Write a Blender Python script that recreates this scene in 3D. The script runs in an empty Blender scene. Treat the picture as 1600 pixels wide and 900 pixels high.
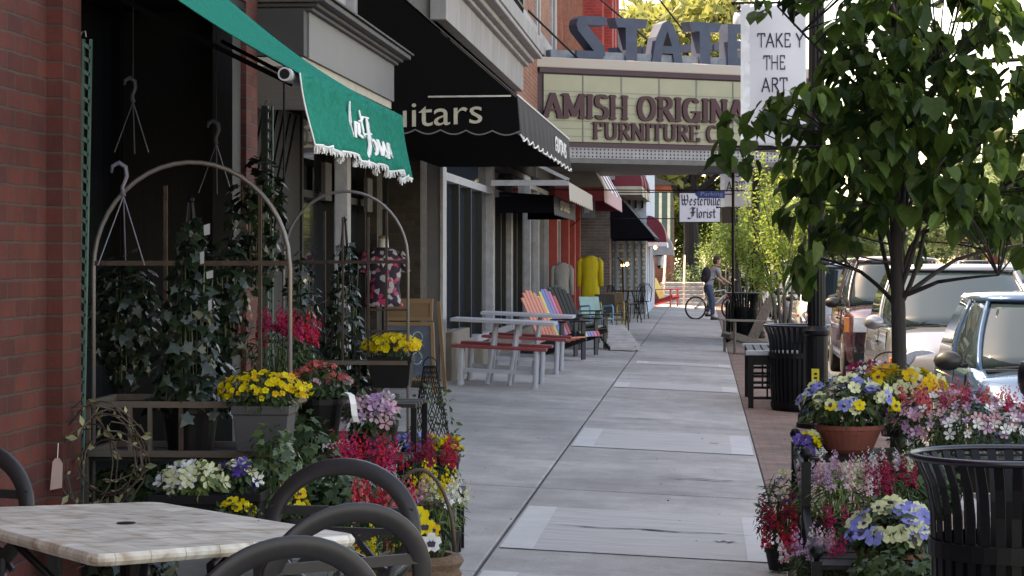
import bpy, bmesh, math, random
import numpy as np
from mathutils import Vector, Matrix
random.seed(7); RNG = np.random.default_rng(7)
R = math.radians; PI = math.pi
scene = bpy.context.scene
col = scene.collection

# ------------------------------------------------------------ camera
F = 3500.0; YAW = math.atan(298/3500.0); HC = 1.6
cam_d = bpy.data.cameras.new('camera'); cam = bpy.data.objects.new('camera', cam_d); col.objects.link(cam)
cam.location = (0, 0, HC); cam.rotation_euler = (PI/2, 0, YAW)
cam_d.sensor_width = 36; cam_d.lens = F/1600*36; cam_d.shift_y = -44/1600
cam_d.clip_start = 0.1; cam_d.clip_end = 3000
scene.camera = cam
scene.render.resolution_x = 1024; scene.render.resolution_y = 576

# ------------------------------------------------------------ light
SUN_EL, SUN_AZ = 57, -72           # azimuth from +Y towards +X, degrees
world = bpy.data.worlds.new('World'); scene.world = world; world.use_nodes = True
wn = world.node_tree; bg = wn.nodes['Background']
sky = wn.nodes.new('ShaderNodeTexSky'); sky.sky_type = 'NISHITA'; sky.sun_disc = False
sky.sun_elevation = R(SUN_EL); sky.sun_rotation = R(SUN_AZ)
sky.air_density = 1.0; sky.dust_density = .8; sky.ozone_density = 1.0; sky.altitude = 0
wn.links.new(sky.outputs[0], bg.inputs[0]); bg.inputs[1].default_value = 0.15
sd = bpy.data.lights.new('sun', 'SUN'); sd.energy = 3.6; sd.angle = R(0.5); sd.color = (1, .95, .87)
sun = bpy.data.objects.new('sun', sd); col.objects.link(sun)
az = R(SUN_AZ); el = R(SUN_EL)
sdir = Vector((math.sin(az)*math.cos(el), math.cos(az)*math.cos(el), math.sin(el)))
sun.rotation_euler = sdir.to_track_quat('Z', 'Y').to_euler(); sun.location = (-20, 10, 30)
scene.view_settings.view_transform = 'Standard'; scene.view_settings.look = 'None'
scene.view_settings.exposure = 2.32; scene.view_settings.gamma = 1
scene.view_settings.use_white_balance = True; scene.view_settings.white_balance_temperature = 10200; scene.view_settings.white_balance_tint = 16

# ------------------------------------------------------------ measuring helpers (photo pixel -> place)
CA, SA = math.cos(YAW), math.sin(YAW)
SL = 0.045                                        # cross fall of the pavement
def gz(x): return -SL*x
def P(u, v, d):
    l = (u-800)/F*d
    return Vector((CA*l-SA*d, SA*l+CA*d, HC-(v-406)/F*d))
def XY(u, d): p = P(u, 406, d); return p.x, p.y

# ------------------------------------------------------------ materials
MATS = {}
def newmat(name):
    m = bpy.data.materials.new(name); m.use_nodes = True
    return m, m.node_tree, m.node_tree.nodes['Principled BSDF']
def mat(name, c, rough=.6, metal=0, var=.18, scale=6, bump=0, spec=.5, coat=0, stretch=(1,1,1), c2=None, alpha=None):
    if name in MATS: return MATS[name]
    m, nt, b = newmat(name)
    b.inputs['Roughness'].default_value = rough; b.inputs['Metallic'].default_value = metal
    b.inputs['Specular IOR Level'].default_value = spec
    if coat: b.inputs['Coat Weight'].default_value = coat; b.inputs['Coat Roughness'].default_value = .03
    tc = nt.nodes.new('ShaderNodeTexCoord'); mp = nt.nodes.new('ShaderNodeMapping'); mp.inputs['Scale'].default_value = stretch
    nt.links.new(tc.outputs['Object'], mp.inputs[0])
    n = nt.nodes.new('ShaderNodeTexNoise'); n.inputs['Scale'].default_value = scale; n.inputs['Detail'].default_value = 6; n.inputs['Roughness'].default_value = .65
    nt.links.new(mp.outputs[0], n.inputs['Vector'])
    r = nt.nodes.new('ShaderNodeValToRGB')
    r.color_ramp.elements[0].position = .3; r.color_ramp.elements[1].position = .7
    a = [max(0, x*(1-var)) for x in c]; d = [min(1, x*(1+var)) for x in c]
    if c2: d = list(c2); a = list(c)
    r.color_ramp.elements[0].color = (*a, 1); r.color_ramp.elements[1].color = (*d, 1)
    nt.links.new(n.outputs['Fac'], r.inputs[0]); nt.links.new(r.outputs[0], b.inputs['Base Color'])
    if bump:
        bp = nt.nodes.new('ShaderNodeBump'); bp.inputs['Strength'].default_value = bump; bp.inputs['Distance'].default_value = .01
        n2 = nt.nodes.new('ShaderNodeTexNoise'); n2.inputs['Scale'].default_value = scale*4; n2.inputs['Detail'].default_value = 5
        nt.links.new(mp.outputs[0], n2.inputs['Vector'])
        nt.links.new(n2.outputs['Fac'], bp.inputs['Height']); nt.links.new(bp.outputs[0], b.inputs['Normal'])
    MATS[name] = m; return m
def leafmat(name, c1, c2, trans=.35, rough=.45, spec=.4):
    if name in MATS: return MATS[name]
    m, nt, b = newmat(name)
    b.inputs['Roughness'].default_value = rough; b.inputs['Specular IOR Level'].default_value = spec
    g = nt.nodes.new('ShaderNodeNewGeometry'); r = nt.nodes.new('ShaderNodeValToRGB')
    r.color_ramp.elements[0].color = (*c1, 1); r.color_ramp.elements[1].color = (*c2, 1)
    nt.links.new(g.outputs['Random Per Island'], r.inputs[0])
    n = nt.nodes.new('ShaderNodeTexNoise'); n.inputs['Scale'].default_value = 40; 
    tc = nt.nodes.new('ShaderNodeTexCoord'); nt.links.new(tc.outputs['Object'], n.inputs['Vector'])
    mx = nt.nodes.new('ShaderNodeMix'); mx.data_type = 'RGBA'; mx.blend_type = 'MULTIPLY'; mx.inputs[0].default_value = .5
    nt.links.new(r.outputs[0], mx.inputs[6]); nt.links.new(n.outputs['Fac'], mx.inputs[7])
    mm = nt.nodes.new('ShaderNodeMix'); mm.data_type = 'RGBA'; mm.blend_type = 'MULTIPLY'; mm.inputs[0].default_value = 1
    mm.inputs[7].default_value = (1.3, 1.3, 1.3, 1); nt.links.new(mx.outputs[2], mm.inputs[6])
    nt.links.new(mm.outputs[2], b.inputs['Base Color'])
    t = nt.nodes.new('ShaderNodeBsdfTranslucent'); nt.links.new(mm.outputs[2], t.inputs[0])
    ms = nt.nodes.new('ShaderNodeMixShader'); ms.inputs[0].default_value = trans
    out = nt.nodes['Material Output']
    nt.links.new(b.outputs[0], ms.inputs[1]); nt.links.new(t.outputs[0], ms.inputs[2]); nt.links.new(ms.outputs[0], out.inputs[0])
    MATS[name] = m; return m
def brickmat(name, c1, c2, mortar, w=.205, h=.0762, msize=.009, bump=.6, rough=.85, flat=False):
    if name in MATS: return MATS[name]
    m, nt, b = newmat(name); L = nt.links.new
    b.inputs['Roughness'].default_value = rough; b.inputs['Specular IOR Level'].default_value = .25
    g = nt.nodes.new('ShaderNodeNewGeometry'); s = nt.nodes.new('ShaderNodeSeparateXYZ'); L(g.outputs['Position'], s.inputs[0])
    cb = nt.nodes.new('ShaderNodeCombineXYZ')
    if flat: L(s.outputs[0], cb.inputs[0]); L(s.outputs[1], cb.inputs[1])
    else:
        ad = nt.nodes.new('ShaderNodeMath'); ad.operation = 'ADD'; L(s.outputs[0], ad.inputs[0]); L(s.outputs[1], ad.inputs[1])
        L(ad.outputs[0], cb.inputs[0]); L(s.outputs[2], cb.inputs[1])
    nz = nt.nodes.new('ShaderNodeTexNoise'); nz.inputs['Scale'].default_value = 9; L(g.outputs['Position'], nz.inputs['Vector'])
    sc = nt.nodes.new('ShaderNodeVectorMath'); sc.operation = 'SCALE'; sc.inputs[3].default_value = .012; L(nz.outputs['Color'], sc.inputs[0])
    va = nt.nodes.new('ShaderNodeVectorMath'); L(cb.outputs[0], va.inputs[0]); L(sc.outputs[0], va.inputs[1])
    br = nt.nodes.new('ShaderNodeTexBrick'); L(va.outputs[0], br.inputs['Vector'])
    br.inputs['Scale'].default_value = 1; br.inputs['Brick Width'].default_value = w; br.inputs['Row Height'].default_value = h
    br.inputs['Mortar Size'].default_value = msize; br.inputs['Mortar Smooth'].default_value = .3; br.inputs['Bias'].default_value = -.1
    br.inputs['Color1'].default_value = (*c1, 1); br.inputs['Color2'].default_value = (*c2, 1); br.inputs['Mortar'].default_value = (*mortar, 1)
    n = nt.nodes.new('ShaderNodeTexNoise'); n.inputs['Scale'].default_value = 2.2; n.inputs['Detail'].default_value = 8; n.inputs['Roughness'].default_value = .7
    L(g.outputs['Position'], n.inputs['Vector'])
    mr = nt.nodes.new('ShaderNodeMapRange'); mr.inputs[1].default_value = .25; mr.inputs[2].default_value = .75; mr.inputs[3].default_value = .6; mr.inputs[4].default_value = 1.35
    L(n.outputs['Fac'], mr.inputs[0])
    vm = nt.nodes.new('ShaderNodeVectorMath'); vm.operation = 'SCALE'; L(br.outputs['Color'], vm.inputs[0]); L(mr.outputs[0], vm.inputs[3])
    L(vm.outputs[0], b.inputs['Base Color'])
    bp = nt.nodes.new('ShaderNodeBump'); bp.inputs['Strength'].default_value = bump; bp.inputs['Distance'].default_value = .012; bp.invert = True
    n3 = nt.nodes.new('ShaderNodeTexNoise'); n3.inputs['Scale'].default_value = 60; L(g.outputs['Position'], n3.inputs['Vector'])
    mu = nt.nodes.new('ShaderNodeMath'); mu.operation = 'MULTIPLY_ADD'; mu.inputs[1].default_value = .3; L(n3.outputs['Fac'], mu.inputs[0]); L(br.outputs['Fac'], mu.inputs[2])
    L(mu.outputs[0], bp.inputs['Height']); L(bp.outputs[0], b.inputs['Normal'])
    MATS[name] = m; return m
def glassmat(name, c=(.012,.015,.02), rough=.03):
    if name in MATS: return MATS[name]
    m, nt, b = newmat(name); b.inputs['Base Color'].default_value = (*c, 1)
    b.inputs['Roughness'].default_value = rough; b.inputs['Specular IOR Level'].default_value = .7
    n = nt.nodes.new('ShaderNodeTexNoise'); n.inputs['Scale'].default_value = .8
    tc = nt.nodes.new('ShaderNodeTexCoord'); nt.links.new(tc.outputs['Object'], n.inputs['Vector'])
    bp = nt.nodes.new('ShaderNodeBump'); bp.inputs['Strength'].default_value = .08; bp.inputs['Distance'].default_value = .02
    nt.links.new(n.outputs['Fac'], bp.inputs['Height']); nt.links.new(bp.outputs[0], b.inputs['Normal'])
    MATS[name] = m; return m
def emat(name, c, s):
    if name in MATS: return MATS[name]
    m, nt, b = newmat(name); b.inputs['Base Color'].default_value = (*c, 1)
    b.inputs['Emission Color'].default_value = (*c, 1); b.inputs['Emission Strength'].default_value = s
    MATS[name] = m; return m

# ------------------------------------------------------------ mesh builder
ORG = {}
def hull2(pts):
    pts = sorted(set((round(a, 6), round(b, 6)) for a, b in pts))
    if len(pts) < 3: return pts
    def half(ps):
        h = []
        for p in ps:
            while len(h) >= 2 and (h[-1][0]-h[-2][0])*(p[1]-h[-2][1])-(h[-1][1]-h[-2][1])*(p[0]-h[-2][0]) <= 0: h.pop()
            h.append(p)
        return h[:-1]
    return half(pts)+half(pts[::-1])
class MB:
    def __init__(s): s.v = []; s.f = []; s.m = []; s.o = (0,0,0)
    def add(s, vs, fs, mi=0):
        k = len(s.v); s.v.extend([tuple(p) for p in vs]); s.f.extend([tuple(i+k for i in f) for f in fs]); s.m.extend([mi]*len(fs)); return s
    def box(s, x0, y0, z0, x1, y1, z1, mi=0):
        if x0 > x1: x0, x1 = x1, x0
        if y0 > y1: y0, y1 = y1, y0
        if z0 > z1: z0, z1 = z1, z0
        return s.add([(x0,y0,z0),(x1,y0,z0),(x1,y1,z0),(x0,y1,z0),(x0,y0,z1),(x1,y0,z1),(x1,y1,z1),(x0,y1,z1)],
              [(0,3,2,1),(4,5,6,7),(0,1,5,4),(1,2,6,5),(2,3,7,6),(3,0,4,7)], mi)
    def bar(s, p, q, w, h, mi=0, up=(0,0,1)):
        p, q = Vector(p), Vector(q); d = (q-p).normalized(); up = Vector(up)
        a = d.cross(up)
        if a.length < 1e-4: a = d.cross(Vector((0,1,0)))
        a.normalize(); b = a.cross(d).normalized(); a *= w/2; b *= h/2
        vs = [p-a-b, p+a-b, p+a+b, p-a+b, q-a-b, q+a-b, q+a+b, q-a+b]
        return s.add(vs, [(0,1,2,3),(7,6,5,4),(0,4,5,1),(1,5,6,2),(2,6,7,3),(3,7,4,0)], mi)
    def tube(s, pts, r, n=8, mi=0, closed=False, flat=None):
        pts = [Vector(p) for p in pts]; N = len(pts); rs = r if isinstance(r, (list, tuple)) else [r]*N
        vs = []; a0 = None
        for i in range(N):
            if closed: d = pts[(i+1) % N]-pts[i-1]
            else: d = pts[min(i+1, N-1)]-pts[max(i-1, 0)]
            d.normalize()
            if a0 is None:
                a = d.cross(Vector((0,0,1)))
                if a.length < .1: a = d.cross(Vector((0,1,0)))
            else: a = a0-d*a0.dot(d)
            a.normalize(); a0 = a; b = a.cross(d)
            for k in range(n):
                t = 2*PI*k/n
                vs.append(pts[i]+a*math.cos(t)*rs[i]+b*math.sin(t)*rs[i]*(flat or 1))
        fs = []
        for i in range(N if closed else N-1):
            j = (i+1) % N
            for k in range(n): fs.append((i*n+k, i*n+(k+1) % n, j*n+(k+1) % n, j*n+k))
        if not closed: fs.append(tuple(range(n))[::-1]); fs.append(tuple((N-1)*n+k for k in range(n)))
        return s.add(vs, fs, mi)
    def lathe(s, cx, cy, prof, n=16, mi=0, cap=True, sx=1, sy=1):
        vs = []; fs = []
        for r, z in prof:
            for k in range(n): t = 2*PI*k/n; vs.append((cx+math.cos(t)*r*sx, cy+math.sin(t)*r*sy, z))
        for i in range(len(prof)-1):
            for k in range(n): fs.append((i*n+k, i*n+(k+1) % n, (i+1)*n+(k+1) % n, (i+1)*n+k))
        if cap: fs.append(tuple(range(n))[::-1]); fs.append(tuple((len(prof)-1)*n+k for k in range(n)))
        return s.add(vs, fs, mi)
    def loft(s, rings, mi=0, cap=True, closed=True):
        n = len(rings[0]); vs = [p for r in rings for p in r]; fs = []
        for i in range(len(rings)-1):
            for k in range(n if closed else n-1): fs.append((i*n+k, i*n+(k+1) % n, (i+1)*n+(k+1) % n, (i+1)*n+k))
        if cap: fs.append(tuple(range(n))[::-1]); fs.append(tuple((len(rings)-1)*n+k for k in range(n)))
        return s.add(vs, fs, mi)
    def prism(s, poly, fn, a, b, mi=0):        # fn(u, v, w) -> point; poly in u,v ; w from a to b
        n = len(poly); vs = [fn(p[0], p[1], a) for p in poly]+[fn(p[0], p[1], b) for p in poly]
        fs = [tuple(range(n))[::-1], tuple(range(n, 2*n))]+[(k, (k+1) % n, n+(k+1) % n, n+k) for k in range(n)]
        return s.add(vs, fs, mi)
    def scatter(s, tm, pos, nrm, tip, sc, mi=0):
        V, Fc = tm; V = np.array(V, float); pos = np.asarray(pos, float); n = len(pos)
        if n == 0: return s
        nrm = np.asarray(nrm, float); nrm = nrm/np.maximum(np.linalg.norm(nrm, axis=1, keepdims=True), 1e-6)
        tip = np.asarray(tip, float); tip = tip-nrm*np.sum(tip*nrm, axis=1, keepdims=True); tip = tip/np.maximum(np.linalg.norm(tip, axis=1, keepdims=True), 1e-6)
        b = np.cross(tip, nrm); sc = np.broadcast_to(np.asarray(sc, float), (n,))
        W = pos[:, None, :]+sc[:, None, None]*(V[None, :, 0:1]*b[:, None, :]+V[None, :, 1:2]*tip[:, None, :]+V[None, :, 2:3]*nrm[:, None, :])
        k = len(s.v); m = len(V); s.v.extend(map(tuple, W.reshape(-1, 3).tolist()))
        for i in range(n):
            o = k+i*m
            for fc in Fc: s.f.append(tuple(o+j for j in fc))
        if isinstance(mi, int): s.m.extend([mi]*(n*len(Fc)))
        else:
            for x in mi: s.m.extend([int(x)]*len(Fc))
        return s
    def build(s, name, mats, parent=None, smooth=False, bevel=0, world=True, loc=None):
        if not isinstance(mats, (list, tuple)): mats = [mats]
        me = bpy.data.meshes.new(name); org = (0,0,0)
        if parent is not None and world: org = ORG.get(parent.name, (0,0,0))
        elif parent is None and loc is not None: org = loc
        vs = s.v
        if org != (0,0,0): vs = [(p[0]-org[0], p[1]-org[1], p[2]-org[2]) for p in vs]
        me.from_pydata(vs, [], s.f)
        for m in mats: me.materials.append(m)
        if len(mats) > 1: me.polygons.foreach_set('material_index', s.m)
        if smooth: me.polygons.foreach_set('use_smooth', [True]*len(me.polygons))
        me.update()
        o = bpy.data.objects.new(name, me); col.objects.link(o)
        if parent is not None: o.parent = parent; ORG[o.name] = org
        elif loc is not None: o.location = loc; ORG[o.name] = tuple(loc)
        if smooth == 'auto' or bevel:
            pass
        if bevel:
            b = o.modifiers.new('bevel', 'BEVEL'); b.width = bevel; b.segments = 2; b.limit_method = 'ANGLE'; b.angle_limit = R(40)
        return o
def T(name, label, cat, loc=(0,0,0), rz=0, group=None, tilt=False):
    o = bpy.data.objects.new(name, None); col.objects.link(o); o.empty_display_size = .2
    o.location = loc; o.rotation_euler = (0, math.atan(SL) if tilt else 0, rz)
    ORG[o.name] = tuple(loc); o['label'] = label; o['category'] = cat
    if group: o['group'] = group
    return o
def tag(o, label, cat, group=None, kind=None):
    if label: o['label'] = label
    if cat: o['category'] = cat
    if group: o['group'] = group
    if kind: o['kind'] = kind
    return o
def struct(o): o['kind'] = 'structure'; return o
def dup(root, loc, rz=None, label=None, group=None, scale=None):
    r = root.copy(); col.objects.link(r); r.location = loc
    if rz is not None: r.rotation_euler = (root.rotation_euler[0], root.rotation_euler[1], rz)
    if scale: r.scale = scale if isinstance(scale, (tuple, list)) else (scale,)*3
    if label: r['label'] = label
    if group: r['group'] = group
    def rec(a, b):
        for ch in list(a.children):
            c = ch.copy(); col.objects.link(c); c.parent = b; rec(ch, c)
    rec(root, r); return r
def setm(root, name, m):            # give a copy's part its own material
    for ch in root.children:
        if ch.name.split('.')[0] == name:
            ch.data = ch.data.copy(); ch.data.materials[0] = m

# ------------------------------------------------------------ lettering (pen strokes with a rectangular nib)
def arc(cx, cy, rx, ry, a0, a1, n=10): return [(cx+rx*math.cos(R(a0+(a1-a0)*i/n)), cy+ry*math.sin(R(a0+(a1-a0)*i/n))) for i in range(n+1)]
CAPS = {
 'A': (.9, [[(.08,0),(.45,1)],[(.45,1),(.82,0)],[(.22,.33),(.68,.33)]], [(.08,0),(.82,0)]),
 'M': (1.1, [[(.15,0),(.15,1)],[(.15,1),(.55,.1)],[(.55,.1),(.95,1)],[(.95,1),(.95,0)]], [(.15,0),(.95,0),(.1,1),(1.0,1)]),
 'I': (.4, [[(.2,0),(.2,1)]], [(.2,0),(.2,1)]),
 'S': (.72, [arc(.36,.75,.24,.25,35,270,9)+arc(.36,.25,.24,.25,90,-145,9)], []),
 'H': (.95, [[(.17,0),(.17,1)],[(.78,0),(.78,1)],[(.17,.5),(.78,.5)]], [(.17,0),(.78,0),(.17,1),(.78,1)]),
 'O': (.95, [arc(.47,.5,.36,.5,0,360,20)], []),
 'R': (.88, [[(.2,0),(.2,1)],[(.2,1)]+arc(.45,.76,.25,.24,90,-90,8)+[(.2,.52)],[(.42,.52),(.8,0)]], [(.2,0),(.8,0),(.13,1)]),
 'G': (.95, [arc(.47,.5,.36,.5,45,330,16),[(.8,.0),(.8,.42)],[(.58,.42),(.85,.42)]], []),
 'N': (.95, [[(.17,0),(.17,1)],[(.17,1),(.78,0)],[(.78,0),(.78,1)]], [(.17,0),(.12,1),(.78,1)]),
 'L': (.75, [[(.18,1),(.18,0)],[(.18,0),(.62,0),(.64,.2)]], [(.18,0),(.18,1)]),
 'F': (.75, [[(.18,0),(.18,1)],[(.18,1),(.62,1),(.64,.8)],[(.18,.52),(.5,.52)]], [(.18,0),(.13,1)]),
 'U': (.92, [[(.17,1),(.17,.3)]+arc(.46,.3,.29,.3,180,360,8)+[(.75,1)]], [(.17,1),(.75,1)]),
 'T': (.82, [[(.41,0),(.41,1)],[(.06,.82),(.08,1),(.74,1),(.76,.82)]], [(.41,0)]),
 'E': (.78, [[(.18,0),(.18,1)],[(.18,1),(.64,1),(.65,.82)],[(.18,.52),(.52,.52)],[(.18,0),(.66,0),(.68,.2)]], [(.14,0),(.14,1)]),
 'C': (.88, [arc(.46,.5,.36,.5,50,310,16)], []),
 'K': (.85, [[(.18,0),(.18,1)],[(.72,1),(.2,.42)],[(.36,.58),(.76,0)]], []),
 'Y': (.85, [[(.1,1),(.42,.5)],[(.76,1),(.42,.5),(.42,0)]], []),
 ' ': (.4, [], []), '.': (.3, [[(.12,.02),(.13,.03)]], []),
}
LOW = {  # broad-pen lowercase, x-height .6
 'W': (1.2, [[(.0,.9),(.15,1),(.2,.2),(.35,0)],[(.35,0),(.55,.25),(.5,.95)],[(.5,.95),(.55,.2),(.75,0)],[(.75,0),(1.0,.3),(1.0,.8),(.85,1)],[(.15,.5),(.9,.5)]]),
 'F': (.9, [[(.1,.85),(.35,1),(.8,.95)],[(.45,1),(.4,.1),(.15,-.1),(-.15,-.02)],[(.62,.95),(.58,.2)],[(.2,.5),(.8,.55)]]),
 'e': (.55, [[(.4,.1),(.25,0),(.1,.12),(.1,.45),(.25,.6),(.42,.45),(.12,.28)]]),
 's': (.5, [[(.4,.5),(.25,.6),(.1,.45),(.35,.2),(.25,0),(.08,.08)]]),
 't': (.42, [[(.2,.85),(.2,.1),(.32,0)],[(.05,.58),(.38,.58)]]),
 'r': (.45, [[(.08,.55),(.15,.6),(.15,0)],[(.15,.5),(.3,.6),(.4,.5)]]),
 'v': (.52, [[(.1,.62),(.15,.1),(.28,0)],[(.28,0),(.42,.15),(.4,.5),(.3,.62)]]),
 'i': (.3, [[(.08,.52),(.15,.6),(.15,.1),(.24,0)],[(.15,.82),(.17,.84)]]),
 'l': (.3, [[(.15,.98),(.15,.1),(.24,0)]]),
 'o': (.55, [[(.25,0),(.1,.12),(.1,.48),(.25,.6),(.42,.48),(.42,.12),(.25,0)]]),
 ' ': (.3, []),
}
SCR = {  # looping script
 'A': (.8, [[(.05,.05),(.2,.2),(.5,1.1),(.52,.3),(.6,.0)],[(.2,.45),(.62,.45)]]),
 'F': (.85, [[(.1,.9),(.3,1.1),(.75,1.1)],[(.5,1.1),(.4,.2),(.25,-.15),(.1,0)],[(.25,.55),(.65,.6)]]),
 'r': (.35, [[(.02,.0),(.12,.5),(.28,.45),(.2,.1),(.33,.0)]]), 't': (.32, [[(.15,.9),(.1,.1),(.3,0)],[(0,.55),(.3,.58)]]),
 'l': (.28, [[(.0,.1),(.22,.8),(.15,1.0),(.08,.8),(.12,.05),(.26,.05)]]), 'o': (.42, [arc(.2,.25,.16,.25,90,450,8)]),
 'w': (.6, [[(.02,.5),(.1,.02),(.28,.45),(.36,.02),(.52,.5)]]), 'e': (.38, [[(.05,.25),(.3,.35),(.2,.5),(.06,.3),(.15,.0),(.34,.08)]]),
 's': (.36, [[(.05,.05),(.2,.5),(.28,.2),(.15,0)]]), ' ': (.25, []),
}
def _sub(pl, n=5): return [tuple(pl[i][k]+(pl[i+1][k]-pl[i][k])*j/n for k in (0,1)) for i in range(len(pl)-1) for j in range(n)]+[pl[-1]]
SCR = {k: (v[0], [_sub(p) for p in v[1]]) for k, v in SCR.items()}
def write(mb, text, fn, h, nib=(.1,.04), ang=0, depth=.02, font=CAPS, serif=False, mi=0, space=.0, width=None, x0=0, y0=0):
    W = sum(font[c][0]+space for c in text)*h
    sx = (width/W) if width else 1
    x = 0; k = 0; ca, sa = math.cos(R(ang)), math.sin(R(ang))
    nb = [(a*nib[0]/2*ca-b*nib[1]/2*sa, a*nib[0]/2*sa+b*nib[1]/2*ca) for a, b in ((-1,-1),(1,-1),(1,1),(-1,1))]
    for c in text:
        g = font[c]
        segs = [(p[i], p[i+1]) for p in g[1] for i in range(len(p)-1)]
        for p, q in segs:
            pts = hull2([(x+a[0]+n[0], a[1]+n[1]) for a in (p, q) for n in nb])
            if len(pts) < 3: continue
            k += 1; e = (k % 5)*.0006
            mb.prism([(x0+a*h*sx, y0+b*h) for a, b in pts], fn, 0, depth+e, mi)
        if serif:
            for sx_, sy_ in g[2]:
                k += 1; e = (k % 5)*.0006+.0003; t = .035; w = .17
                yy = sy_+(t if sy_ < .5 else -t)
                mb.prism([(x0+(x+sx_-w)*h*sx, y0+(yy-t)*h), (x0+(x+sx_+w)*h*sx, y0+(yy-t)*h), (x0+(x+sx_+w)*h*sx, y0+(yy+t)*h), (x0+(x+sx_-w)*h*sx, y0+(yy+t)*h)], fn, 0, depth+e, mi)
        x += g[0]+space
    return W*sx
def bfont(text, size, depth=.005):
    cu = bpy.data.curves.new('txt', 'FONT'); cu.body = text; cu.size = size; cu.extrude = depth; cu.resolution_u = 3
    ob = bpy.data.objects.new('txt', cu); col.objects.link(ob)
    dg = bpy.context.evaluated_depsgraph_get(); me = bpy.data.meshes.new_from_object(ob.evaluated_get(dg))
    bpy.data.objects.remove(ob); vs = [tuple(v.co) for v in me.vertices]; fs = [tuple(p.vertices) for p in me.polygons]
    bpy.data.meshes.remove(me); return vs, fs

# ------------------------------------------------------------ leaf and petal shapes (x across, y along, z up)
HEART = ([(0,0,0),(-.3,-.06,.05),(-.47,.2,.1),(-.38,.58,.08),(0,1,-.1),(.38,.58,.08),(.47,.2,.1),(.3,-.06,.05),(0,.4,-.02)],
         [(0,8,2,1),(8,4,3,2),(0,7,6,8),(8,6,5,4)])
HEART2 = ([(x*.9, y, z-.28*y*y+.10*abs(x)*3) for x, y, z in HEART[0]], HEART[1])
HEART3 = ([(x*.75+.08*y*y, y, z-.12*y) for x, y, z in HEART[0]], HEART[1])
IVY = ([(0,0,0),(-.28,-.12,.03),(-.3,.15,.03),(-.55,.3,.0),(-.25,.5,.04),(0,1,-.05),(.25,.5,.04),(.55,.3,0),(.3,.15,.03),(.28,-.12,.03)],
       [(0,1,2,4,6,8,9),(2,3,4),(4,5,6),(6,7,8)])
SMALL = ([(0,0,0),(-.25,.45,.06),(0,1,0),(.25,.45,.06)], [(0,2,1),(0,3,2)])
NARROW = ([(0,0,0),(-.1,.4,.04),(0,1,-.03),(.1,.4,.04)], [(0,2,1),(0,3,2)])
def petals(n=5, w=.5, cup=.12, inner=.08):
    V = []; Fc = []
    for k in range(n):
        a = 2*PI*k/n; c, s = math.cos(a), math.sin(a)
        for x, y, z in [(0,inner,0),(-w*.5,.55,cup*.5),(-w*.35,.95,cup),(w*.35,.95,cup),(w*.5,.55,cup*.5)]:
            V.append((x*c-y*s, x*s+y*c, z+.012*k))
        o = k*5; Fc.append((o, o+4, o+3, o+2, o+1))
    return V, Fc
PANSY = petals(5, .85, .1); FIVE = petals(5, .6, .3); FOUR = petals(4, .8, .25)
FACE = ([(-.3,-.45,.09),(.3,-.45,.09),(.42,0,.1),(.12,.15,.1),(0,.0,.1),(-.12,.15,.1),(-.42,0,.1)], [(0,1,2,3,4,5,6)])
PUFF = ([(-.5,0,0),(0,.5,0),(.5,0,0),(0,-.5,0),(0,0,.45),(0,0,-.3)], [(0,1,4),(1,2,4),(2,3,4),(3,0,4),(1,0,5),(2,1,5),(3,2,5),(0,3,5)])
def rnd(n, s=1): return RNG.normal(size=(n, 3))*s
def ball(n, shell=.0):
    d = RNG.normal(size=(n, 3)); d /= np.linalg.norm(d, axis=1, keepdims=True)
    r = (shell**3+(1-shell**3)*RNG.random(n))**(1/3)
    return d*r[:, None], d
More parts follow.
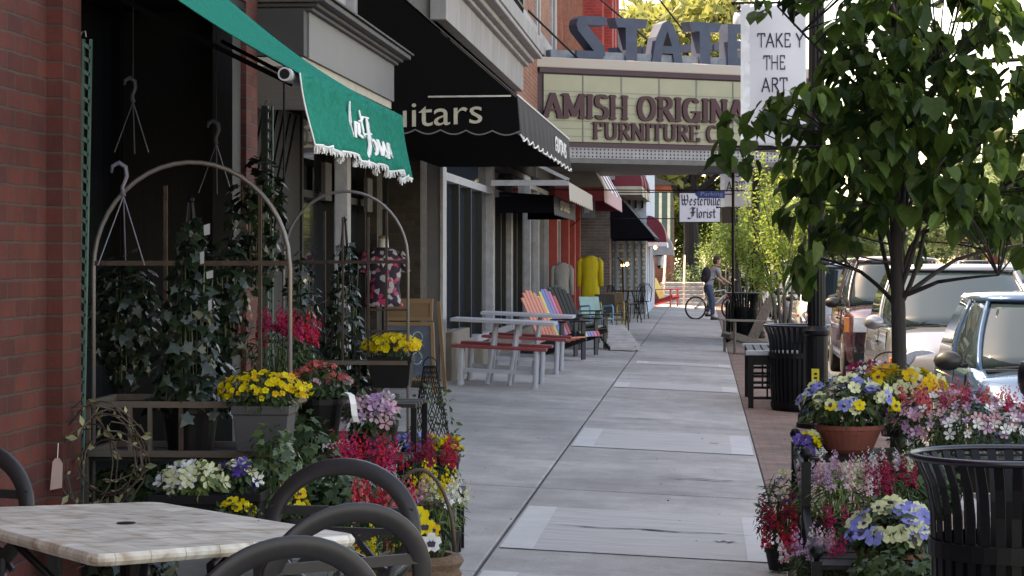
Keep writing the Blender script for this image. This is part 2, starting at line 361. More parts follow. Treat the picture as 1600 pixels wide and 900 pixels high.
# ============================================================ SETTING
M = {}
def concretemat():
    m_, nt, b = newmat('concrete'); L = nt.links.new; b.inputs['Roughness'].default_value = .88; b.inputs['Specular IOR Level'].default_value = .25
    g = nt.nodes.new('ShaderNodeNewGeometry')
    def noise(s, det, lo, hi, p0=.3, p1=.7, vec=None, rough=.65):
        n = nt.nodes.new('ShaderNodeTexNoise'); n.inputs['Scale'].default_value = s; n.inputs['Detail'].default_value = det; n.inputs['Roughness'].default_value = rough; L(vec or g.outputs['Position'], n.inputs['Vector'])
        r = nt.nodes.new('ShaderNodeMapRange'); r.inputs[1].default_value = p0; r.inputs[2].default_value = p1; r.inputs[3].default_value = lo; r.inputs[4].default_value = hi; L(n.outputs['Fac'], r.inputs[0]); return r.outputs[0], n
    def mul(x, y): q = nt.nodes.new('ShaderNodeMath'); q.operation = 'MULTIPLY'; L(x, q.inputs[0]); L(y, q.inputs[1]); return q.outputs[0]
    a1, _ = noise(.55, 4, .74, 1.16); a2, _ = noise(3.2, 9, .80, 1.12); a3, nf = noise(160, 2, .72, 1.22, .3, .7)
    mp = nt.nodes.new('ShaderNodeMapping'); mp.inputs['Scale'].default_value = (7, .7, 1); mp.inputs['Rotation'].default_value = (0,0,.25); L(g.outputs['Position'], mp.inputs[0]); a4, _ = noise(1, 6, .93, 1.05, .3, .7, mp.outputs[0])
    ri, _ = noise(.0001, 0, 1, 1); isl = nt.nodes.new('ShaderNodeMapRange'); isl.inputs[3].default_value = .92; isl.inputs[4].default_value = 1.06; L(g.outputs['Random Per Island'], isl.inputs[0])
    vo = nt.nodes.new('ShaderNodeTexVoronoi'); vo.inputs['Scale'].default_value = 3.1; L(g.outputs['Position'], vo.inputs['Vector']); gm = nt.nodes.new('ShaderNodeMapRange'); gm.inputs[1].default_value = .035; gm.inputs[2].default_value = .06; gm.inputs[3].default_value = .62; gm.inputs[4].default_value = 1; L(vo.outputs['Distance'], gm.inputs[0])
    k = mul(mul(mul(a1, a2), mul(a3, a4)), mul(isl.outputs[0], gm.outputs[0]))
    vm = nt.nodes.new('ShaderNodeVectorMath'); vm.operation = 'SCALE'; vm.inputs[0].default_value = (.385,.355,.335); L(k, vm.inputs[3]); L(vm.outputs[0], b.inputs['Base Color'])
    bp = nt.nodes.new('ShaderNodeBump'); bp.inputs['Strength'].default_value = .3; bp.inputs['Distance'].default_value = .004; L(nf.outputs['Fac'], bp.inputs['Height']); L(bp.outputs[0], b.inputs['Normal']); return m_
M['concrete'] = concretemat()
M['joint'] = mat('joint', (.075,.07,.07), .95)
M['road'] = mat('asphalt', (.06,.06,.065), .85, 0, .2, 3, .4)
M['earth'] = mat('earth', (.07,.075,.05), .95, 0, .3, .3)
M['brick_pave'] = brickmat('brick_paving', (.23,.135,.105), (.15,.095,.08), (.12,.105,.095), .2, .1, .006, .5, flat=True)
M['kerb'] = mat('kerb_stone', (.3,.29,.28), .85, 0, .2, 4, .3)

def sheet(mb, x0, y0, x1, y1, dz=0, mi=0, nx=1, flat=None):
    z = (lambda x: flat) if flat is not None else (lambda x: gz(x)+dz)
    mb.add([(x0,y0,z(x0)),(x1,y0,z(x1)),(x1,y1,z(x1)),(x0,y1,z(x0))], [(0,1,2,3)], mi)
m = MB(); m.add([(-400,-60,-.3),(500,-60,-.3),(500,900,-.3),(-400,900,-.3)], [(0,1,2,3)]); struct(m.build('ground', M['earth']))
m = MB(); sheet(m, 1.93, -20, 12.5, 400, flat=-.215); struct(m.build('road', M['road']))
# pavement: slabs with real gaps over a dark bed
m = MB(); sheet(m, -4.2, -3, .47, 82, -.03); struct(m.build('pavement_bed', M['joint']))
def slab(mb, x0, y0, x1, y1, dz=0):
    b = .006
    pts = []
    for (x, y, z) in [(x0,y0,-.05),(x1,y0,-.05),(x1,y1,-.05),(x0,y1,-.05),(x0,y0,-b),(x1,y0,-b),(x1,y1,-b),(x0,y1,-b),(x0+b,y0+b,0),(x1-b,y0+b,0),(x1-b,y1-b,0),(x0+b,y1-b,0)]:
        pts.append((x, y, gz(x)+z+dz))
    mb.add(pts, [(0,1,5,4),(1,2,6,5),(2,3,7,6),(3,0,4,7),(4,5,9,8),(5,6,10,9),(6,7,11,10),(7,4,8,11),(8,9,10,11)])
m = MB(); ys = [-1.2]; y = 0.85
while y < 82: ys.append(y); y += 2.05
for i in range(len(ys)-1):
    g0 = .018 if (abs(ys[i]-15.2) < .1 or abs(ys[i]-31.6) < .3) else .003
    g1 = .018 if (abs(ys[i+1]-15.2) < .1 or abs(ys[i+1]-31.6) < .3) else .003
    slab(m, -1.112, ys[i]+g0, .44, ys[i+1]-g1, random.uniform(-.002,.002))
    slab(m, -4.1, ys[i]+g0, -1.130, ys[i+1]-g1, random.uniform(-.002,.002))
struct(m.build('sidewalk', M['concrete']))
# pale sealant patches, streaked along the joint
def patchmat():
    m_, nt, b = newmat('patch_coat'); L = nt.links.new; b.inputs['Roughness'].default_value = .85; b.inputs['Specular IOR Level'].default_value = .25
    g = nt.nodes.new('ShaderNodeNewGeometry'); mp = nt.nodes.new('ShaderNodeMapping'); mp.inputs['Scale'].default_value = (1.6, 22, 1); L(g.outputs['Position'], mp.inputs[0])
    n = nt.nodes.new('ShaderNodeTexNoise'); n.inputs['Scale'].default_value = 1; n.inputs['Detail'].default_value = 7; n.inputs['Roughness'].default_value = .7; L(mp.outputs[0], n.inputs['Vector'])
    r = nt.nodes.new('ShaderNodeValToRGB'); r.color_ramp.elements[0].position = .36; r.color_ramp.elements[1].position = .68
    r.color_ramp.elements[0].color = (.33,.31,.295,1); r.color_ramp.elements[1].color = (.50,.475,.455,1)
    L(n.outputs['Fac'], r.inputs[0]); L(r.outputs[0], b.inputs['Base Color']); return m_
M['patch'] = patchmat(); M['patch2'] = mat('patch_end', (.47,.45,.44), .85, 0, .08, 5)
m = MB()
for (ya, yb, xa, xb) in [(12.0,14.05,-1.09,.42),(18.6,20.6,-1.09,.42),(27.3,28.4,-1.09,.42),(33.6,34.5,-1.0,.42),(9.4,11.1,-1.09,.42)]:
    n = 14
    for k in range(n):
        a = xa+.18+(xb-xa-.36)*k/n; b_ = xa+.18+(xb-xa-.36)*(k+1)/n
        m.add([(a,ya,gz(a)+.005),(b_,ya,gz(b_)+.005),(b_,yb,gz(b_)+.005),(a,yb,gz(a)+.005)], [(0,1,2,3)], 0)
    for a, b_ in ((xa, xa+.18), (xb-.18, xb)):
        yo = ya
        m.add([(a,yo,gz(a)+.006),(b_,yo,gz(b_)+.006),(b_,yb,gz(b_)+.006),(a,yb,gz(a)+.006)], [(0,1,2,3)], 1)
struct(m.build('sidewalk_patches', [M['patch'], M['patch2']]))
m = MB()
for (x0, x1, yy) in [(-.4,.4,16.3),(-1.0,-.2,22.1),(-.95,.3,13.1),(.05,.2,12.75),(.05,.15,19.6),(-.5,.1,10.4)]:
    n = 24; up = []; lo = []
    for k in range(n+1):
        x = x0+(x1-x0)*k/n; w = .022*math.sin(PI*k/n)+.002; w *= random.uniform(.3, 1.2); yc = yy+.02*math.sin(k*.7)
        up.append((x, yc+w, gz(x)+.010)); lo.append((x, yc-w, gz(x)+.010))
    m.loft([lo, up], cap=False, closed=False)
struct(m.build('pavement_cracks', M['joint']))
m = MB(); sheet(m, .455, -5, 1.74, 130, -.012); struct(m.build('brick_paving', M['brick_pave']))
m = MB(); m.box(1.745, -20, -.3, 1.93, 400, gz(1.75)-.01); o = m.build('kerb', M['kerb'], bevel=.02); struct(o)
m = MB(); m.box(12.5, -20, -.3, 17, 400, -.09); struct(m.build('far_pavement', M['kerb']))
# dropped leaves and grit on the slabs
m = MB(); n = 260
xs = RNG.uniform(-3, 1.7, n); yy = 8+RNG.random(n)**1.6*30
pos = np.stack([xs, yy, -SL*xs+.008-np.where(xs>.45,.014,0)], 1); nr = np.tile([0,0,1.], (n,1))+rnd(n,.2)
m.scatter(SMALL, pos, nr, rnd(n), RNG.uniform(.01,.035,n)); tag(m.build('leaf_litter', leafmat('litter', (.09,.1,.04), (.2,.15,.08), .1)), 'scattered small fallen leaves and petals on the pavement', 'leaf litter', kind='stuff')

# ============================================================ BUILDINGS (left)
M['brick_red'] = brickmat('brick_red', (.125,.032,.025), (.075,.022,.019), (.08,.048,.04), .205, .0762, .007)
M['brick_org'] = brickmat('brick_orange', (.30,.085,.045), (.20,.05,.035), (.2,.15,.12), .205, .0762, .007)
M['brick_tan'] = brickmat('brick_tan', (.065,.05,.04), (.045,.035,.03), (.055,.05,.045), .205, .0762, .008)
M['brick_grey'] = brickmat('brick_grey', (.13,.105,.10), (.09,.075,.075), (.16,.14,.13), .29, .0762, .008)
M['brick_up'] = brickmat('brick_upper', (.30,.10,.06), (.2,.07,.05), (.27,.2,.16), .205, .0762, .01)
M['brick_tower'] = brickmat('brick_tower', (.36,.05,.045), (.29,.04,.04), (.3,.1,.09), .205, .0762, .006)
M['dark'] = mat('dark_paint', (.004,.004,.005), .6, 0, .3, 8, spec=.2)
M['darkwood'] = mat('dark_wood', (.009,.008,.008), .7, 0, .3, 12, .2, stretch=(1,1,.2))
M['glass'] = glassmat('shop_glass'); M['glass2'] = glassmat('shop_glass_blue', (.02,.03,.045))
M['white'] = mat('white_paint', (.42,.42,.45), .5, 0, .1, 9)
M['whitish'] = mat('weathered_white', (.30,.295,.31), .7, 0, .2, 7, .3)
M['grey'] = mat('grey_paint', (.125,.12,.13), .6, 0, .06, 3)
M['greydark'] = mat('charcoal_paint', (.028,.026,.028), .7, 0, .15, 3)  # sign band paint, also the painted shade of the fascia end
M['cream'] = mat('cream_soffit', (.36,.33,.27), .7, 0, .12, 4)
M['slate'] = mat('roof_slate', (.035,.035,.04), .7, 0, .4, 25, .6)
M['stone'] = mat('limestone', (.25,.24,.25), .8, 0, .22, 3.5, .35, stretch=(1,1,.35))
M['tanstone'] = mat('tan_stone', (.17,.14,.115), .8, 0, .2, 6, .3)
M['column'] = mat('grey_column', (.11,.105,.115), .65, 0, .12, 5)
M['board'] = mat('grey_boards', (.012,.0115,.013), .8, 0, .2, 9, stretch=(1,.3,.3))

def windows(parent, X, spans, z0, z1, fm, gm, fw=.05, dep=.1, bars=()):
    """window frames facing the street at plane X; spans = list of (y0,y1)"""
    for (y0, y1) in spans:
        f = MB(); f.box(X-dep, y0, z0, X, y0+fw, z1); f.box(X-dep, y1-fw, z0, X, y1, z1); f.box(X-dep, y0+fw, z0, X, y1-fw, z0+fw); f.box(X-dep, y0+fw, z1-fw, X, y1-fw, z1)
        for b in bars: f.box(X-dep+.01, y0+fw, b-fw/2, X-.012, y1-fw, b+fw/2)
        fo = f.build('window', fm, parent, bevel=.004)
        g = MB(); g.box(X-dep+.02, y0+fw-.005, z0+fw-.005, X-dep+.03, y1-fw+.005, z1-fw+.005); g.build('pane', gm, fo)

# --- near red-brick building
B = T('brick_building', 'red brick building at the left edge with dark shop recess behind the flower racks', 'building', (-2.75, 9.2, 0))
m = MB(); m.box(-3.9,-2,-.3,-2.75,9.22,9.6); m.box(-3.9,9.22,-.3,-2.68,9.5,9.6); m.box(-3.9,13.36,-.3,-2.75,13.7,9.6); m.box(-3.9,9.5,3.16,-2.75,13.36,9.6)
m.box(-8,-2,-.3,-3.9,13.7,9.6); m.build('wall', M['brick_red'], B)
m = MB(); m.box(-3.55,9.5,3.1,-2.76,13.36,3.158); m.box(-3.55,9.5,-.1,-2.9,13.36,.45); m.box(-3.6,9.5,.45,-3.55,9.6,3.1); m.box(-3.6,13.28,.45,-3.5,13.36,3.1); m.box(-3.6,9.6,.45,-3.5,13.28,.53); m.box(-3.6,11.0,.53,-3.5,11.08,3.1); m.box(-3.6,12.1,.53,-3.5,12.18,3.1)
m.build('shop_front', M['dark'], B, bevel=.006)
m = MB(); m.box(-3.5,13.32,.0,-2.79,13.355,3.12); m.build('side_boarding', M['darkwood'], B)  # thin near-black sheet added over the brick jamb to paint its shade
m = MB(); m.box(-3.575,9.6,.5,-3.56,13.28,3.1); m.build('pane', M['glass'], B)
m = MB(); m.box(-2.9,13.1,.3,-2.78,13.34,3.1); m.build('door_frame', M['darkwood'], B)

# --- grey shopfront with boxed-out fascia
B = T('grey_shopfront', 'dark boarded shopfront with boxed-out pale grey fascia beside the green awning', 'building', (-3.5, 16.3, 0))
m = MB(); m.box(-8,13.7,-.3,-3.5,19.3,2.86); m.build('wall', M['board'], B)
m = MB()
for k in range(26):                                  # diagonal boards
    y = 13.7+.0+k*.28
    pts = [(y-1.6, .1), (y-1.58, .1), (y+1.2, 2.84), (y+1.18, 2.84)]
    if y-1.6 > 13.7 and y+1.2 < 19.3: m.bar((-3.5, y-1.6, .1), (-3.5, y+1.2, 2.84), .03, .02)
m.build('board_batten', M['dark'], B)
m = MB(); m.box(-8,13.7,2.9,-3.08,19.3,9.4); m.build('upper_wall', M['grey'], B)
m = MB()
for k in range(38): z = 3.5+k*.15; m.add([(-3.078,13.72,z),(-3.078,19.28,z),(-3.055,19.28,z+.01),(-3.055,13.72,z+.01),(-3.078,13.72,z+.14),(-3.078,19.28,z+.14)], [(0,1,2,3),(3,2,5,4)])
m.build('siding', M['grey'], B)
m = MB(); m.box(-3.07,13.84,2.86,-2.45,17.7,3.15); m.build('fascia_box', M['grey'], B)
m = MB(); m.box(-3.5,13.71,2.80,-2.47,17.68,2.857); m.build('soffit', M['cream'], B)
m = MB(); m.box(-3.06,13.70,2.865,-2.46,13.838,3.145); m.build('fascia_end', M['greydark'], B)  # dark cover on the fascia end, its shade put into the colour
m = MB(); m.box(-3.06,13.80,3.15,-2.42,17.74,3.175); m.box(-3.06,13.77,3.175,-2.385,17.77,3.2); m.box(-3.06,13.73,3.2,-2.33,17.82,3.235); m.build('cornice', mat('cornice_grey', (.055,.052,.057), .7, 0, .15, 6), B, bevel=.006)
m = MB(); m.add([(-2.31,13.69,3.237),(-2.31,17.86,3.237),(-3.07,17.86,3.36),(-3.07,13.69,3.36),(-2.31,13.69,3.25),(-2.31,17.86,3.25),(-3.07,17.86,3.40),(-3.07,13.69,3.40)], [(0,1,2,3),(4,7,6,5),(0,4,5,1),(1,5,6,2),(2,6,7,3),(3,7,4,0)]); m.build('fascia_roof', M['slate'], B)
m = MB(); m.box(-3.05,17.9,3.2,-2.95,18.4,9.3); m.box(-3.05,18.6,3.2,-2.90,19.28,9.3); m.build('corner_trim', M['whitish'], B, bevel=.01)
m = MB(); m.box(-3.49,14.9,1.2,-3.46,16.1,2.1); m.build('notice_window', M['glass'], B)

# --- guitar shop
B = T('guitar_shop', 'dark glazed shop under the big brown lettered awning, tan brick piers', 'building', (-3.3, 23, 0))
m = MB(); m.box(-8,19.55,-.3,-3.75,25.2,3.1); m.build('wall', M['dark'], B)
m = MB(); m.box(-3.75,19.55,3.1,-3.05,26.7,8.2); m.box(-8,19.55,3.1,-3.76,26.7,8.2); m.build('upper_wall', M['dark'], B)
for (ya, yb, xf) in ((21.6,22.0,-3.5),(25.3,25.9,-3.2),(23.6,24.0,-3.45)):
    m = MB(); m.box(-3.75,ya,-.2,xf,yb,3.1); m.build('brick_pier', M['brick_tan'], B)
windows(B, -3.55, [(19.7,21.5),(22.1,23.5),(24.1,25.2)], .35, 3.0, M['darkwood'], M['glass'], .07, .12, (2.2,))
m = MB(); m.box(-3.2,19.32,-.2,-3.08,19.5,3.1); m.build('white_post', M['whitish'], B, bevel=.01)
m = MB(); m.box(-3.32,26.62,-.2,-3.13,26.86,3.1,0); m.build('pillar', M['column'], B, bevel=.006)
m = MB(); m.box(-3.129,26.60,-.2,-3.09,26.88,3.1); m.build('pillar_trim', M['whitish'], B, bevel=.006)
for k, (y0, z0) in enumerate([(20.4,2.15),(21.2,2.15),(23.0,2.1)]):
    m = MB(); m.box(-3.5,y0,z0,-3.46,y0+.35,z0+.35); m.build('notice', mat('dim_notice', (.07,.065,.07), .8), B)
# --- theatre building
B = T('theatre_building', 'limestone-belted brick building carrying the marquee, black balcony above its cornice', 'building', (-3.05, 33, 0))
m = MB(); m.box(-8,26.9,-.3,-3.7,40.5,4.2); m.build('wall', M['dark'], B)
m = MB(); m.box(-8,25.2,4.3,-3.0,44.6,7.9); m.build('upper_wall', M['brick_up'], B)
m = MB()
for k in range(7): y = 25.0+k*1.55; m.box(-3.1,y,4.30,-2.87,y+1.54,4.72)
m.build('frieze', M['stone'], B, bevel=.006)
m = MB(); m.box(-3.05,24.9,4.722,-2.80,36.1,4.78); m.box(-3.05,24.85,4.782,-2.72,36.15,4.86); m.box(-3.05,24.75,4.862,-2.60,36.3,4.93); m.build('cornice_moulding', M['stone'], B, bevel=.015)
m = MB()
for k in range(8): y = 24.75+k*1.45; m.box(-3.05,y,4.932,-2.58,y+1.44,5.16)
m.build('cornice', M['stone'], B, bevel=.01)
m = MB(); m.box(-3.0,32.6,5.40,-2.93,44.6,5.56); m.build('window_sill', M['stone'], B, bevel=.01)
windows(B, -2.955, [(33.4,36.4),(36.9,40.2),(40.7,44.2)], 5.56, 7.7, M['whitish'], M['glass'], .22, .2, (7.1,))
m = MB(); m.box(-2.98,26.6,5.3,-2.96,32.3,7.7); m.build('upper_glazing', M['glass2'], B)
bl = MB(); bl.bar((-2.6,26.0,5.95),(-2.6,32.4,5.95),.04,.04); bl.bar((-2.6,26.0,5.25),(-2.6,32.4,5.25),.04,.04)
for k in range(44): y = 26.0+k*.149; bl.bar((-2.6,y,5.17),(-2.6,y,5.95),.015,.015)
bl.bar((-2.6,26.0,5.95),(-3,26.0,5.95),.04,.04); bl.bar((-2.6,32.4,5.95),(-3,32.4,5.95),.04,.04); bl.build('balcony_rail', M['dark'], B)
m = MB(); m.box(-3.2,26.9,-.2,-3.02,29.0,.72); m.box(-3.2,29.05,-.2,-3.02,40.4,.42); m.build('stone_base', M['tanstone'], B, bevel=.01)
windows(B, -3.1, [(26.95,33.2),(33.3,36.4),(36.5,40.4)], .45, 3.1, M['whitish'], M['glass2'], .1, .14, (2.62,))
for y in (28.6,30.1,31.6,34.6,35.5,37.6,38.8): m = MB(); m.box(-3.22,y,.55,-3.12,y+.12,2.58); m.build('glazing_bar', M['darkwood'], B)
m = MB(); m.box(-8,26.9,3.1,-3.04,40.5,4.3); m.build('sign_band', M['dark'], B)
# --- shop with red posts
B = T('red_post_shop', 'brick shop with slim red posts beyond the rainbow chairs', 'building', (-3.1, 48, 0))
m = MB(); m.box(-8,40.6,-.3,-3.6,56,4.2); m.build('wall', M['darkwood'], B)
m = MB(); m.box(-8,44.7,4.3,-3.0,56,8.4); m.build('upper_wall', M['brick_up'], B)
m = MB()
for k in range(26):
    y = 45.2+k*.4; m.box(-3.0,y,4.4,-2.95,y+.16,8.3)
m.build('brick_rib', M['brick_org'], B)
windows(B, -3.15, [(40.7,43.0),(43.2,45.9),(46.3,49.8),(50.4,55.8)], .4, 3.0, M['whitish'], M['glass'], .09, .12, (2.5,))
for y in (46.0,50.0,52.4,54.6):
    m = MB(); m.box(-3.16,y,-.1,-2.98,y+.2,3.2); m.build('red_post', mat('red_paint', (.33,.035,.03), .5), B, bevel=.01)
m = MB(); m.box(-8,40.6,3.1,-3.02,56,4.3); m.build('sign_band', M['greydark'], B)
m = MB(); m.box(-3.02,44.2,4.3,-2.9,44.65,8.4); m.build('quoin', M['stone'], B, bevel=.02)
# --- grey brick block with tall red upper part
B = T('grey_brick_building', 'grey brick pier and tall red brick upper block rising behind the marquee letters', 'building', (-2.5, 59, 0))
m = MB(); m.box(-8,56.02,-.3,-2.32,63,3.6); m.build('wall', M['brick_grey'], B)
m = MB(); m.box(-8,56.02,3.7,-2.5,62.5,9.6)
for k in range(3): m.box(-2.6,57.0+k*1.9,3.7,-2.3,58.2+k*1.9,9.6)
m.build('upper_wall', M['brick_tower'], B)
m = MB(); m.box(-8,55.9,3.6,-2.2,63,3.7); m.box(-8,55.8,9.6,-2.1,62.8,9.9); m.build('stone_course', M['stone'], B)
m = MB(); m.box(-2.33,57.2,.3,-2.29,62.8,2.9); m.build('shop_glazing', M['glass2'], B)
# --- pale blue building
B = T('pale_blue_building', 'pale blue painted building with cream brick piers beyond the café tables', 'building', (-1.6, 66, 0))
M['paleblue'] = mat('pale_blue_paint', (.42,.5,.62), .6, 0, .08, 3, stretch=(1,1,.2))
m = MB(); m.box(-8,63.05,-.3,-1.58,74,5.4); m.build('wall', M['paleblue'], B)
m = MB()
for k in range(4): m.box(-2.3+k*.2,62.98,-.1,-2.22+k*.2,63.04,2.4)
m.build('cream_pier', brickmat('brick_cream', (.5,.47,.4), (.4,.37,.3), (.2,.18,.15), .2, .12, .02), B)
for k in range(4):
    f = MB(); x = -2.28+k*.18; f.box(x,62.98,3.0,x+.1,63.04,4.1); w = f.build('window', M['white'], B)
    g = MB(); g.box(x+.02,62.965,3.05,x+.08,62.978,4.05); g.build('pane', M['glass'], w)
windows(B, -1.55, [(64,66),(67,69),(70,73)], .6, 2.6, M['white'], M['glass2'])
m = MB(); m.box(-8,62.9,5.4,-1.45,74.1,5.6); m.build('cornice', M['white'], B)
# --- far red brick house with steps
B = T('red_brick_house', 'small red brick house with pale window beyond the pavement steps', 'building', (-1.2, 88, 0))
m = MB(); m.box(-9,84,-.3,-1.2,95,4.4); m.build('wall', M['brick_org'], B)
m = MB(); m.box(-1.6,83.97,1.3,-1.35,84.0,3.0); m.build('window', M['white'], B)
m = MB(); m.add([(-9.3,83.7,4.4),(-1.0,83.7,4.4),(-1.0,95.3,4.4),(-9.3,95.3,4.4),(-5,83.7,6),(-5,95.3,6)], [(0,1,4),(2,3,5),(1,2,5,4),(3,0,4,5),(0,3,2,1)]); m.build('roof', M['slate'], B)
S_ = T('steps', 'pale concrete steps with timber rails at the far end of the pavement', 'steps', (-.6, 78, 0))
m = MB()
for k in range(6): m.box(-1.5,78+k*.38,-.1,.15,84,.13+k*.13)
m.build('treads', M['stone'], S_, bevel=.01)
for x in (-1.35,-.65,.05):
    m = MB(); m.bar((x,77.2,.75),(x,81.5,1.75),.06,.06); m.bar((x,77.2,.4),(x,81.5,1.4),.05,.05)
    for k in range(4): m.bar((x,77.3+k*1.2,0),(x,77.3+k*1.2,.8+k*.28),.06,.06)
    m.build('hand_rail', mat('pale_timber', (.4,.33,.26), .7), S_)

# ============================================================ AWNINGS
def sheetgrid(fn, nu, nv): # fn(s,t) -> point
    vs = [fn(i/nu, j/nv) for j in range(nv+1) for i in range(nu+1)]
    fs = [(j*(nu+1)+i, j*(nu+1)+i+1, (j+1)*(nu+1)+i+1, (j+1)*(nu+1)+i) for j in range(nv) for i in range(nu)]
    return vs, fs
def solid(o, t=.004):
    s = o.modifiers.new('solid', 'SOLIDIFY'); s.thickness = t; s.offset = 0; return o
M['green'] = leafmat('green_canvas', (.0,.21,.155), (.0,.21,.155), .08, .9, 0)
A = T('awning', 'bright green canvas awning with white fringe and white script lettering', 'awning', (-2.75, 11, 2.4))
Y0, Y1, XF, ZF = 9.46, 12.73, -1.72, 2.40
def canopy(s, t):
    y = Y0+(Y1-Y0)*s; x = -2.75+(XF+2.75)*t; z = 3.12+(ZF+.015*s-3.12)*t-.05*math.sin(PI*t)*(1+.15*math.sin(s*9))-.012*math.sin(s*37)*t**4
    return (x, y, z)
m = MB(); m.add(*sheetgrid(canopy, 60, 16)); solid(m.build('canopy', M['green'], A, smooth=True))
vr = [random.uniform(-1,1) for _ in range(12)]
def valance_x(s, t): return XF+.005+.055*t*math.sin(t*1.4)+t**.6*(.020*math.sin(s*62+vr[0]+math.sin(s*9))+.012*math.sin(s*37+2*vr[1])+.008*math.sin(s*97+vr[2]+2*math.sin(s*5))) 
def valance(s, t):
    dz = .31+.05*s-.018*abs(math.sin(s*PI*9))
    return (valance_x(s, t), Y0+(Y1-Y0)*s+.02*t*math.sin(s*48), ZF+.015*s-.012*math.sin(s*37)-dz*t)
m = MB(); m.add(*sheetgrid(valance, 220, 10)); solid(m.build('valance', M['green'], A, smooth=True))
M['fringe'] = mat('white_fringe', (.75,.75,.75), .8)
m = MB(); m.tube([valance(i/220, 1) for i in range(221)], .006, 5)
for i in range(420):
    p = Vector(valance(i/420, 1)); q = p+Vector((random.uniform(-.008,.012), random.uniform(-.006,.006), -random.uniform(.015,.035))); m.bar(p, q, .004, .004)
m.tube([valance(0, t/10) for t in range(11)], .004, 5); m.build('fringe', M['fringe'], A)
m = MB(); m.tube([(XF-.05,Y0-.06,ZF-.01),(XF-.05,Y1,ZF-.005)], .03, 14); rt_ = m.build('roller_tube', M['white'], A)
m = MB(); m.tube([(XF-.05,Y0-.062,ZF-.01),(XF-.05,Y0-.058,ZF-.01)], .022, 14); m.build('tube_mouth', M['dark'], rt_)
for y in (Y0+.12, Y1-.12):
    m = MB(); m.bar((XF-.05,y,ZF-.04),(-2.3,y,2.62),.018,.022); m.bar((-2.3,y,2.62),(-2.74,y,2.85),.018,.022); m.build('arm', mat('arm_black', (.002,.002,.002), .9, spec=.05), A)
m = MB(); m.tube([(XF-.06,Y0-.02,ZF-.03),(XF-.06,Y0-.02,1.95)], .005, 5); m.build('crank_rod', M['dark'], A)
# script on the front of the valance, following its folds
m = MB()
def onval(u, v, w):
    s = (u-Y0)/(Y1-Y0); t = min(max((ZF-v)/.33, 0), 1); t = min(max((ZF+.015*s-.012*math.sin(s*37)-v)/(.31+.05*s), 0), 1); return (valance_x(s, t)+.014+w, u, v)
for (tx, ya, zb, hh, wd) in (('Art', 10.62, 2.20, .15, .36), ('Flowers', 11.02, 2.14, .16, .98)):
    write(m, tx, onval, hh, nib=(.10,.045), ang=0, depth=.003, font=SCR, width=wd, x0=ya, y0=zb)
m.build('lettering', M['fringe'], A)

# big brown lettered awning
M['brown'] = mat('brown_canvas', (.0045,.0035,.004), .9, 0, .15, 4, spec=.1); M['brown2'] = mat('brown_canvas_front', (.022,.018,.021), .9, 0, .2, 6, stretch=(1,1,.15))  # side panels take a darker brown, their shade put into the colour
M['letters'] = mat('cream_lettering', (.42,.38,.3), .6)
A = T('awning', 'large dark brown side-panelled awning reading Guitars', 'awning', (-3.05, 22, 3))
Y0b, Y1b, XFb = 18.7, 26.0, -1.55; ZTb, ZWb = 2.97, 4.28
m = MB(); m.add([(-3.05,Y0b,ZWb),(XFb,Y0b,ZTb),(XFb,Y1b,ZTb+.02),(-3.05,Y1b,ZWb)], [(0,1,2,3)]); solid(m.build('canopy', M['brown2'], A), .006)
m = MB(); m.add([(-3.05,Y0b+.01,ZWb-.02),(XFb-.01,Y0b+.01,ZTb-.01),(-3.05,Y0b+.01,ZTb-.01)], [(0,1,2)]); solid(m.build('side_panel', M['brown'], A), .004)
def scal(n, dip): return lambda s: dip*abs(math.sin(PI*n*s))
def bval(s, t):
    x = -3.05+(XFb+3.05)*s; return (x+.05*t*max(0, s-.8)*5*.5, Y0b-.02*t, ZTb-.008-t*(.27+scal(7,.035)(s)+.03*(s-.5)))
m = MB(); m.add(*sheetgrid(bval, 112, 4)); solid(m.build('side_valance', M['brown'], A))
m = MB(); m.tube([bval(i/112, 1) for i in range(113)], .006, 5); m.build('piping', mat('mauve_piping', (.16,.13,.14), .7), A)
def fval(s, t):
    return (XFb+.03*t+.012*t*math.sin(s*80), Y0b+(Y1b-Y0b)*s, ZTb+.01-t*(.33+.03*abs(math.sin(PI*24*s))))
m = MB(); m.add(*sheetgrid(fval, 300, 4)); solid(m.build('front_valance', M['brown2'], A))
m = MB(); m.tube([fval(i/300, 1) for i in range(301)], .008, 5); m.tube([(XFb+.004,Y0b,ZTb+.012),(XFb+.004,Y1b,ZTb+.032)], .008, 5); m.build('trim', M['fringe'], A)
vs, fs = bfont('Guitars', .30, .003)
mx = max(v[0] for v in vs); sxx = 1.06/mx
m = MB(); m.add([(-2.90+v[0]*sxx, Y0b-.022-v[2], 2.695+v[1]*1.02+.05*v[0]*sxx) for v in vs], fs); m.build('lettering', M['letters'], A)
m = MB()
write(m, 'GUITARS', lambda u, v, w: (XFb+.022+w, u, v), .14, nib=(.14,.14), depth=.004, font={**CAPS}, width=1.9, x0=23.2, y0=2.74); m.build('front_lettering', M['fringe'], A)
m = MB(); m.bar((-2.3,Y0b-.01,ZTb+.0),(-1.6,Y0b-.01,ZTb+.003),.012,.014); m.build('frame_bar', mat('alu', (.4,.4,.42), .3, .8), A)
m = MB(); m.box(-3.05,Y0b+.03,2.68,-1.6,Y1b-.1,2.69); m.build('lining', mat('lining_black', (.002,.002,.002), 1, spec=.03), A)

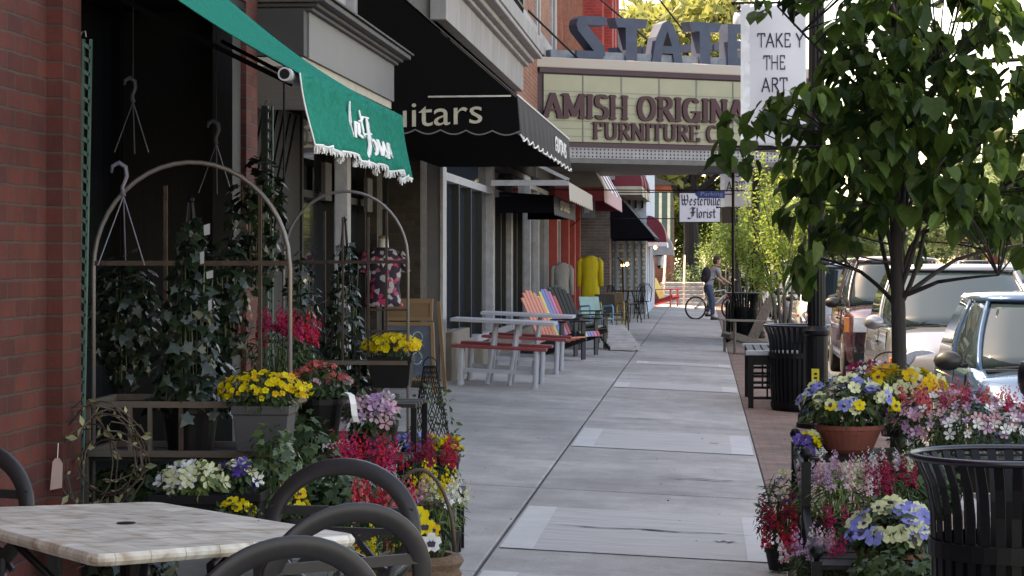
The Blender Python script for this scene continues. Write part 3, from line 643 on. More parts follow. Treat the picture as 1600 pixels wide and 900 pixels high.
def awning(label, y0, y1, xw, xf, zw, zf, val, mats, round_=False, sides=True, group=None):
    A = T('awning', label, 'awning', (xw, (y0+y1)/2, zf))
    def fn(s, t):
        if round_: return (xw+(xf-xw)*math.sin(t*PI/2), y0+(y1-y0)*s, zf+(zw-zf)*math.cos(t*PI/2))
        return (xw+(xf-xw)*t, y0+(y1-y0)*s, zw+(zf-zw)*t)
    m = MB(); m.add(*sheetgrid(fn, 20, 10 if round_ else 2)); solid(m.build('canopy', mats[0], A, smooth=round_))
    if sides:
        for k, y in enumerate((y0, y1)):
            m = MB(); pts = [(fn(0, t/10)[0], y, fn(0, t/10)[2]-.003) for t in range(11)]+[(xw, y, zf)]; m.add(pts, [tuple(range(len(pts)))]); solid(m.build('side_panel', mats[1], A))
            m = MB(); m.box(xw, y-.002, zf-val, xf, y+.002, zf-.002); m.build('side_valance', mats[2], A)
    n = 60
    m = MB(); m.add(*sheetgrid(lambda s, t: (xf+.01*t, y0+(y1-y0)*s, zf-.002-t*(val+.03*abs(math.sin(PI*s*12)))), n, 2)); solid(m.build('valance', mats[3], A))
    return A
pinkm = mat('faded_pink_canvas', (.36,.25,.24), .8, 0, .2, 4); mintm = mat('mint_canvas', (.33,.38,.33), .8, 0, .25, 5, c2=(.42,.3,.28))
A = awning('small faded awning with pale mint valance under the marquee', 32.2, 39.0, -3.04, -1.92, 3.32, 2.72, .24, (pinkm, pinkm, mintm, mintm), sides=False)
m = MB(); m.bar((-3.04,32.2,2.71),(-1.92,32.2,2.71),.05,.08); m.bar((-3.04,32.2,3.30),(-1.92,32.2,2.75),.05,.05); m.build('frame', M['whitish'], A)
navy = mat('black_canvas', (.004,.004,.007), .9, spec=.1)
A = awning('short black box awning with small white lettering below the faded one', 33.4, 38.9, -3.04, -2.22, 2.62, 2.56, .26, (navy, navy, navy, mat('slate_canvas', (.06,.065,.085), .8)))
m = MB(); write(m, 'STORE', lambda u, v, w: (-2.2+w, u, v), .13, nib=(.2,.2), depth=.004, width=2.4, x0=34.6, y0=2.38); m.build('lettering', M['letters'], A)
mar = mat('maroon_canvas', (.17,.02,.035), .8); stripe = mat('white_canvas', (.75,.75,.78), .8)
A = awning('white and maroon awning with pink valance just past the marquee', 45.5, 55.5, -3.0, -2.0, 4.9, 3.08, .28, (stripe, mat('grey_canvas', (.14,.135,.14), .8), mar, mat('pink_canvas', (.5,.3,.33), .8)))
m = MB()
for k in range(3): y = 48.3+k*2.6; m.add([(-2.99,y,4.895),(-1.992,y,3.085),(-1.992,y+.9,3.085),(-2.99,y+.9,4.895)], [(0,1,2,3)])
solid(m.build('stripe', mar, A))
for k in range(3):
    A = awning('scalloped maroon dome awning with cream edge, %s of three over the black awning' % ('nearest','middle','farthest')[k], 56.3+k*2.4, 58.5+k*2.4, -2.3, -1.52+.02*k, 4.35, 3.45, .22, (mar, mar, mat('cream_canvas', (.45,.4,.32), .8), mat('cream_canvas', (.45,.4,.32), .8)), round_=True)
    A['group'] = 'maroon dome awnings'
A = awning('sloping black awning over the café tables', 56.2, 62.8, -2.3, -1.21, 3.45, 2.18, .05, (mat('slate_canvas2', (.05,.055,.065), .8), navy, navy, navy))
A = awning('small rounded mauve awning on the pale blue building', 63.3, 66.5, -1.55, -1.02, 2.85, 2.1, .12, (mat('mauve_canvas', (.25,.12,.15), .8), mar, stripe, stripe), round_=True)
A = awning('grey rounded awning farthest along the left shops', 70, 73, -1.55, -.92, 2.5, 1.85, .1, (mat('grey_canvas2', (.3,.28,.28), .8),)*4, round_=True)
A = T('striped_awning', 'dark green and cream striped awning on the far brick house', 'awning', (-1.3, 80, 2.1))
m = MB(); gm_ = mat('dark_green_canvas', (.02,.06,.05), .8)
for k in range(9):
    x = -1.95+k*.1; m.add([(x,79.9,4.0),(x+.1,79.9,4.0),(x+.1,79.4,2.1),(x,79.4,2.1)], [(0,1,2,3)], k % 2 if k % 2 == 0 else 1)
m.m = [0 if i % 2 else 1 for i in range(len(m.f))]; m.m = [1 if i % 3 == 1 else 0 for i in range(len(m.f))]
solid(m.build('canopy', [gm_, mat('cream_canvas', (.45,.4,.32), .8)], A)); m = MB(); m.bar((-1.95,84,3.9),(-1.95,79.9,4.0),.05,.05); m.bar((-1.05,84,3.9),(-1.05,79.9,4.0),.05,.05); m.build('frame', M['dark'], A)

# blade sign on a bracket
Sg = T('blade_sign', 'small blue-grey hanging sign on black bracket by the red posts', 'sign', (-2.9, 50.5, 2.6))
m = MB(); m.box(-2.72,50.4,2.55,-2.42,50.44,2.95); m.build('panel', mat('signblue', (.15,.18,.25), .6), Sg, bevel=.004)
m = MB(); m.box(-2.66,50.38,2.66,-2.54,50.398,2.85); m.build('label_plate', M['white'], Sg)
m = MB(); m.tube([(-3.1,50.42,3.02),(-2.4,50.42,3.02)], .012, 6); m.tube([(-3.1,50.42,2.3),(-2.9,50.42,2.4),(-2.75,50.42,2.54)], .012, 6); m.build('bracket', M['dark'], Sg)

# ============================================================ MARQUEE
A = T('marquee', 'theatre marquee with STATE channel letters and maroon furniture company lettering', 'marquee', (-1, 42, 3.4))
p0 = Vector((-3.0, 40.7)); p1 = Vector((2.1, 43.8)); du = (p1-p0).normalized(); LM = (p1-p0).length; nrm_ = Vector((du.y, -du.x))
def mq(u, v, w): p = p0+du*u+nrm_*w; return (p.x, p.y, v)
q0 = Vector((-3.0, 48.0)); q1 = Vector((2.1, 45.9))
purple = mat('maroon_metal', (.045,.018,.034), .6, 0, .2, 6)
Z0, Z1 = 3.45, 5.06
def slabz(mb, a, b, za, zb, mi=0):      # prism over the wedge footprint grown by a in w
    P_ = [mq(-a, 0, a), mq(LM+a, 0, a), (q1.x+a, q1.y+a, 0), (q0.x, q0.y+a, 0)]
    P_[0] = (-3.02, P_[0][1], 0)
    mb.add([(x, y, za) for x, y, _ in P_]+[(x, y, zb) for x, y, _ in P_], [(3,2,1,0),(4,5,6,7),(0,1,5,4),(1,2,6,5),(2,3,7,6),(3,0,4,7)], mi)
m = MB(); slabz(m, 0, 0, Z0+.22, Z1+.05); m.build('body', purple, A)
m = MB(); slabz(m, .07, 0, Z1+.05, Z1+.24); m.build('cap', mat('rusty_white', (.36,.36,.35), .7, 0, .15, 5, c2=(.42,.33,.28), stretch=(1,1,3)), A, bevel=.02)
m = MB(); slabz(m, .03, 0, Z0+.02, Z0+.22); m.build('bulb_strip', mat('silver_paint', (.26,.26,.29), .5), A)
m = MB()
for r_ in range(3):
    for k in range(72):
        u = .05+k*LM/72; c = mq(u, Z0+.055+r_*.065, .032); c = Vector(c); a_ = Vector((du.x, du.y, 0))*.016; b_ = Vector((0,0,.018))
        m.add([c+a_*math.cos(t*PI/3)+b_*math.sin(t*PI/3) for t in range(6)], [tuple(range(6))])
m.build('bulb_holes', M['dark'], A)['kind'] = 'stuff'
m = MB(); slabz(m, .05, 0, Z0-.07, Z0+.015); m.build('underside', mat('soffit_grey', (.12,.115,.115), .7), A)
# pale letter panels
pan = mat('pale_panel', (.29,.29,.21), .5, 0, .09, 1.5, stretch=(1,1,1))
nP = 7; wP = (LM-.3)/nP
m = MB(); m.prism([(.12,Z0+.32),(LM-.15,Z0+.32),(LM-.15,Z1-.07),(.12,Z1-.07)], mq, 0, .02); m.build('letter_panel', pan, A)
m = MB()
for k in range(1, nP): u = .12+wP*k; m.prism([(u-.012,Z0+.32),(u+.012,Z0+.32),(u+.012,Z1-.07),(u-.012,Z1-.07)], mq, .02, .032)
for z in (.42,.56,.70,.86,1.02,1.15,1.24): m.prism([(.12,Z0+z-.004),(LM-.15,Z0+z-.004),(LM-.15,Z0+z+.004),(.12,Z0+z+.004)], mq, .0205, .028)
m.build('panel_rail', mat('rail_grey', (.16,.16,.16), .5), A)
m = MB(); write(m, 'AMISH ORIGINALS', mq, .43, nib=(.24,.075), depth=.075, serif=True, space=.04, width=4.98, x0=.10, y0=4.205)
write(m, 'FURNITURE CO.', mq, .30, nib=(.22,.075), depth=.07, serif=True, space=.04, width=3.12, x0=1.12, y0=3.83)
for i, v in enumerate(m.v): pass
m.build('lettering', mat('maroon_letters', (.05,.010,.02), .6, 0, .15, 8), A)
m = MB(); m.prism([(.02,Z0+.22),(LM-.02,Z0+.22),(LM-.02,Z0+.30),(.02,Z0+.30)], mq, .0, .05); m.prism([(.02,Z1-.04),(LM-.02,Z1-.04),(LM-.02,Z1+.05),(.02,Z1+.05)], mq, 0, .05); m.build('frame_rail', purple, A)
blu = mat('blue_metal', (.035,.052,.095), .6, .1, .2, 5)
m = MB(); m.prism([(.35,Z1+.24),(LM-.1,Z1+.24),(LM-.1,Z1+.40),(.35,Z1+.40)], mq, -.35, -.15); m.build('letter_plinth', mat('blue_grey_metal', (.16,.18,.22), .6, 0, .3, 7), A)
def state(face, back):
    ST = {
     'S': [[(.0,.80),(.05,.93),(.14,1.0),(.80,1.0),(.80,.80),(.28,.80),(.74,.30),(.76,.12),(.66,0),(.0,0),(.0,.20),(.46,.20),(.04,.66)]],
     'T': [[(.0,1.0),(.9,1.0),(.82,.78),(.60,.78),(.60,.0),(.30,.0),(.30,.78),(.08,.78)]],
     'A': [[(.0,0),(.12,.6),(.28,.92),(.42,1.0),(.56,.92),(.72,.6),(.84,0),(.60,0),(.57,.22),(.27,.22),(.24,0)]],
     'E': [[(.08,0),(.08,1),(.8,1),(.74,.8),(.34,.8),(.34,.6),(.68,.6),(.68,.42),(.34,.42),(.34,.2),(.74,.2),(.8,0)]]}
    hh = .80; x = .86
    for k, c in enumerate('STATE'):
        m = MB()
        for poly in ST[c]:
            for (w0, w1, gr) in ((back, face, 0),):
                m.prism([(x+a*hh, Z1+.245+b*hh) for a, b in poly], mq, w0, w1)
        if c == 'A':
            pass
        o = m.build('channel_letter', blu, A)
        m = MB(); cx = x+.42*hh
        if c == 'A': m.prism([(cx-.13*hh*.9, Z1+.245+.40*hh), (cx+.13*hh*.9, Z1+.245+.40*hh), (cx, Z1+.245+.74*hh)], mq, face, face+.006); m.build('letter_counter', M['dark'], o)
        x += .84*hh+.13
state(-.10, -.42)
m = MB()
qd = (q1-q0).normalized(); qn = Vector((-qd.y, qd.x))
def mq2(u, v, w): p = q1-qd*u+qn*w; return (p.x, p.y, v)
for k in range(5): x = .5+k*.8; m.prism([(x,Z1+.24),(x+.2,Z1+.24),(x+.2,Z1+.85),(x+.55,Z1+.85),(x+.55,Z1+1.0),(x-.2,Z1+1.0),(x-.2,Z1+.85),(x,Z1+.85)], mq2, -.4, -.1)
m.build('rear_letters', blu, A)
m = MB(); m.tube([(-2.95,43.5,7.5),(-.6,42.6,5.4)], .02, 6); m.tube([(-2.95,44.5,9.5),(.2,43.6,5.3)], .018, 6); m.tube([(-3.0,38.5,5.9),(-2.3,41.3,5.32)], .02, 6); m.build('stay_rod', M['dark'], A)
m = MB(); m.tube([(-3.0,43,2.95),(1.0,44.0,2.95)], .012, 6); m.build('guy_wire', M['dark'], A)
# ============================================================ STREET FURNITURE
M['black'] = mat('black_iron', (.003,.003,.0045), .45, 0, .3, 10, .1, .22)
M['bluemetal'] = mat('navy_iron', (.006,.007,.014), .3, 0, .3, 10, .1, .6)
def at(u, d, z=None):
    p = P(u, 406, d); return (p.x, p.y, gz(min(max(p.x,-4),1.75)) if z is None else z)

# --- lamp posts (real spacing 27 m)
def lamp_post(loc):
    o = T('street_lamp', 'nearest black fluted lamp post, carrying the white banner, standing in the brick strip', 'street lamp', loc, group='lamp posts along the kerb')
    m = MB(); m.lathe(0,0,[(.20,0),(.20,.06),(.185,.07),(.185,.14),(.165,.17),(.15,.24),(.13,.32),(.122,.36)], 20); m.build('base', M['black'], o, smooth=False, world=False, bevel=.004)
    m = MB(); m.lathe(0,0,[(.118,.355),(.115,.40),(.112,.92),(.128,.935),(.130,.97),(.112,.99),(.088,1.02)], 20); m.build('collar', M['black'], o, world=False, bevel=.003)
    m = MB(); n = 28; rings = []
    for z, r in ((1.0,.088),(3.0,.082),(6.2,.062)):
        rings.append([((r-(.008 if k % 2 else 0))*math.cos(2*PI*k/n), (r-(.008 if k % 2 else 0))*math.sin(2*PI*k/n), z) for k in range(n)])
    m.loft(rings); m.build('shaft', M['black'], o, world=False)
    m = MB(); m.lathe(0,0,[(.08,6.2),(.1,6.22),(.06,6.3),(.035,6.5),(.05,6.9),(.02,7.05),(.045,7.12),(.0,7.35)], 12); m.build('finial', M['black'], o, world=False)
    m = MB(); m.tube([(-.36,0,6.55),(-.2,0,6.62),(0,0,6.5),(.2,0,6.62),(.36,0,6.55)], .022, 8); m.build('cross_arm', M['black'], o, world=False)
    for s in (-1, 1):
        m = MB(); m.lathe(s*.36,0,[(.02,6.98),(.09,6.94),(.125,6.84),(.13,6.72),(.10,6.6),(.06,6.55)], 14); l = m.build('lantern', M['white'], o, world=False, smooth=True)
        m = MB(); m.lathe(s*.36,0,[(.0,7.16),(.022,7.1),(.05,7.07),(.03,7.0),(.095,6.965),(.1,6.95)], 12); m.build('lantern_cap', M['black'], l, world=False)
    return o
xl = 1.13
L1 = lamp_post((1.12, 22.3, -.07))
m = MB(); m.box(-.075+.02,-.128,.40,-.055+.075,-.1245,.60); m.build('warning_sticker', mat('yellow_sticker', (.65,.5,.03), .5), L1, world=False)
m = MB()
for k in range(4): m.add([(-.03,-.130,.56-.04*k),(.0,-.130,.56-.04*k),(.0,-.130,.54-.04*k),(-.03,-.130,.54-.04*k)], [(0,1,2,3)])
m.build('sticker_marks', M['black'], L1, world=False)
def l2(y, lab): 
    o = dup(L1, (xl, y, -.07), label=lab)
    for ch in list(o.children):
        if 'sticker' in ch.name: bpy.data.objects.remove(ch)
    return o
l2(48, 'second black lamp post, with the white banner reading GREAT ART'); l2(76.5, 'third black lamp post, beyond the cyclist'); l2(104, 'fourth and farthest black lamp post by the kerb')
cloth = mat('banner_cloth', (.62,.62,.68), .8, 0, .05, 2); cloth2 = mat('banner_hem', (.72,.72,.76), .8); ink = mat('banner_ink', (.02,.02,.05), .7)
def banner(label, y, lines, w=.64, z0=2.72, z1=4.12, ch=.13):
    o = T('street_banner', label, 'banner', (xl-.1, y, z0), group='white art banners on the lamp posts')
    x1 = xl-.115; x0 = x1-w
    def fn(s, t): return (x0+w*s, y-.02+.018*math.sin(s*5+t*3)+.008*math.sin(t*11), z0+(z1-z0)*t)
    m = MB(); m.add(*sheetgrid(fn, 24, 30)); solid(m.build('cloth', cloth, o, smooth=True), .004)
    m = MB(); m.add(*sheetgrid(lambda s, t: tuple(Vector(fn(s*.14, t))+Vector((0,-.006-.006*math.sin(t*40)*s,0))), 4, 30)); m.build('hem', cloth2, o, smooth=True)
    m = MB()
    for tx, zz, xx, ww in lines:
        write(m, tx, lambda u, v, w_: (u, fn((u-x0)/w, (v-z0)/(z1-z0))[1]-.006-w_, v), ch, nib=(.1,.1), depth=.002, width=ww, x0=x0+xx, y0=zz)
    m.build('lettering', ink, o)
    m = MB(); m.tube([(xl,y,z1+.02),(x0-.06,y,z1+.02)], .013, 8); m.tube([(xl,y,z0-.0),(x0-.06,y,z0-.0)], .013, 8); m.lathe(x0-.07,y,[(0,z0-.03),(.025,z0-.01),(.025,z0+.01),(0,z0+.03)], 8); m.lathe(x0-.07,y,[(0,z1-.01),(.025,z1+.01),(.025,z1+.03),(0,z1+.05)], 8); m.build('banner_arm', M['black'], o)
    return o
banner('nearest white cloth banner with hand-lettered TAKE THE ART, half behind the tree leaves', 22.25, [('TAKE Y',3.70,.16,.46),('THE',3.48,.22,.22),('ART',3.26,.20,.26)])
banner('far white cloth banner hand-lettered GREAT ART above the young tree', 47.95, [('GREAT',3.37,.14,.42),('ART',3.06,.12,.40)], ch=.2)

# --- litter bins
def bin_(loc, label):
    o = T('litter_bin', label, 'litter bin', loc, group='black slatted litter bins')
    n = 34; m = MB()
    prof = [(.265,.05),(.285,.3),(.29,.62),(.295,.76),(.315,.86),(.355,.95)]
    for k in range(n):
        a = 2*PI*k/n; c, s = math.cos(a), math.sin(a); hw = .0165
        for i in range(len(prof)-1):
            (r0,z0),(r1,z1) = prof[i], prof[i+1]
            vs = []
            for r, z in ((r0,z0),(r1,z1)):
                for dr, dt in ((0,-hw),(0,hw),(-.006,hw),(-.006,-hw)):
                    rr = r+dr; vs.append((rr*c-dt*s, rr*s+dt*c, z))
            m.add(vs, [(0,1,5,4),(1,2,6,5),(2,3,7,6),(3,0,4,7)])
    m.build('slats', M['black'], o, world=False)
    m = MB(); m.tube([(.36*math.cos(2*PI*k/48), .36*math.sin(2*PI*k/48), .955) for k in range(48)], .013, 8, closed=True); m.build('rim', M['bluemetal'], o, world=False, smooth=True)
    m = MB(); m.lathe(0,0,[(.298,.60),(.302,.60),(.302,.66),(.298,.66)], 40, cap=False); m.build('hoop', M['black'], o, world=False)
    m = MB(); m.lathe(0,0,[(.274,.06),(.279,.06),(.283,.12),(.278,.12)], 40, cap=False); m.build('hoop', M['black'], o, world=False)
    m = MB(); m.lathe(0,0,[(.26,.0),(.27,.05)], 30); m.build('base', M['black'], o, world=False)
    m = MB(); m.lathe(0,0,[(.24,.03),(.262,.35),(.268,.60),(.262,.60),(.255,.35),(.235,.04)], 30); m.build('liner', mat('bin_liner', (.003,.003,.004), .7, spec=.2), o, world=False)
    return o
bx, by, bz = at(1583, 8.05)
B1 = bin_((bx, by, bz-.01), 'nearest black slatted litter bin, cut off by the bottom right corner')
bx, by, bz = at(1244, 24.6); dup(B1, (bx, by, bz-.03), label='middle black slatted litter bin, against the lamp post')
bx, by, bz = at(1163, 46); dup(B1, (bx, by, bz), label='far black slatted litter bin behind the bicycle wheel')

# --- black metal bench by the middle bin
o = T('metal_bench', 'low black metal bench with pale worn edges beside the middle litter bin', 'bench', (.75, 25.6, -.045))
m = MB()
for k in range(6): m.box(.50+k*.09,24.9,.565,.575+k*.09,26.9,.59)
m.build('seat', M['black'], o, bevel=.004)
for yq in (24.84,26.9): m = MB(); m.box(.47,yq,.545,1.05,yq+.055,.60); m.build('edge_trim', mat('worn_edge', (.4,.4,.42), .5), o, bevel=.01)  # pale grey strip across each end of the seat
for y in (24.87, 26.9):
    m = MB(); m.box(.50,y-.025,-.07,.56,y+.025,.55); m.box(.96,y-.025,-.07,1.02,y+.025,.55); m.box(.56,y-.02,.44,.96,y+.02,.545)
    for z in (.06,.23,.30): m.box(.56,y-.01,z,.96,y+.01,z+.03)
    for x in (.70,.78): m.box(x,y-.01,.06,x+.02,y+.01,.44)
    m.build('end_frame', M['black'], o, bevel=.003)

# --- adirondack chairs
def adirondack(name, label, loc, rz, legm, slatms, seatms=None, group=None, w=.56, ns=6, k=1.0, leg_rest=False, cat='garden chair'):
    o = T(name, label, cat, loc, rz, group)
    seatms = seatms or slatms
    sw = w/ns
    m = MB(); 
    for i in range(ns):
        y = -w/2+sw*i; hgt = 1.0-.14*((i-(ns-1)/2)/((ns-1)/2))**2
        x0, z0, x1, z1 = -.10, .24, -.10-.40*hgt, .24+.80*hgt
        m.bar((x0*k, (y+sw/2), z0*k), (x1*k, (y+sw/2), z1*k), sw*.86, .022, mi=i % len(slatms), up=(1,0,.5))
    m.build('backrest', slatms, o, world=False, bevel=.003)
    m = MB()
    if len(seatms) > 1:
        for i in range(ns): y = -w/2+sw*i+sw/2; m.bar((-.1*k,y,.245*k),(.36*k,y,.375*k), sw*.86,.022, mi=i % len(seatms)); m.bar((.36*k,y,.375*k),(.40*k,y,.30*k), sw*.86,.022, mi=i % len(seatms))
    else:
        for i in range(6): x = (-.1+.085*i)*k; m.bar((x,-w/2,.25*k+x*.28),(x,w/2,.25*k+x*.28),.07,.02)
    m.build('seat', seatms, o, world=False, bevel=.003)
    for s in (-1, 1):
        y = s*(w/2+.03)
        m = MB(); m.bar((-.42*k,y+s*.02,.56*k),(.42*k,y+s*.03,.58*k),.11,.024); m.build('armrest', legm, o, world=False, bevel=.004)
        m = MB(); m.bar((.30*k,y,0),(.30*k,y,.57*k),.025,.10); m.build('leg', legm, o, world=False)
        m = MB(); m.bar((.36*k,y-s*.03,.34*k),(-.62*k,y-s*.03,.03),.025,.12,up=(0,0,1)); m.build('leg', legm, o, world=False)
    return o
def cm(n, c): return mat('paint_'+n, c, .5, 0, .08, 6)
orange, yellow, blue, purple_, pinkp, redp = cm('orange',(.62,.2,.13)), cm('yellow',(.6,.47,.12)), cm('blue',(.08,.18,.5)), cm('purple',(.27,.15,.35)), cm('pink',(.5,.14,.25)), cm('red',(.45,.04,.04))
navyp = cm('navy', (.02,.022,.035))
x, y, z = at(868, 33.6); adirondack('garden_chair', 'dark-legged garden chair with orange slats, first of the coloured row', (x,y,z), R(-28), navyp, [orange], group='coloured slat garden chairs')
x, y, z = at(890, 35.4); adirondack('garden_chair', 'dark-legged garden chair with rainbow slats of yellow, blue, purple and red', (x,y,z), R(-28), navyp, [yellow,yellow,blue,purple_,pinkp,redp], group='coloured slat garden chairs')
brw = mat('weathered_brown', (.07,.058,.05), .8, 0, .25, 8, .2, stretch=(1,1,3)); dkb = mat('dark_stained', (.02,.017,.016), .7, 0, .2, 6)
x, y, z = at(905, 38.0); adirondack('garden_chair', 'big brown weathered garden chair beyond the rainbow chairs', (x,y,z), R(-35), brw, [dkb], w=.62)
x, y, z = at(905, 40.5); adirondack('garden_chair', 'dark green round-backed garden chair behind the brown one', (x-.1,y,z), R(-40), cm('bottle',(.02,.05,.035)), [cm('bottle',(.02,.05,.035))])
gw = mat('weathered_grey_wood', (.20,.17,.14), .8, 0, .25, 8, .2, stretch=(1,1,3))
x, y, z = at(1166, 39.2); adirondack('garden_chair', 'weathered grey-brown garden chair facing the shops beside the metal bench', (x,y,z), R(195), gw, [gw], w=.6)
x, y, z = at(1040, 74); adirondack('garden_chair', 'bright red garden chair with yellow back near the far steps', (x,y,z), R(-20), redp, [yellow], [redp], w=.6)
# slatted leg rest
o = T('foot_rest', 'pale slatted wooden leg rest sloping to the pavement before the brown chair', 'foot rest', at(955, 38.0))
x, y, z = at(938, 38.4); x2, y2, z2 = at(962, 36.9); m = MB()
for k in range(9):
    t = k/8; c = Vector((x+.30*t, 38.7-1.5*t*.6, z+.33*(1-t)+.03)); m.bar(c+Vector((-.1,0,0)), c+Vector((.42,0,0)), .125, .055)
m.build('slats', mat('pale_wood', (.5,.46,.46), .7), o)
m = MB(); m.bar((x-.08,38.7,z+.3),(x+.2,37.75,z+.01),.03,.05); m.bar((x+.34,38.7,z+.3),(x+.64,37.75,z+.01),.03,.05); m.bar((x-.05,38.6,z),(x-.05,38.6,z+.3),.03,.03); m.bar((x+.3,38.6,z),(x+.3,38.6,z+.3),.03,.03); m.build('frame', dkb, o)

# --- picnic tables
rb = mat('red_bench', (.24,.03,.035), .5, 0, .1, 5); sil = mat('silver_grey_metal', (.36,.37,.42), .45, 0, .1, 5)
def picnic(label, loc):
    o = T('picnic_table', label, 'picnic table', loc, 0, 'silver picnic tables with red benches', tilt=True)
    m = MB()
    for k in range(4): m.box(-.62,-.34+k*.175,.735,.62,-.34+k*.175+.165,.775)
    m.build('tabletop', sil, o, world=False, bevel=.006)
    for s in (-1, 1):
        y = s*.52
        m = MB(); m.box(-.56,y-.13,.44,.56,y-.01,.475); m.box(-.56,y+.01,.44,.56,y+.13,.475); m.build('bench', rb, o, world=False, bevel=.006)
        for xx in (-.44, .44):
            for yy in (-.09, .09):
                m = MB(); m.tube([(xx,y+yy,0),(xx,y+yy,.44)], .027, 10); m.lathe(xx,y+yy,[(.032,0),(.032,.03)],10); m.build('leg', sil, o, world=False)
            m = MB(); m.bar((xx,y-.1,.42),(xx,y+.1,.42),.035,.035); m.build('bench_rail', sil, o, world=False)
        m = MB(); m.bar((-.44,y,.18),(.44,y,.18),.03,.045); m.build('stretcher', sil, o, world=False)
    for xx in (-.12, .14):
        for s in (-1, 1):
            m = MB(); m.tube([(xx-.03,s*.26,0),(xx+.02,s*.06,.73)], .027, 10); m.build('leg', sil, o, world=False)
    return o
x, y, z = at(784, 26.9); PT = picnic('nearer silver picnic table with red benches by the grey pillar', (x,y,z))
x, y, z = at(822, 30.2); dup(PT, (x,y,z), label='farther silver picnic table with red benches, in front of the orange chair')

# --- sandwich board
tanw = mat('tan_plywood', (.27,.155,.08), .6, 0, .12, 4, stretch=(3,1,1)); chalk = mat('chalkboard', (.05,.065,.10), .8, 0, .3, 3, c2=(.13,.155,.21))
x, y, z = at(634, 24.5); o = T('sandwich_board', 'tan plywood sandwich board with blue-grey chalk panel by the grey pillar', 'sign board', (x,y,z))
hw = .33; ty = .25
def sb(u, v, w): return (x+u*.93-.02, y-.02-(1.1-v)*ty+w*1.0, z+v*.92)
m = MB()
for (a,b,c,d) in ((-.35,.35,1.06,1.12),(-.35,.35,.86,.90),(-.35,-.31,.90,1.06),(.31,.35,.90,1.06)): m.prism([(a,c),(b,c),(b,d),(a,d)], sb, -.02, .02)
for (p_,q_) in (((-.36,.84),(-.42,.0)),((.32,.84),(.38,.0))): m.prism([p_,(p_[0]+.045,p_[1]),(q_[0]+.045,q_[1]),q_], sb, -.02, .02)
m.prism([(-.36,.80),(.36,.80),(.36,.845),(-.36,.845)], sb, -.021, .021); m.prism([(-.40,.16),(.40,.16),(.40,.2),(-.40,.2)], sb, -.021, .021); m.build('frame', tanw, o, bevel=.004)
m = MB(); m.prism([(-.315,.90),(.315,.90),(.315,1.06),(-.315,1.06)], sb, -.008, .008); m.build('header_board', mat('tan_board', (.22,.13,.07), .6, 0, .1, 3), o)
m = MB(); m.prism([(-.33,.2),(.33,.2),(.325,.80),(-.325,.80)], sb, -.006, .006); m.build('chalk_panel', chalk, o)
m = MB()
for zc in (.66,.42):
    for xc in (.02,.18): m.tube([sb(xc+.06*math.cos(a*.6), zc+.07*math.sin(a*.6), -.009) for a in range(11)], .006, 4)
m.build('chalk_drawing', mat('chalk', (.45,.5,.55), .9), o)
for s_ in (-1,1): m = MB(); m.bar((x+s_*.36,y,z+1.0),(x+s_*.4,y+.3,z),.04,.02); m.build('rear_leg', tanw, o)

# --- dress forms and coats
def floral():
    m_, nt, b = newmat('floral_cloth'); L = nt.links.new; b.inputs['Roughness'].default_value = .8
    tc = nt.nodes.new('ShaderNodeTexCoord'); v = nt.nodes.new('ShaderNodeTexVoronoi'); v.inputs['Scale'].default_value = 22; L(tc.outputs['Object'], v.inputs['Vector'])
    r = nt.nodes.new('ShaderNodeValToRGB'); r.color_ramp.interpolation = 'CONSTANT'
    e = r.color_ramp.elements; e[0].color = (.03,.012,.03,1); e[0].position = 0; e[1].position = .45; e[1].color = (.45,.03,.10,1)
    for p_, c in ((.62,(.4,.36,.4,1)),(.8,(.02,.015,.03,1)),(.9,(.3,.1,.15,1))): q = r.color_ramp.elements.new(p_); q.color = c
    s = nt.nodes.new('ShaderNodeSeparateColor'); L(v.outputs['Color'], s.inputs[0]); L(s.outputs[0], r.inputs[0]); L(r.outputs[0], b.inputs['Base Color']); return m_
def dress_form(name, label, loc, cloth_m, skin_m, length=.62, arms=.25, s=1.0, z_sh=1.45, rz=0, cat='dress form', neck=True):
    o = T(name, label, cat, loc, rz)
    k = s; top = z_sh
    prof = [(.055,.045,.06),(.075,.06,.0),(.17,.09,-.05),(.205,.115,-.12),(.20,.13,-.24),(.165,.11,-.40),(.19,.13,-.55),(.21,.15,-length)]
    m = MB(); rings = []
    for a, b, dz in prof[1:]:
        rings.append([(a*k*math.cos(t*PI/12), b*k*math.sin(t*PI/12)+.006*math.sin(t*5)*(dz<-.4), top+dz) for t in range(24)])
    m.loft(rings); m.build('garment', cloth_m, o, world=False, smooth=True)
    if neck:
        m = MB(); m.lathe(0,0,[(.062,top-.05),(.056,top+.02),(.052,top+.09)],16); 
        m.add([(-.07,-.085,top-.07),(.07,-.085,top-.07),(0,-.135,top-.21),(.05,-.045,top+.0),(-.05,-.045,top+.0)], [(0,2,1),(0,1,3,4)]); m.build('bust', skin_m, o, world=False, smooth=True)
        m = MB(); m.lathe(0,0,[(.05,top+.09),(.052,top+.11),(.03,top+.125)],16); m.build('neck_cap', tanw, o, world=False)
    for sd_ in (-1, 1):
        m = MB(); m.tube([(sd_*.16*k,0,top-.07),(sd_*.215*k,0,top-.14),(sd_*(.235)*k,-.02,top-.14-arms)], [.06*k,.065*k,.05*k], 10); m.build('sleeve', cloth_m, o, world=False, smooth=True)
    m = MB(); m.tube([(0,0,.02),(0,0,top-length+.02)], .015, 8); m.lathe(0,0,[(.18,0),(.17,.03),(.02,.06)],16); m.build('stand', M['black'], o, world=False)
    return o
fl = floral()
x, y, z = at(599, 23.6); dress_form('dress_form', 'white dress form in a floral pink and black top behind the sandwich board', (x,y,z), fl, mat('form_white', (.6,.58,.56), .6), .62, .12, z_sh=1.58, rz=R(8))
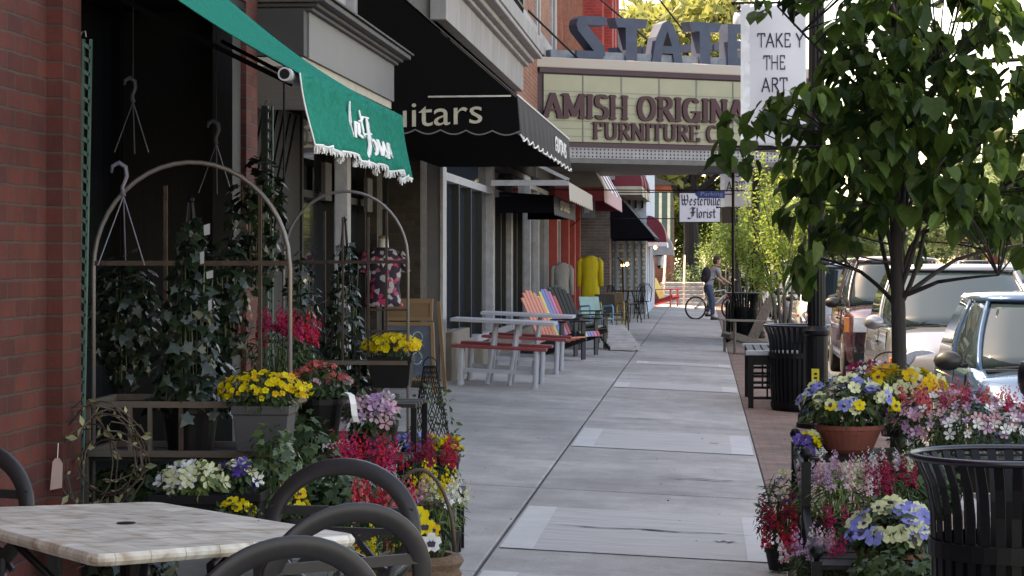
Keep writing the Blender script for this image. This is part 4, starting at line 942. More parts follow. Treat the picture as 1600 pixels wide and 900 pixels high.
yc = mat('yellow_coat', (.55,.42,.02), .8, 0, .2, 3, .3, stretch=(4,4,.5)); gc = mat('grey_coat', (.28,.26,.25), .85, 0, .2, 4, .3, stretch=(4,4,.5))
x, y, z = at(922, 47); dress_form('dress_form', 'bright yellow coat on a stand by the grey brick pier', (x,y,z), yc, yc, 1.0, .5, z_sh=1.58, neck=False)
x, y, z = at(878, 44.5); dress_form('dress_form', 'pale grey coat on a stand left of the yellow coat', (x,y,z), gc, gc, .95, .5, z_sh=1.42, neck=False, s=.85)

# --- tube chairs, pots and small goods by the coats
def tube_chair(label, loc, rz, tm, sm, group=None):
    o = T('tube_chair', label, 'metal chair', loc, rz, group)
    for s in (-1, 1):
        m = MB(); m.tube([(.22,s*.24,0),(.22,s*.24,.62),(.18,s*.24,.66),(-.18,s*.24,.64),(-.24,s*.24,.55),(-.24,s*.24,0)], .016, 8); m.build('side_frame', tm, o, world=False, smooth=True)
    m = MB(); m.box(-.22,-.22,.40,.24,.22,.43); m.build('seat', sm, o, world=False, bevel=.01)
    m = MB(); m.bar((-.2,0,.45),(-.32,0,.82),.42,.02,up=(1,0,0)); m.build('backrest', sm, o, world=False, bevel=.01)
    return o
turq, yel = cm('turquoise',(.12,.35,.5)), cm('mustard',(.5,.38,.12)); darkseat = mat('dark_seat', (.03,.022,.02), .7)
x, y, z = at(940, 42); tube_chair('turquoise tubular metal chair behind the brown garden chair', (x-.1,y,z), R(-60), turq, cm('mint', (.25,.4,.38)), 'painted tubular chairs')
x, y, z = at(952, 45); tube_chair('mustard yellow tubular metal chair with dark seat beside the yellow coat', (x,y,z), R(-70), yel, darkseat, 'painted tubular chairs')
x, y, z = at(962, 47.5); tube_chair('brown wooden-seated tubular chair nearest the café tables', (x,y,z), R(-80), mat('bronze', (.12,.08,.05), .5), mat('brown_seat', (.16,.09,.05), .6), 'painted tubular chairs')
o = T('side_table', 'low dark side table with a mustard frame at the pavement edge of the goods', 'side table', at(960, 43)); x, y, z = at(960, 43)
m = MB(); m.box(x-.2,y-.2,z+.36,x+.2,y+.2,z+.40); m.build('table_top', mat('wood_brown', (.15,.09,.05), .6), o, bevel=.005)
for sx in (-.18,.18):
    for sy in (-.18,.18): m = MB(); m.box(x+sx-.012,y+sy-.012,z,x+sx+.012,y+sy+.012,z+.36); m.build('leg', yel, o)

# --- café set
def bistro(label, loc, rz, first=[None]):
    if first[0]:
        return dup(first[0], loc, rz, label)
    o = T('cafe_chair', label, 'café chair', loc, rz, 'black café chairs')
    m = MB(); m.lathe(0,0,[(.2,.44),(.21,.45),(.2,.465)],18); m.build('seat', M['black'], o, world=False)
    for a in (45,135,225,315):
        c, s = math.cos(R(a)), math.sin(R(a)); m = MB(); m.tube([(.15*c,.15*s,.44),(.21*c,.21*s,0)],.012,6); m.build('leg', M['black'], o, world=False)
    m = MB(); m.tube([(-.17,-.19,.45),(-.22,-.21,.75),(-.24,-.12,.9),(-.24,.12,.9),(-.22,.21,.75),(-.17,.19,.45)],.013,6)
    for k in range(5): m.tube([(-.19,-.1+.05*k,.45),(-.235,-.1+.05*k,.88)],.007,5)
    m.build('backrest', M['black'], o, world=False, smooth=True)
    first[0] = o; return o
x, y, z = at(968, 53); bistro('black iron café chair nearest the grey brick pier', (x,y,z), R(30))
x, y, z = at(990, 54.5); bistro('black iron café chair with its back to the street', (x,y,z), R(200))
x, y, z = at(1002, 58); bistro('farthest black iron café chair of the set', (x,y,z), R(250))
x, y, z = at(984, 56.5); o = T('cafe_table', 'round black café table with a closed pole carrying two lit bulbs', 'café table', (x,y,z))
m = MB(); m.lathe(x,y,[(.42,z+.72),(.43,z+.735),(.42,z+.75)],24); m.build('table_top', M['black'], o)
for a in (0,120,240): c, s = math.cos(R(a)), math.sin(R(a)); m = MB(); m.tube([(x+.05*c,y+.05*s,z+.72),(x+.3*c,y+.3*s,z)],.015,6); m.build('leg', M['black'], o)
m = MB(); m.tube([(x-.15,y,z+.0),(x-.18,y,z+1.45)],.025,8); m.tube([(x-.18,y,z+1.45),(x-.32,y,z+1.58)],.02,6); m.build('pole', M['black'], o)
bulb = emat('lit_bulb', (1,.5,.2), 9)
x, y, z = at(974, 57.5)
for k, (u, v) in enumerate(((973,415),(980,413))):
    p = P(u, v, 57.5); m = MB(); m.lathe(p.x,p.y,[(0,p.z-.05),(.035,p.z-.02),(.04,p.z+.01),(.02,p.z+.05)],10); tag(m.build('wall_bulb', bulb), '%s of the two lit orange bulbs above the café table' % ('left','right')[k], 'light bulb', 'lit bulbs by the café')
p = P(1024, 387, 63.2); m = MB(); m.lathe(p.x,p.y,[(0,p.z-.05),(.035,p.z-.02),(.04,p.z+.01),(.02,p.z+.05)],10); tag(m.build('wall_bulb', bulb), 'lit orange bulb under the mauve awning', 'light bulb')
o = T('wall_lantern', 'black wall lantern with pale glass on the pale blue building corner', 'lantern', (-1.5, 74.2, 2))
p = P(1030, 405, 72); m = MB(); m.lathe(p.x,p.y,[(.06,p.z-.2),(.1,p.z+.1)],6); m.build('glass', M['white'], o)
m = MB(); m.lathe(p.x,p.y,[(.14,p.z+.1),(.02,p.z+.22)],6); m.tube([(p.x-.3,p.y,p.z+.2),(p.x,p.y,p.z+.22)],.02,6); m.lathe(p.x,p.y,[(.03,p.z-.3),(.08,p.z-.2)],6); m.build('cage', M['black'], o)

# --- hanging florist sign on long bars
o = T('florist_sign', 'white hanging sign lettered Westerville Florist in blackletter', 'sign', (-.1, 55.6, 2.5))
m = MB(); m.box(-.57,55.58,2.54,.43,55.62,3.25); m.build('board', mat('sign_white', (.6,.6,.68), .5, 0, .04, 3), o)
m = MB()
for (a,b,c,d) in ((-.59,.45,2.52,2.54),(-.59,.45,3.25,3.27),(-.59,-.57,2.54,3.25),(.43,.45,2.54,3.25)): m.box(a,55.57,c,b,55.63,d)
m.build('edge', M['black'], o)
m = MB(); fs_ = lambda u, v, w: (u, 55.578-w, v)
write(m, 'Westerville', fs_, .26, nib=(.16,.03), ang=40, depth=.004, font={**LOW}, width=.98, x0=-.54, y0=2.95)
write(m, 'Florist', fs_, .25, nib=(.16,.03), ang=40, depth=.004, font={**LOW}, width=.66, x0=-.34, y0=2.64); m.build('lettering', ink, o)
m = MB(); m.tube([(-2.32,55.6,3.27),(.45,55.6,3.27)],.013,6); m.tube([(-2.3,55.6,2.62),(-.59,55.6,2.62)],.013,6); m.build('bracket_bar', M['black'], o)
# --- blue parking arrows on a slim pole
o = T('parking_signs', 'slim dark pole with two blue Parking arrow signs pointing left', 'sign post', (.62, 46, -.03))
m = MB(); m.tube([(.62,46,-.05),(.62,46,3.6)],.03,10); m.build('pole', M['black'], o)
bsm = mat('parking_blue', (.02,.08,.42), .5); wl = mat('pale_blue_letter', (.3,.42,.75), .5)
for zz in (2.86, 3.36):
    m = MB(); fn = lambda u, v, w: (u, 45.95-w, v)
    m.prism([(-.16,zz+.08),(-.08,zz),(.45,zz),(.45,zz+.16),(-.08,zz+.16)], fn, 0, .006); a = m.build('arrow_plate', bsm, o)
    vs, fs = bfont('Parking', .13, .001); mxx = max(v[0] for v in vs); m = MB(); m.add([(-.05+v[0]*.46/mxx, 45.94-v[2], zz+.05+v[1]*.9) for v in vs], fs); m.build('lettering', wl, a)
    m = MB(); m.tube([(.45,45.97,zz+.08),(.62,45.97,zz+.08)],.012,6); m.build('bracket', M['black'], o)
m = MB(); m.box(.38,46.0,2.35,.66,46.03,2.68); m.build('square_plate', mat('brown_plate', (.05,.03,.03), .6), o)
# --- hoop bike rack
x, y, z = at(1136, 44); o = T('bike_rack', 'low black bike rack at the pavement edge near the cyclist', 'bike rack', (x,y,z))
for k in range(2): m = MB(); m.tube([(x,y+k*.8,z),(x,y+k*.8,z+.75),(x+.03,y+.1+k*.8,z+.8),(x+.04,y+.4+k*.8,z+.8),(x+.05,y+.5+k*.8,z+.7),(x+.05,y+.5+k*.8,z)],.025,8); m.build('hoop', M['black'], o, smooth=True)
m = MB(); m.tube([(x,y,z+.3),(x,y+1.3,z+.3)],.02,6); m.build('rail', M['black'], o)
# --- traffic signals
o = T('traffic_signal', 'dark mast arm with hanging black signal head above the parked cars', 'traffic light', (8, 55, 0))
p = P(1498, 97, 55); q = P(1680, 90, 55); m = MB(); m.tube([p, q, (q.x, q.y, -.2)],[.07,.09,.12],10); m.build('mast', M['dark'], o)
p2 = P(1526, 96, 55); m = MB(); m.bar(P(1494, 100, 55), p2, .25, .35); m.build('mast_joint', M['dark'], o)
p = P(1600, 125, 54.9); m = MB(); m.box(p.x-.2,p.y-.1,p.z-.5,p.x+.2,p.y+.1,p.z+.35); h_ = m.build('signal_head', M['dark'], o, bevel=.02)
for k in range(3): m = MB(); m.lathe(p.x,p.y-.12,[(.1,0)],3) if False else m.box(p.x-.09,p.y-.13,p.z-.4+k*.27,p.x+.09,p.y-.1,p.z-.22+k*.27); m.build('lens', M['dark'], h_)
p = P(1322, 376, 130); o = T('traffic_signal', 'distant traffic light showing green over the street', 'traffic light', (p.x, p.y, 0))
m = MB(); m.box(p.x-.18,p.y,p.z-.25,p.x+.18,p.y+.3,p.z+.85); m.build('signal_head', M['dark'], o)
m = MB(); m.lathe(0,0,[(0,0)],3) if False else m.prism([(.15*math.cos(a*.6283),.15*math.sin(a*.6283)) for a in range(10)], lambda u,v,w: (p.x+u,p.y-.02-w,p.z+v), 0, .02); m.build('green_lens', emat('green_light', (.0,1,.5), 6), o)
m = MB(); m.tube([(p.x+.1,p.y+.2,p.z+.9),(p.x+7,p.y+.2,p.z+1.1),(p.x+7,p.y+.2,-.2)],.07,8); m.build('mast', M['dark'], o)
# --- parking meter at the right edge
x, y, z = at(1612, 14.5); o = T('parking_meter', 'dark parking meter head at the right edge in front of the blue car', 'parking meter', (x,y,z))
m = MB(); m.tube([(x,y,z),(x,y,.72)],.03,10); m.build('post', M['black'], o)
m = MB(); m.lathe(x,y,[(.03,.70),(.07,.74),(.09,.80),(.09,.88),(.07,.94),(.0,.96)],18); m.build('head', M['bluemetal'], o, smooth=True)

# ============================================================ TABLE AND CHAIRS
def marble():
    m_, nt, b = newmat('marble_tile'); L = nt.links.new; b.inputs['Roughness'].default_value = .35
    tc = nt.nodes.new('ShaderNodeTexCoord'); n = nt.nodes.new('ShaderNodeTexNoise'); n.inputs['Scale'].default_value = 9; n.inputs['Detail'].default_value = 10; n.inputs['Distortion'].default_value = .9
    mp = nt.nodes.new('ShaderNodeMapping'); mp.inputs['Scale'].default_value = (1,2.5,1); mp.inputs['Rotation'].default_value = (0,0,.6); L(tc.outputs['Object'], mp.inputs[0]); L(mp.outputs[0], n.inputs['Vector'])
    r = nt.nodes.new('ShaderNodeValToRGB'); e = r.color_ramp.elements; e[0].position = .3; e[0].color = (.36,.26,.18,1); e[1].position = .62; e[1].color = (.70,.65,.57,1); q = e.new(.46); q.color = (.58,.51,.43,1); q = e.new(.75); q.color = (.75,.72,.67,1)
    L(n.outputs['Fac'], r.inputs[0])
    br = nt.nodes.new('ShaderNodeTexBrick'); br.inputs['Scale'].default_value = 1; br.inputs['Brick Width'].default_value = .105; br.inputs['Row Height'].default_value = .105; br.offset = 0
    br.inputs['Mortar Size'].default_value = .0015; br.inputs['Color1'].default_value = (.82,.82,.82,1); br.inputs['Color2'].default_value = (1.0,.98,.96,1); br.inputs['Mortar'].default_value = (.55,.5,.46,1)
    mp2 = nt.nodes.new('ShaderNodeMapping'); mp2.inputs['Rotation'].default_value = (0,0,R(-38)); L(tc.outputs['Object'], mp2.inputs[0]); L(mp2.outputs[0], br.inputs['Vector'])
    mx = nt.nodes.new('ShaderNodeMix'); mx.data_type = 'RGBA'; mx.blend_type = 'MULTIPLY'; mx.inputs[0].default_value = 1; L(r.outputs[0], mx.inputs[6]); L(br.outputs['Color'], mx.inputs[7]); L(mx.outputs[2], b.inputs['Base Color']); return m_
tc_ = (-1.68, 6.52); tz = gz(tc_[0])
o = T('patio_table', 'square marble-tiled patio table with rounded edge and umbrella hole', 'table', (tc_[0], tc_[1], tz))
crn = [(-.975,6.36),(-1.755,7.10),(-2.40,6.74),(-1.60,5.81)]
def poly_round(c, r=.05, n=4):
    out = []
    for i in range(len(c)):
        a, b, d = Vector(c[i-1]), Vector(c[i]), Vector(c[(i+1) % len(c)])
        p, q = b+(a-b).normalized()*r, b+(d-b).normalized()*r
        for k in range(n+1): t = k/n; out.append(tuple(p*(1-t)**2+b*2*t*(1-t)+q*t*t))
    return out
def topz(x, y): return .745+tz-(x-tc_[0])*.012
pr = poly_round(crn, .05); cx_, cy_ = tc_; n = len(pr); rings = []
for k_, dz in ((.965,-.036),(.985,-.034),(1.0,-.022),(1.0,-.012),(.985,0.)):
    rings.append([(cx_+(a-cx_)*k_, cy_+(b-cy_)*k_, topz(a,b)+dz) for a, b in pr])
m = MB(); m.loft(rings); m.build('table_top', marble(), o, smooth=False, bevel=.002)
hx, hy = -1.70, 6.63; m = MB(); hp = P(197, 815, 6.62); m.lathe(hp.x, hp.y, [(.028,topz(hp.x,hp.y)+.001),(.028,topz(hp.x,hp.y)+.003)], 18); m.build('umbrella_hole', M['black'], o)
m = MB(); m.lathe(*tc_, [(.26,tz),(.25,tz+.03),(.05,tz+.06),(.04,tz+.70),(.2,tz+.735)], 20); m.build('pedestal', M['black'], o)
m = MB()
for a in range(4):
    c, s = math.cos(R(a*90+20)), math.sin(R(a*90+20)); m.tube([(cx_+.04*c,cy_+.04*s,tz+.45),(cx_+.2*c,cy_+.2*s,tz+.55),(cx_+.38*c,cy_+.38*s,tz+.735)],.012,8)
m.build('scroll_brace', M['black'], o, smooth=True)
chm = mat('pewter_metal', (.024,.022,.024), .45, .1, .2, 9, .03, .4)
def patio_chair(label, loc, rz):
    o = T('patio_chair', label, 'patio chair', loc, rz, 'round-backed metal patio chairs')
    # back faces +Y (sitter looks to +Y); back at y=-.22 leaning
    def bk(x, z): return (x, -.20-.16*(z-.45), z)
    n = 44; cx, cz, rx, rz_ = 0, .70, .235, .20
    prof = []
    m = MB(); vs = []
    for i in range(n):
        t = 2*PI*i/n; c, s = math.cos(t), math.sin(t)
        for dr, dn in ((-.028,.006),(-.028,-.009),(.020,-.013),(.025,-.006),(.022,.008),(-.022,.012)):
            p = Vector(bk(cx+(rx+dr)*c, cz+(rz_+dr)*s)); vs.append(p+Vector((0,dn,0)))
    k = 6; m.add(vs, [(i*k+j, i*k+(j+1) % k, ((i+1) % n)*k+(j+1) % k, ((i+1) % n)*k+j) for i in range(n) for j in range(k)]); m.build('back_rim', chm, o, world=False, smooth=True)
    m = MB(); m.bar(bk(-.235,.76),bk(.235,.76),.016,.028); m.bar(bk(-.24,.70),bk(.24,.70),.014,.02)
    for k_ in range(3):
        m.bar(bk(-.03+.03*k_,.70),bk(-.20+.2*k_,.52),.012,.02); 
    m.bar(bk(-.2,.56),bk(.12,.70),.012,.02); m.bar(bk(.2,.56),bk(-.12,.70),.012,.02)
    m.build('back_grille', chm, o, world=False)
    m = MB(); rr = [(.235,.425),(.25,.435),(.245,.45),(.2,.445)]; m.lathe(0,.02,rr,28); m.build('seat', chm, o, world=False, smooth=True)
    for s in (-1, 1):
        m = MB(); m.tube([(s*.19,-.17,.46),(s*.22,-.20,.2),(s*.25,-.28,0)],.015,8); m.build('leg', chm, o, world=False, smooth=True)
        m = MB(); m.tube([(s*.20,.2,.43),(s*.22,.22,.2),(s*.24,.25,0)],.015,8); m.build('leg', chm, o, world=False, smooth=True)
        m = MB(); m.tube([bk(s*.255,.66),(s*.29,-.02,.65),(s*.285,.14,.63),(s*.25,.18,.5),(s*.22,.17,.43)],.016,8); m.build('arm', chm, o, world=False, smooth=True)
        m = MB(); m.tube([(s*.19,-.17,.46), bk(s*.16,.55)],.014,6); m.build('back_post', chm, o, world=False)
    return o
def chat(u, d): p = P(u, 406, d); return (p.x, p.y, gz(p.x))
x, y, z = chat(432, 5.15); c0 = patio_chair('round-backed dark metal patio chair nearest the camera, at the bottom edge', (x-.12,y+.22,z), R(34))
x, y, z = chat(532, 5.85); dup(c0, (x-.14,y+.22,z), R(38), 'middle round-backed dark metal patio chair overlapping the table corner')
x, y, z = chat(545, 7.05); dup(c0, (x-.06,y-.25,z), R(171), 'dark metal patio chair on the far side of the table before the red flowers')
x, y, z = chat(-92, 7.3); dup(c0, (x,y-.2,z-.03), R(160), 'patio chair with shiny rim cut off by the left edge beside the brick wall')
# ============================================================ PLANTS
lf = {
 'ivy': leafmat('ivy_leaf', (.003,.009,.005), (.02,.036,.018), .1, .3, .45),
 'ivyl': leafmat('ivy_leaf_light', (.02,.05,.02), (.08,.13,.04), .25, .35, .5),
 'green': leafmat('leaf_green', (.012,.032,.010), (.045,.085,.022), .25, .5),
 'lime': leafmat('leaf_lime', (.05,.10,.03), (.16,.22,.06), .3, .5),
 'stem': mat('green_stem', (.04,.06,.02), .6), 'twig': mat('brown_twig', (.07,.04,.03), .7),
}
def pet(n, a, b): return leafmat('petal_'+n, a, b, .3, .6, .2)
pt = {
 'yellow': pet('yellow',(.62,.45,.01),(.75,.60,.03)), 'gold': pet('gold',(.6,.33,.01),(.72,.45,.02)), 'cream': pet('cream',(.5,.52,.28),(.66,.66,.42)),
 'white': pet('white',(.6,.6,.6),(.75,.75,.72)), 'blue': pet('blue',(.15,.17,.5),(.32,.34,.68)), 'violet': pet('violet',(.06,.03,.2),(.14,.08,.38)),
 'fuchsia': pet('fuchsia',(.36,.015,.07),(.55,.04,.14)), 'red': pet('red',(.42,.012,.03),(.6,.03,.07)), 'crimson': pet('crimson',(.2,.01,.035),(.34,.02,.07)),
 'coral': pet('coral',(.55,.07,.09),(.7,.2,.18)), 'lilac': pet('lilac',(.34,.17,.33),(.58,.4,.52)), 'pink': pet('pink',(.45,.18,.24),(.66,.42,.45)), 'dark': mat('petal_dark',(.02,.01,.03),.7), 'eye': mat('petal_eye',(.6,.4,.02),.7),
}
terra = mat('terracotta', (.17,.04,.028), .8, 0, .15, 6, .2); blackpot = mat('black_plastic', (.004,.004,.005), .5, spec=.25); greybox = mat('grey_plastic_box', (.042,.04,.046), .6, 0, .12, 5)
rust = mat('rusty_pale_metal', (.10,.095,.09), .6, .2, .3, 9, .2, c2=(.11,.06,.035), stretch=(1,1,1)); rustd = mat('rust_metal', (.05,.027,.018), .8, 0, .4, 14, .3); galv = mat('galvanised_tube', (.16,.17,.19), .45, .4, .25, 10, .1, c2=(.22,.16,.12))
def pot(o, kind, c, w, h, m_, dp=None):
    mb = MB(); x, y, z = c            # c = centre of the pot's mouth
    if kind == 'bowl': mb.lathe(x,y,[(w*.60,z-h),(w*.72,z-h*.85),(w*.93,z-h*.25),(w*.95,z-h*.16),(w*1.0,z-h*.15),(w*1.0,z),(w*.93,z),(w*.9,z-.03)],28)
    elif kind == 'round': mb.lathe(x,y,[(w*.75,z-h),(w*.95,z-.03),(w*1.02,z-.028),(w*1.02,z),(w*.94,z),(w*.92,z-.03)],22)
    else:
        dp = dp or w; r = [[(x+sx*w*k,y+sy*dp*k,zz) for sx,sy in ((-1,-1),(1,-1),(1,1),(-1,1))] for k, zz in ((.86,z-h),(.97,z-.04),(1.03,z-.038),(1.03,z),(.96,z),(.94,z-.03))]; mb.loft(r)
    mb.build('pot', m_, o, bevel=.003 if kind == 'box' else 0)
def plant(label, cat, c, rad, leaf=('green',SMALL,.05,350), flowers=(), pot_=None, name='potted_flowers', group=None, droop=0, cone=False):
    """c centre of the foliage, rad (rx,ry,rz); flowers = list of (kind,size,count,colours[,spread])"""
    c = Vector(c); rx, ry, rz = rad
    o = T(name, label, cat, (c.x, c.y, c.z-rz), group=group)
    ck, tm, ls, n = leaf
    p, d = ball(n, .35)
    if cone:
        t = RNG.random(n)**.75; a = RNG.random(n)*2*PI; rr = (.18+.82*t)*np.sqrt(.35+.65*RNG.random(n))
        p = np.stack([rr*np.cos(a), rr*np.sin(a), 1-2*t], 1); d = np.stack([np.cos(a), np.sin(a), np.zeros(n)+.2], 1)
    pos = p*np.array(rad)+np.array(c)+rnd(n, .012)
    nr = d+np.array([0,-.1,.5])+rnd(n,.5); tip = d+rnd(n,.5)+np.array([0,0,-.4-droop])
    m = MB(); m.scatter(tm, pos, nr, tip, ls*RNG.uniform(.6,1.25,n)); m.build('foliage', lf[ck], o)
    m = MB()
    for k in range(14):
        a = random.uniform(0, 2*PI); q = Vector((c.x+rx*.7*math.cos(a)*random.random(), c.y+ry*.7*math.sin(a)*random.random(), c.z+rz*random.uniform(0,.7)))
        m.tube([(c.x+rx*.3*math.cos(a), c.y+ry*.3*math.sin(a), c.z-rz*.9), q], .004, 4)
    m.build('stems', lf['stem'], o)
    for fl_ in flowers:
        kind, s, cnt, cols = fl_[:4]; spread = fl_[4] if len(fl_) > 4 else (0,0,0,1)
        ms = [pt[x] for x in cols]; nm = len(ms); s = s*random.uniform(.85,1.0)
        if kind in ('pansy','viola','petunia'):
            d2 = RNG.normal(size=(cnt,3)); d2[:,2] = np.abs(d2[:,2])*1.0-.15; d2 /= np.linalg.norm(d2, axis=1, keepdims=True)
            cen = np.array(c)+np.array(spread[:3])
            pos = cen+d2*np.array(rad)*spread[3]*RNG.uniform(.92,1.12,(cnt,1)); nr = d2+np.array([0,-.35,.25])+rnd(cnt,.35); tip = np.tile([0,0,1.],(cnt,1))+rnd(cnt,.25)
            sc = s*RNG.uniform(.8,1.15,cnt); mi = RNG.integers(0,nm,cnt)
            m = MB(); m.scatter(PANSY if kind != 'petunia' else FIVE, pos, nr, tip, sc, mi)
            if kind == 'pansy':
                pos2 = pos+nr/np.linalg.norm(nr,axis=1,keepdims=True)*.004
                sel = np.where(RNG.random(cnt) < .45)[0]
                m.scatter(FACE, pos2[sel], nr[sel], tip[sel], sc[sel]*.75, [nm]*len(sel)); 
            m.build('blossoms', ms+[pt['dark']], o)
        elif kind == 'snap':
            m = MB()
            for k in range(int(cnt*.72)):
                a = random.uniform(0,2*PI); r = math.sqrt(random.random()); col_ = random.randrange(nm)
                b0 = Vector(c)+Vector(spread[:3])+Vector((rx*spread[3]*r*math.cos(a), ry*spread[3]*r*math.sin(a), rz*math.sqrt(max(0,1-r*r*.9))*.75))
                ln = random.uniform(.09,.15)*s/.018; lean = Vector((math.cos(a)*r*.35, math.sin(a)*r*.35, 1)).normalized()
                nb = 14; tt = np.linspace(0,1,nb); ang = tt*17+a
                ax = np.array(lean); pos = np.array(b0)[None]+ax[None]*(tt*ln)[:,None]+np.stack([np.cos(ang),np.sin(ang),ang*0],1)*(.022*(1-.75*tt))[:,None]*s/.018
                dr = np.stack([np.cos(ang),np.sin(ang),np.full(nb,.2)],1); m.scatter(FIVE, pos, dr, np.tile([0,0,1.],(nb,1))+rnd(nb,.3), s*(.95-.65*tt), [col_]*nb); m.scatter(PUFF, pos, dr, np.tile([0,0,1.],(nb,1))+rnd(nb,.3), s*(1.15-.85*tt), [col_]*nb)
            m.build('flower_spikes', ms, o)
        elif kind == 'cluster':
            m = MB()
            for k in range(cnt):
                d2 = RNG.normal(size=3); d2[2] = abs(d2[2]); d2 /= np.linalg.norm(d2); cc = np.array(c)+np.array(spread[:3])+d2*np.array(rad)*spread[3]*RNG.uniform(.85,1.2)
                nb = 16; q = RNG.normal(size=(nb,3)); q[:,2] = np.abs(q[:,2])-.2; q /= np.linalg.norm(q,axis=1,keepdims=True)
                m.scatter(FIVE, cc+q*s*1.6*np.array([1,1,.8]), q, rnd(nb), s*RNG.uniform(.6,.9,nb), [random.randrange(nm)]*nb)
            m.build('flower_heads', ms, o)
    if pot_: kind, w, h, mm, dz = pot_[:5]; pot(o, kind, (c.x, c.y, c.z-rz+dz), w, h, mm, pot_[5] if len(pot_) > 5 else None)
    return o

# --- racks
def rack(label, u, d, xw=.45, arch_z=2.04, spring=1.56, depth=.42):
    p = P(u, 406, d); x, y = p.x, p.y; g = gz(x)
    o = T('plant_rack', label, 'plant rack', (x, y, g), group='arched plant racks')
    for k, yy in enumerate((y,)):
        pts = [(x-xw,yy,g),(x-xw,yy,spring)]+[(x-xw*math.cos(R(a)), yy, spring+(arch_z-spring)*math.sin(R(a))) for a in range(8,173,8)]+[(x+xw,yy,spring),(x+xw,yy,g)]
        m = MB(); m.tube(pts, .0105, 10); m.build('arch', galv, o, smooth=True)
        m = MB(); m.bar((x-xw,yy,1.585),(x+xw,yy,1.585),.018,.022); m.build('cross_bar', rustd, o)
    for xx in (x-.22, x+.23): m = MB(); m.bar((xx,y+depth,.75),(xx,y+depth,1.95),.016,.02); m.build('upright', rustd, o)
    return o, x, y, g
o, rx_, ry_, rg = rack('nearer rusty arched plant rack with a barred planter shelf, under the green awning', 299, 10.1)
fy = ry_-.12; xa = P(117,406,9.85).x; xb = P(437,406,9.85).x
m = MB()
for z in (.735, .955): m.bar((xa,fy,z),(xb,fy,z),.025,.028); m.bar((xa,ry_+.4,z),(xb,ry_+.4,z),.025,.028); m.bar((xa,fy,z),(xa,ry_+.4,z),.025,.028); m.bar((xb,fy,z),(xb,ry_+.4,z),.025,.028)
m.build('shelf_rail', rust, o)
for u in (122, 190, 222, 272, 376, 434):
    xx = P(u,406,9.85).x; m = MB(); m.bar((xx,fy-.002,.74),(xx,fy-.002,.95),.018,.02); m.build('shelf_bar', rustd if u in (376,272) else rust, o)
m = MB()
for k in range(5): m.box(xa,fy+.02+k*.105,.70,xb,fy+.11+k*.105,.72)
m.build('shelf', M['darkwood'], o)
for xx in (xa, xb): m = MB(); m.bar((xx,fy,rg),(xx,fy,.74),.025,.025); m.build('leg', rust, o)
o2, r2x, r2y, r2g = rack('farther arched plant rack with ivy and a box of yellow violas', 540, 15.7, xw=.44, arch_z=2.08, spring=1.6)
for z, nm in ((.36,'shelf'),(.88,'shelf')):
    m = MB(); 
    for k in range(4): m.box(r2x-.44,r2y+.0+k*.1,z-.01,r2x+.44,r2y+.09+k*.1,z+.01)
    m.build(nm, M['darkwood'], o2); m = MB(); m.bar((r2x-.44,r2y-.02,z),(r2x+.44,r2y-.02,z),.02,.03); m.build('shelf_rail', rust, o2)
for xx in (r2x-.02, r2x+.16): m = MB(); m.bar((xx,r2y,.88),(xx,r2y,1.9),.014,.016); m.build('upright', rustd, o2)
for z in (1.25, 1.10): m = MB(); m.bar((r2x+.16,r2y,z),(r2x+.44,r2y,z),.014,.016); m.build('cross_bar', rustd, o2)
# slotted green uprights
def upright(label, u, d, z1, lean, w=.04):
    p = P(u, 406, d); x, y = p.x, p.y; o = T('slotted_upright', label, 'shelf upright', (x,y,gz(x)), group='green slotted uprights by the shop window')
    g = mat('green_slotted', (.035,.075,.06), .6, .1, .35, 9, .2, c2=(.07,.06,.055), stretch=(1,1,.3)); g2 = mat('green_slotted_side', (.05,.11,.09), .55)
    a = Vector((x-lean,y,0)); b = Vector((x,y,z1))
    m = MB(); m.bar(a+Vector((-w*.55,0,0)), b+Vector((-w*.55,0,0)), w*.95, .02, up=(0,1,0)); m.build('face', g, o)
    m = MB(); m.bar(a+Vector((w*.02,0,0)), b+Vector((w*.02,0,0)), .008, .03, up=(0,1,0)); m.bar(a+Vector((w*.8,0,0)), b+Vector((w*.8,0,0)), .01, .02, up=(0,1,0))
    n = int(z1/.058)
    for k in range(n): q = a+(b-a)*(k+.5)/n; m.bar(q+Vector((0,0,.008)), q+Vector((w*.8,.0,-.012)), .02, .016)
    m.build('ladder_edge', g2, o); m = MB(); m.tube([b+Vector((-.05,0,.01)), b+Vector((-.02,0,-.0)), b+Vector((-.01,0,.03)), b+Vector((.006,0,.035)), b+Vector((.01,0,.01))], .004, 5); m.build('wire_hook', galv, o)
upright('tall green slotted upright beside the brick wall, left of the nearer rack', 131, 9.75, 2.56, .05)
upright('green slotted upright in front of the second brick pier', 418, 13.1, 2.5, .0, .035)
# plastic hangers
def hanger(label, u, v, d, s=1.0, rz=0):
    p = P(u, v, d); o = T('pot_hanger', label, 'pot hanger', tuple(p), rz, 'empty plastic pot hangers')
    mm = mat('lilac_plastic', (.13,.12,.16), .4)
    m = MB(); m.tube([(-.055*s,0,.075*s),(-.05*s,0,.105*s),(-.02*s,0,.12*s),(.01*s,0,.10*s),(.015*s,0,.06*s),(-.005*s,0,.01*s),(0,0,-.03*s)], [.006,.009,.011,.011,.01,.009,.012], 8); m.build('hook', mm, o, world=False, smooth=True)
    for a in (100, 215, 335): m = MB(); m.tube([(0,0,-.03*s),(.12*s*math.cos(R(a)),.12*s*math.sin(R(a)),-.34*s)], .003, 5); m.build('strand', mm, o, world=False)
hanger('plastic pot hanger hooked over the nearer arch, at its left shoulder', 193, 296, 10.05)
hanger('plastic pot hanger hanging alone in the dark recess, highest of the three', 208, 152, 11.0, .8)
hanger('plastic pot hanger in the dark recess above the right side of the nearer arch', 338, 218, 12.0, .85)
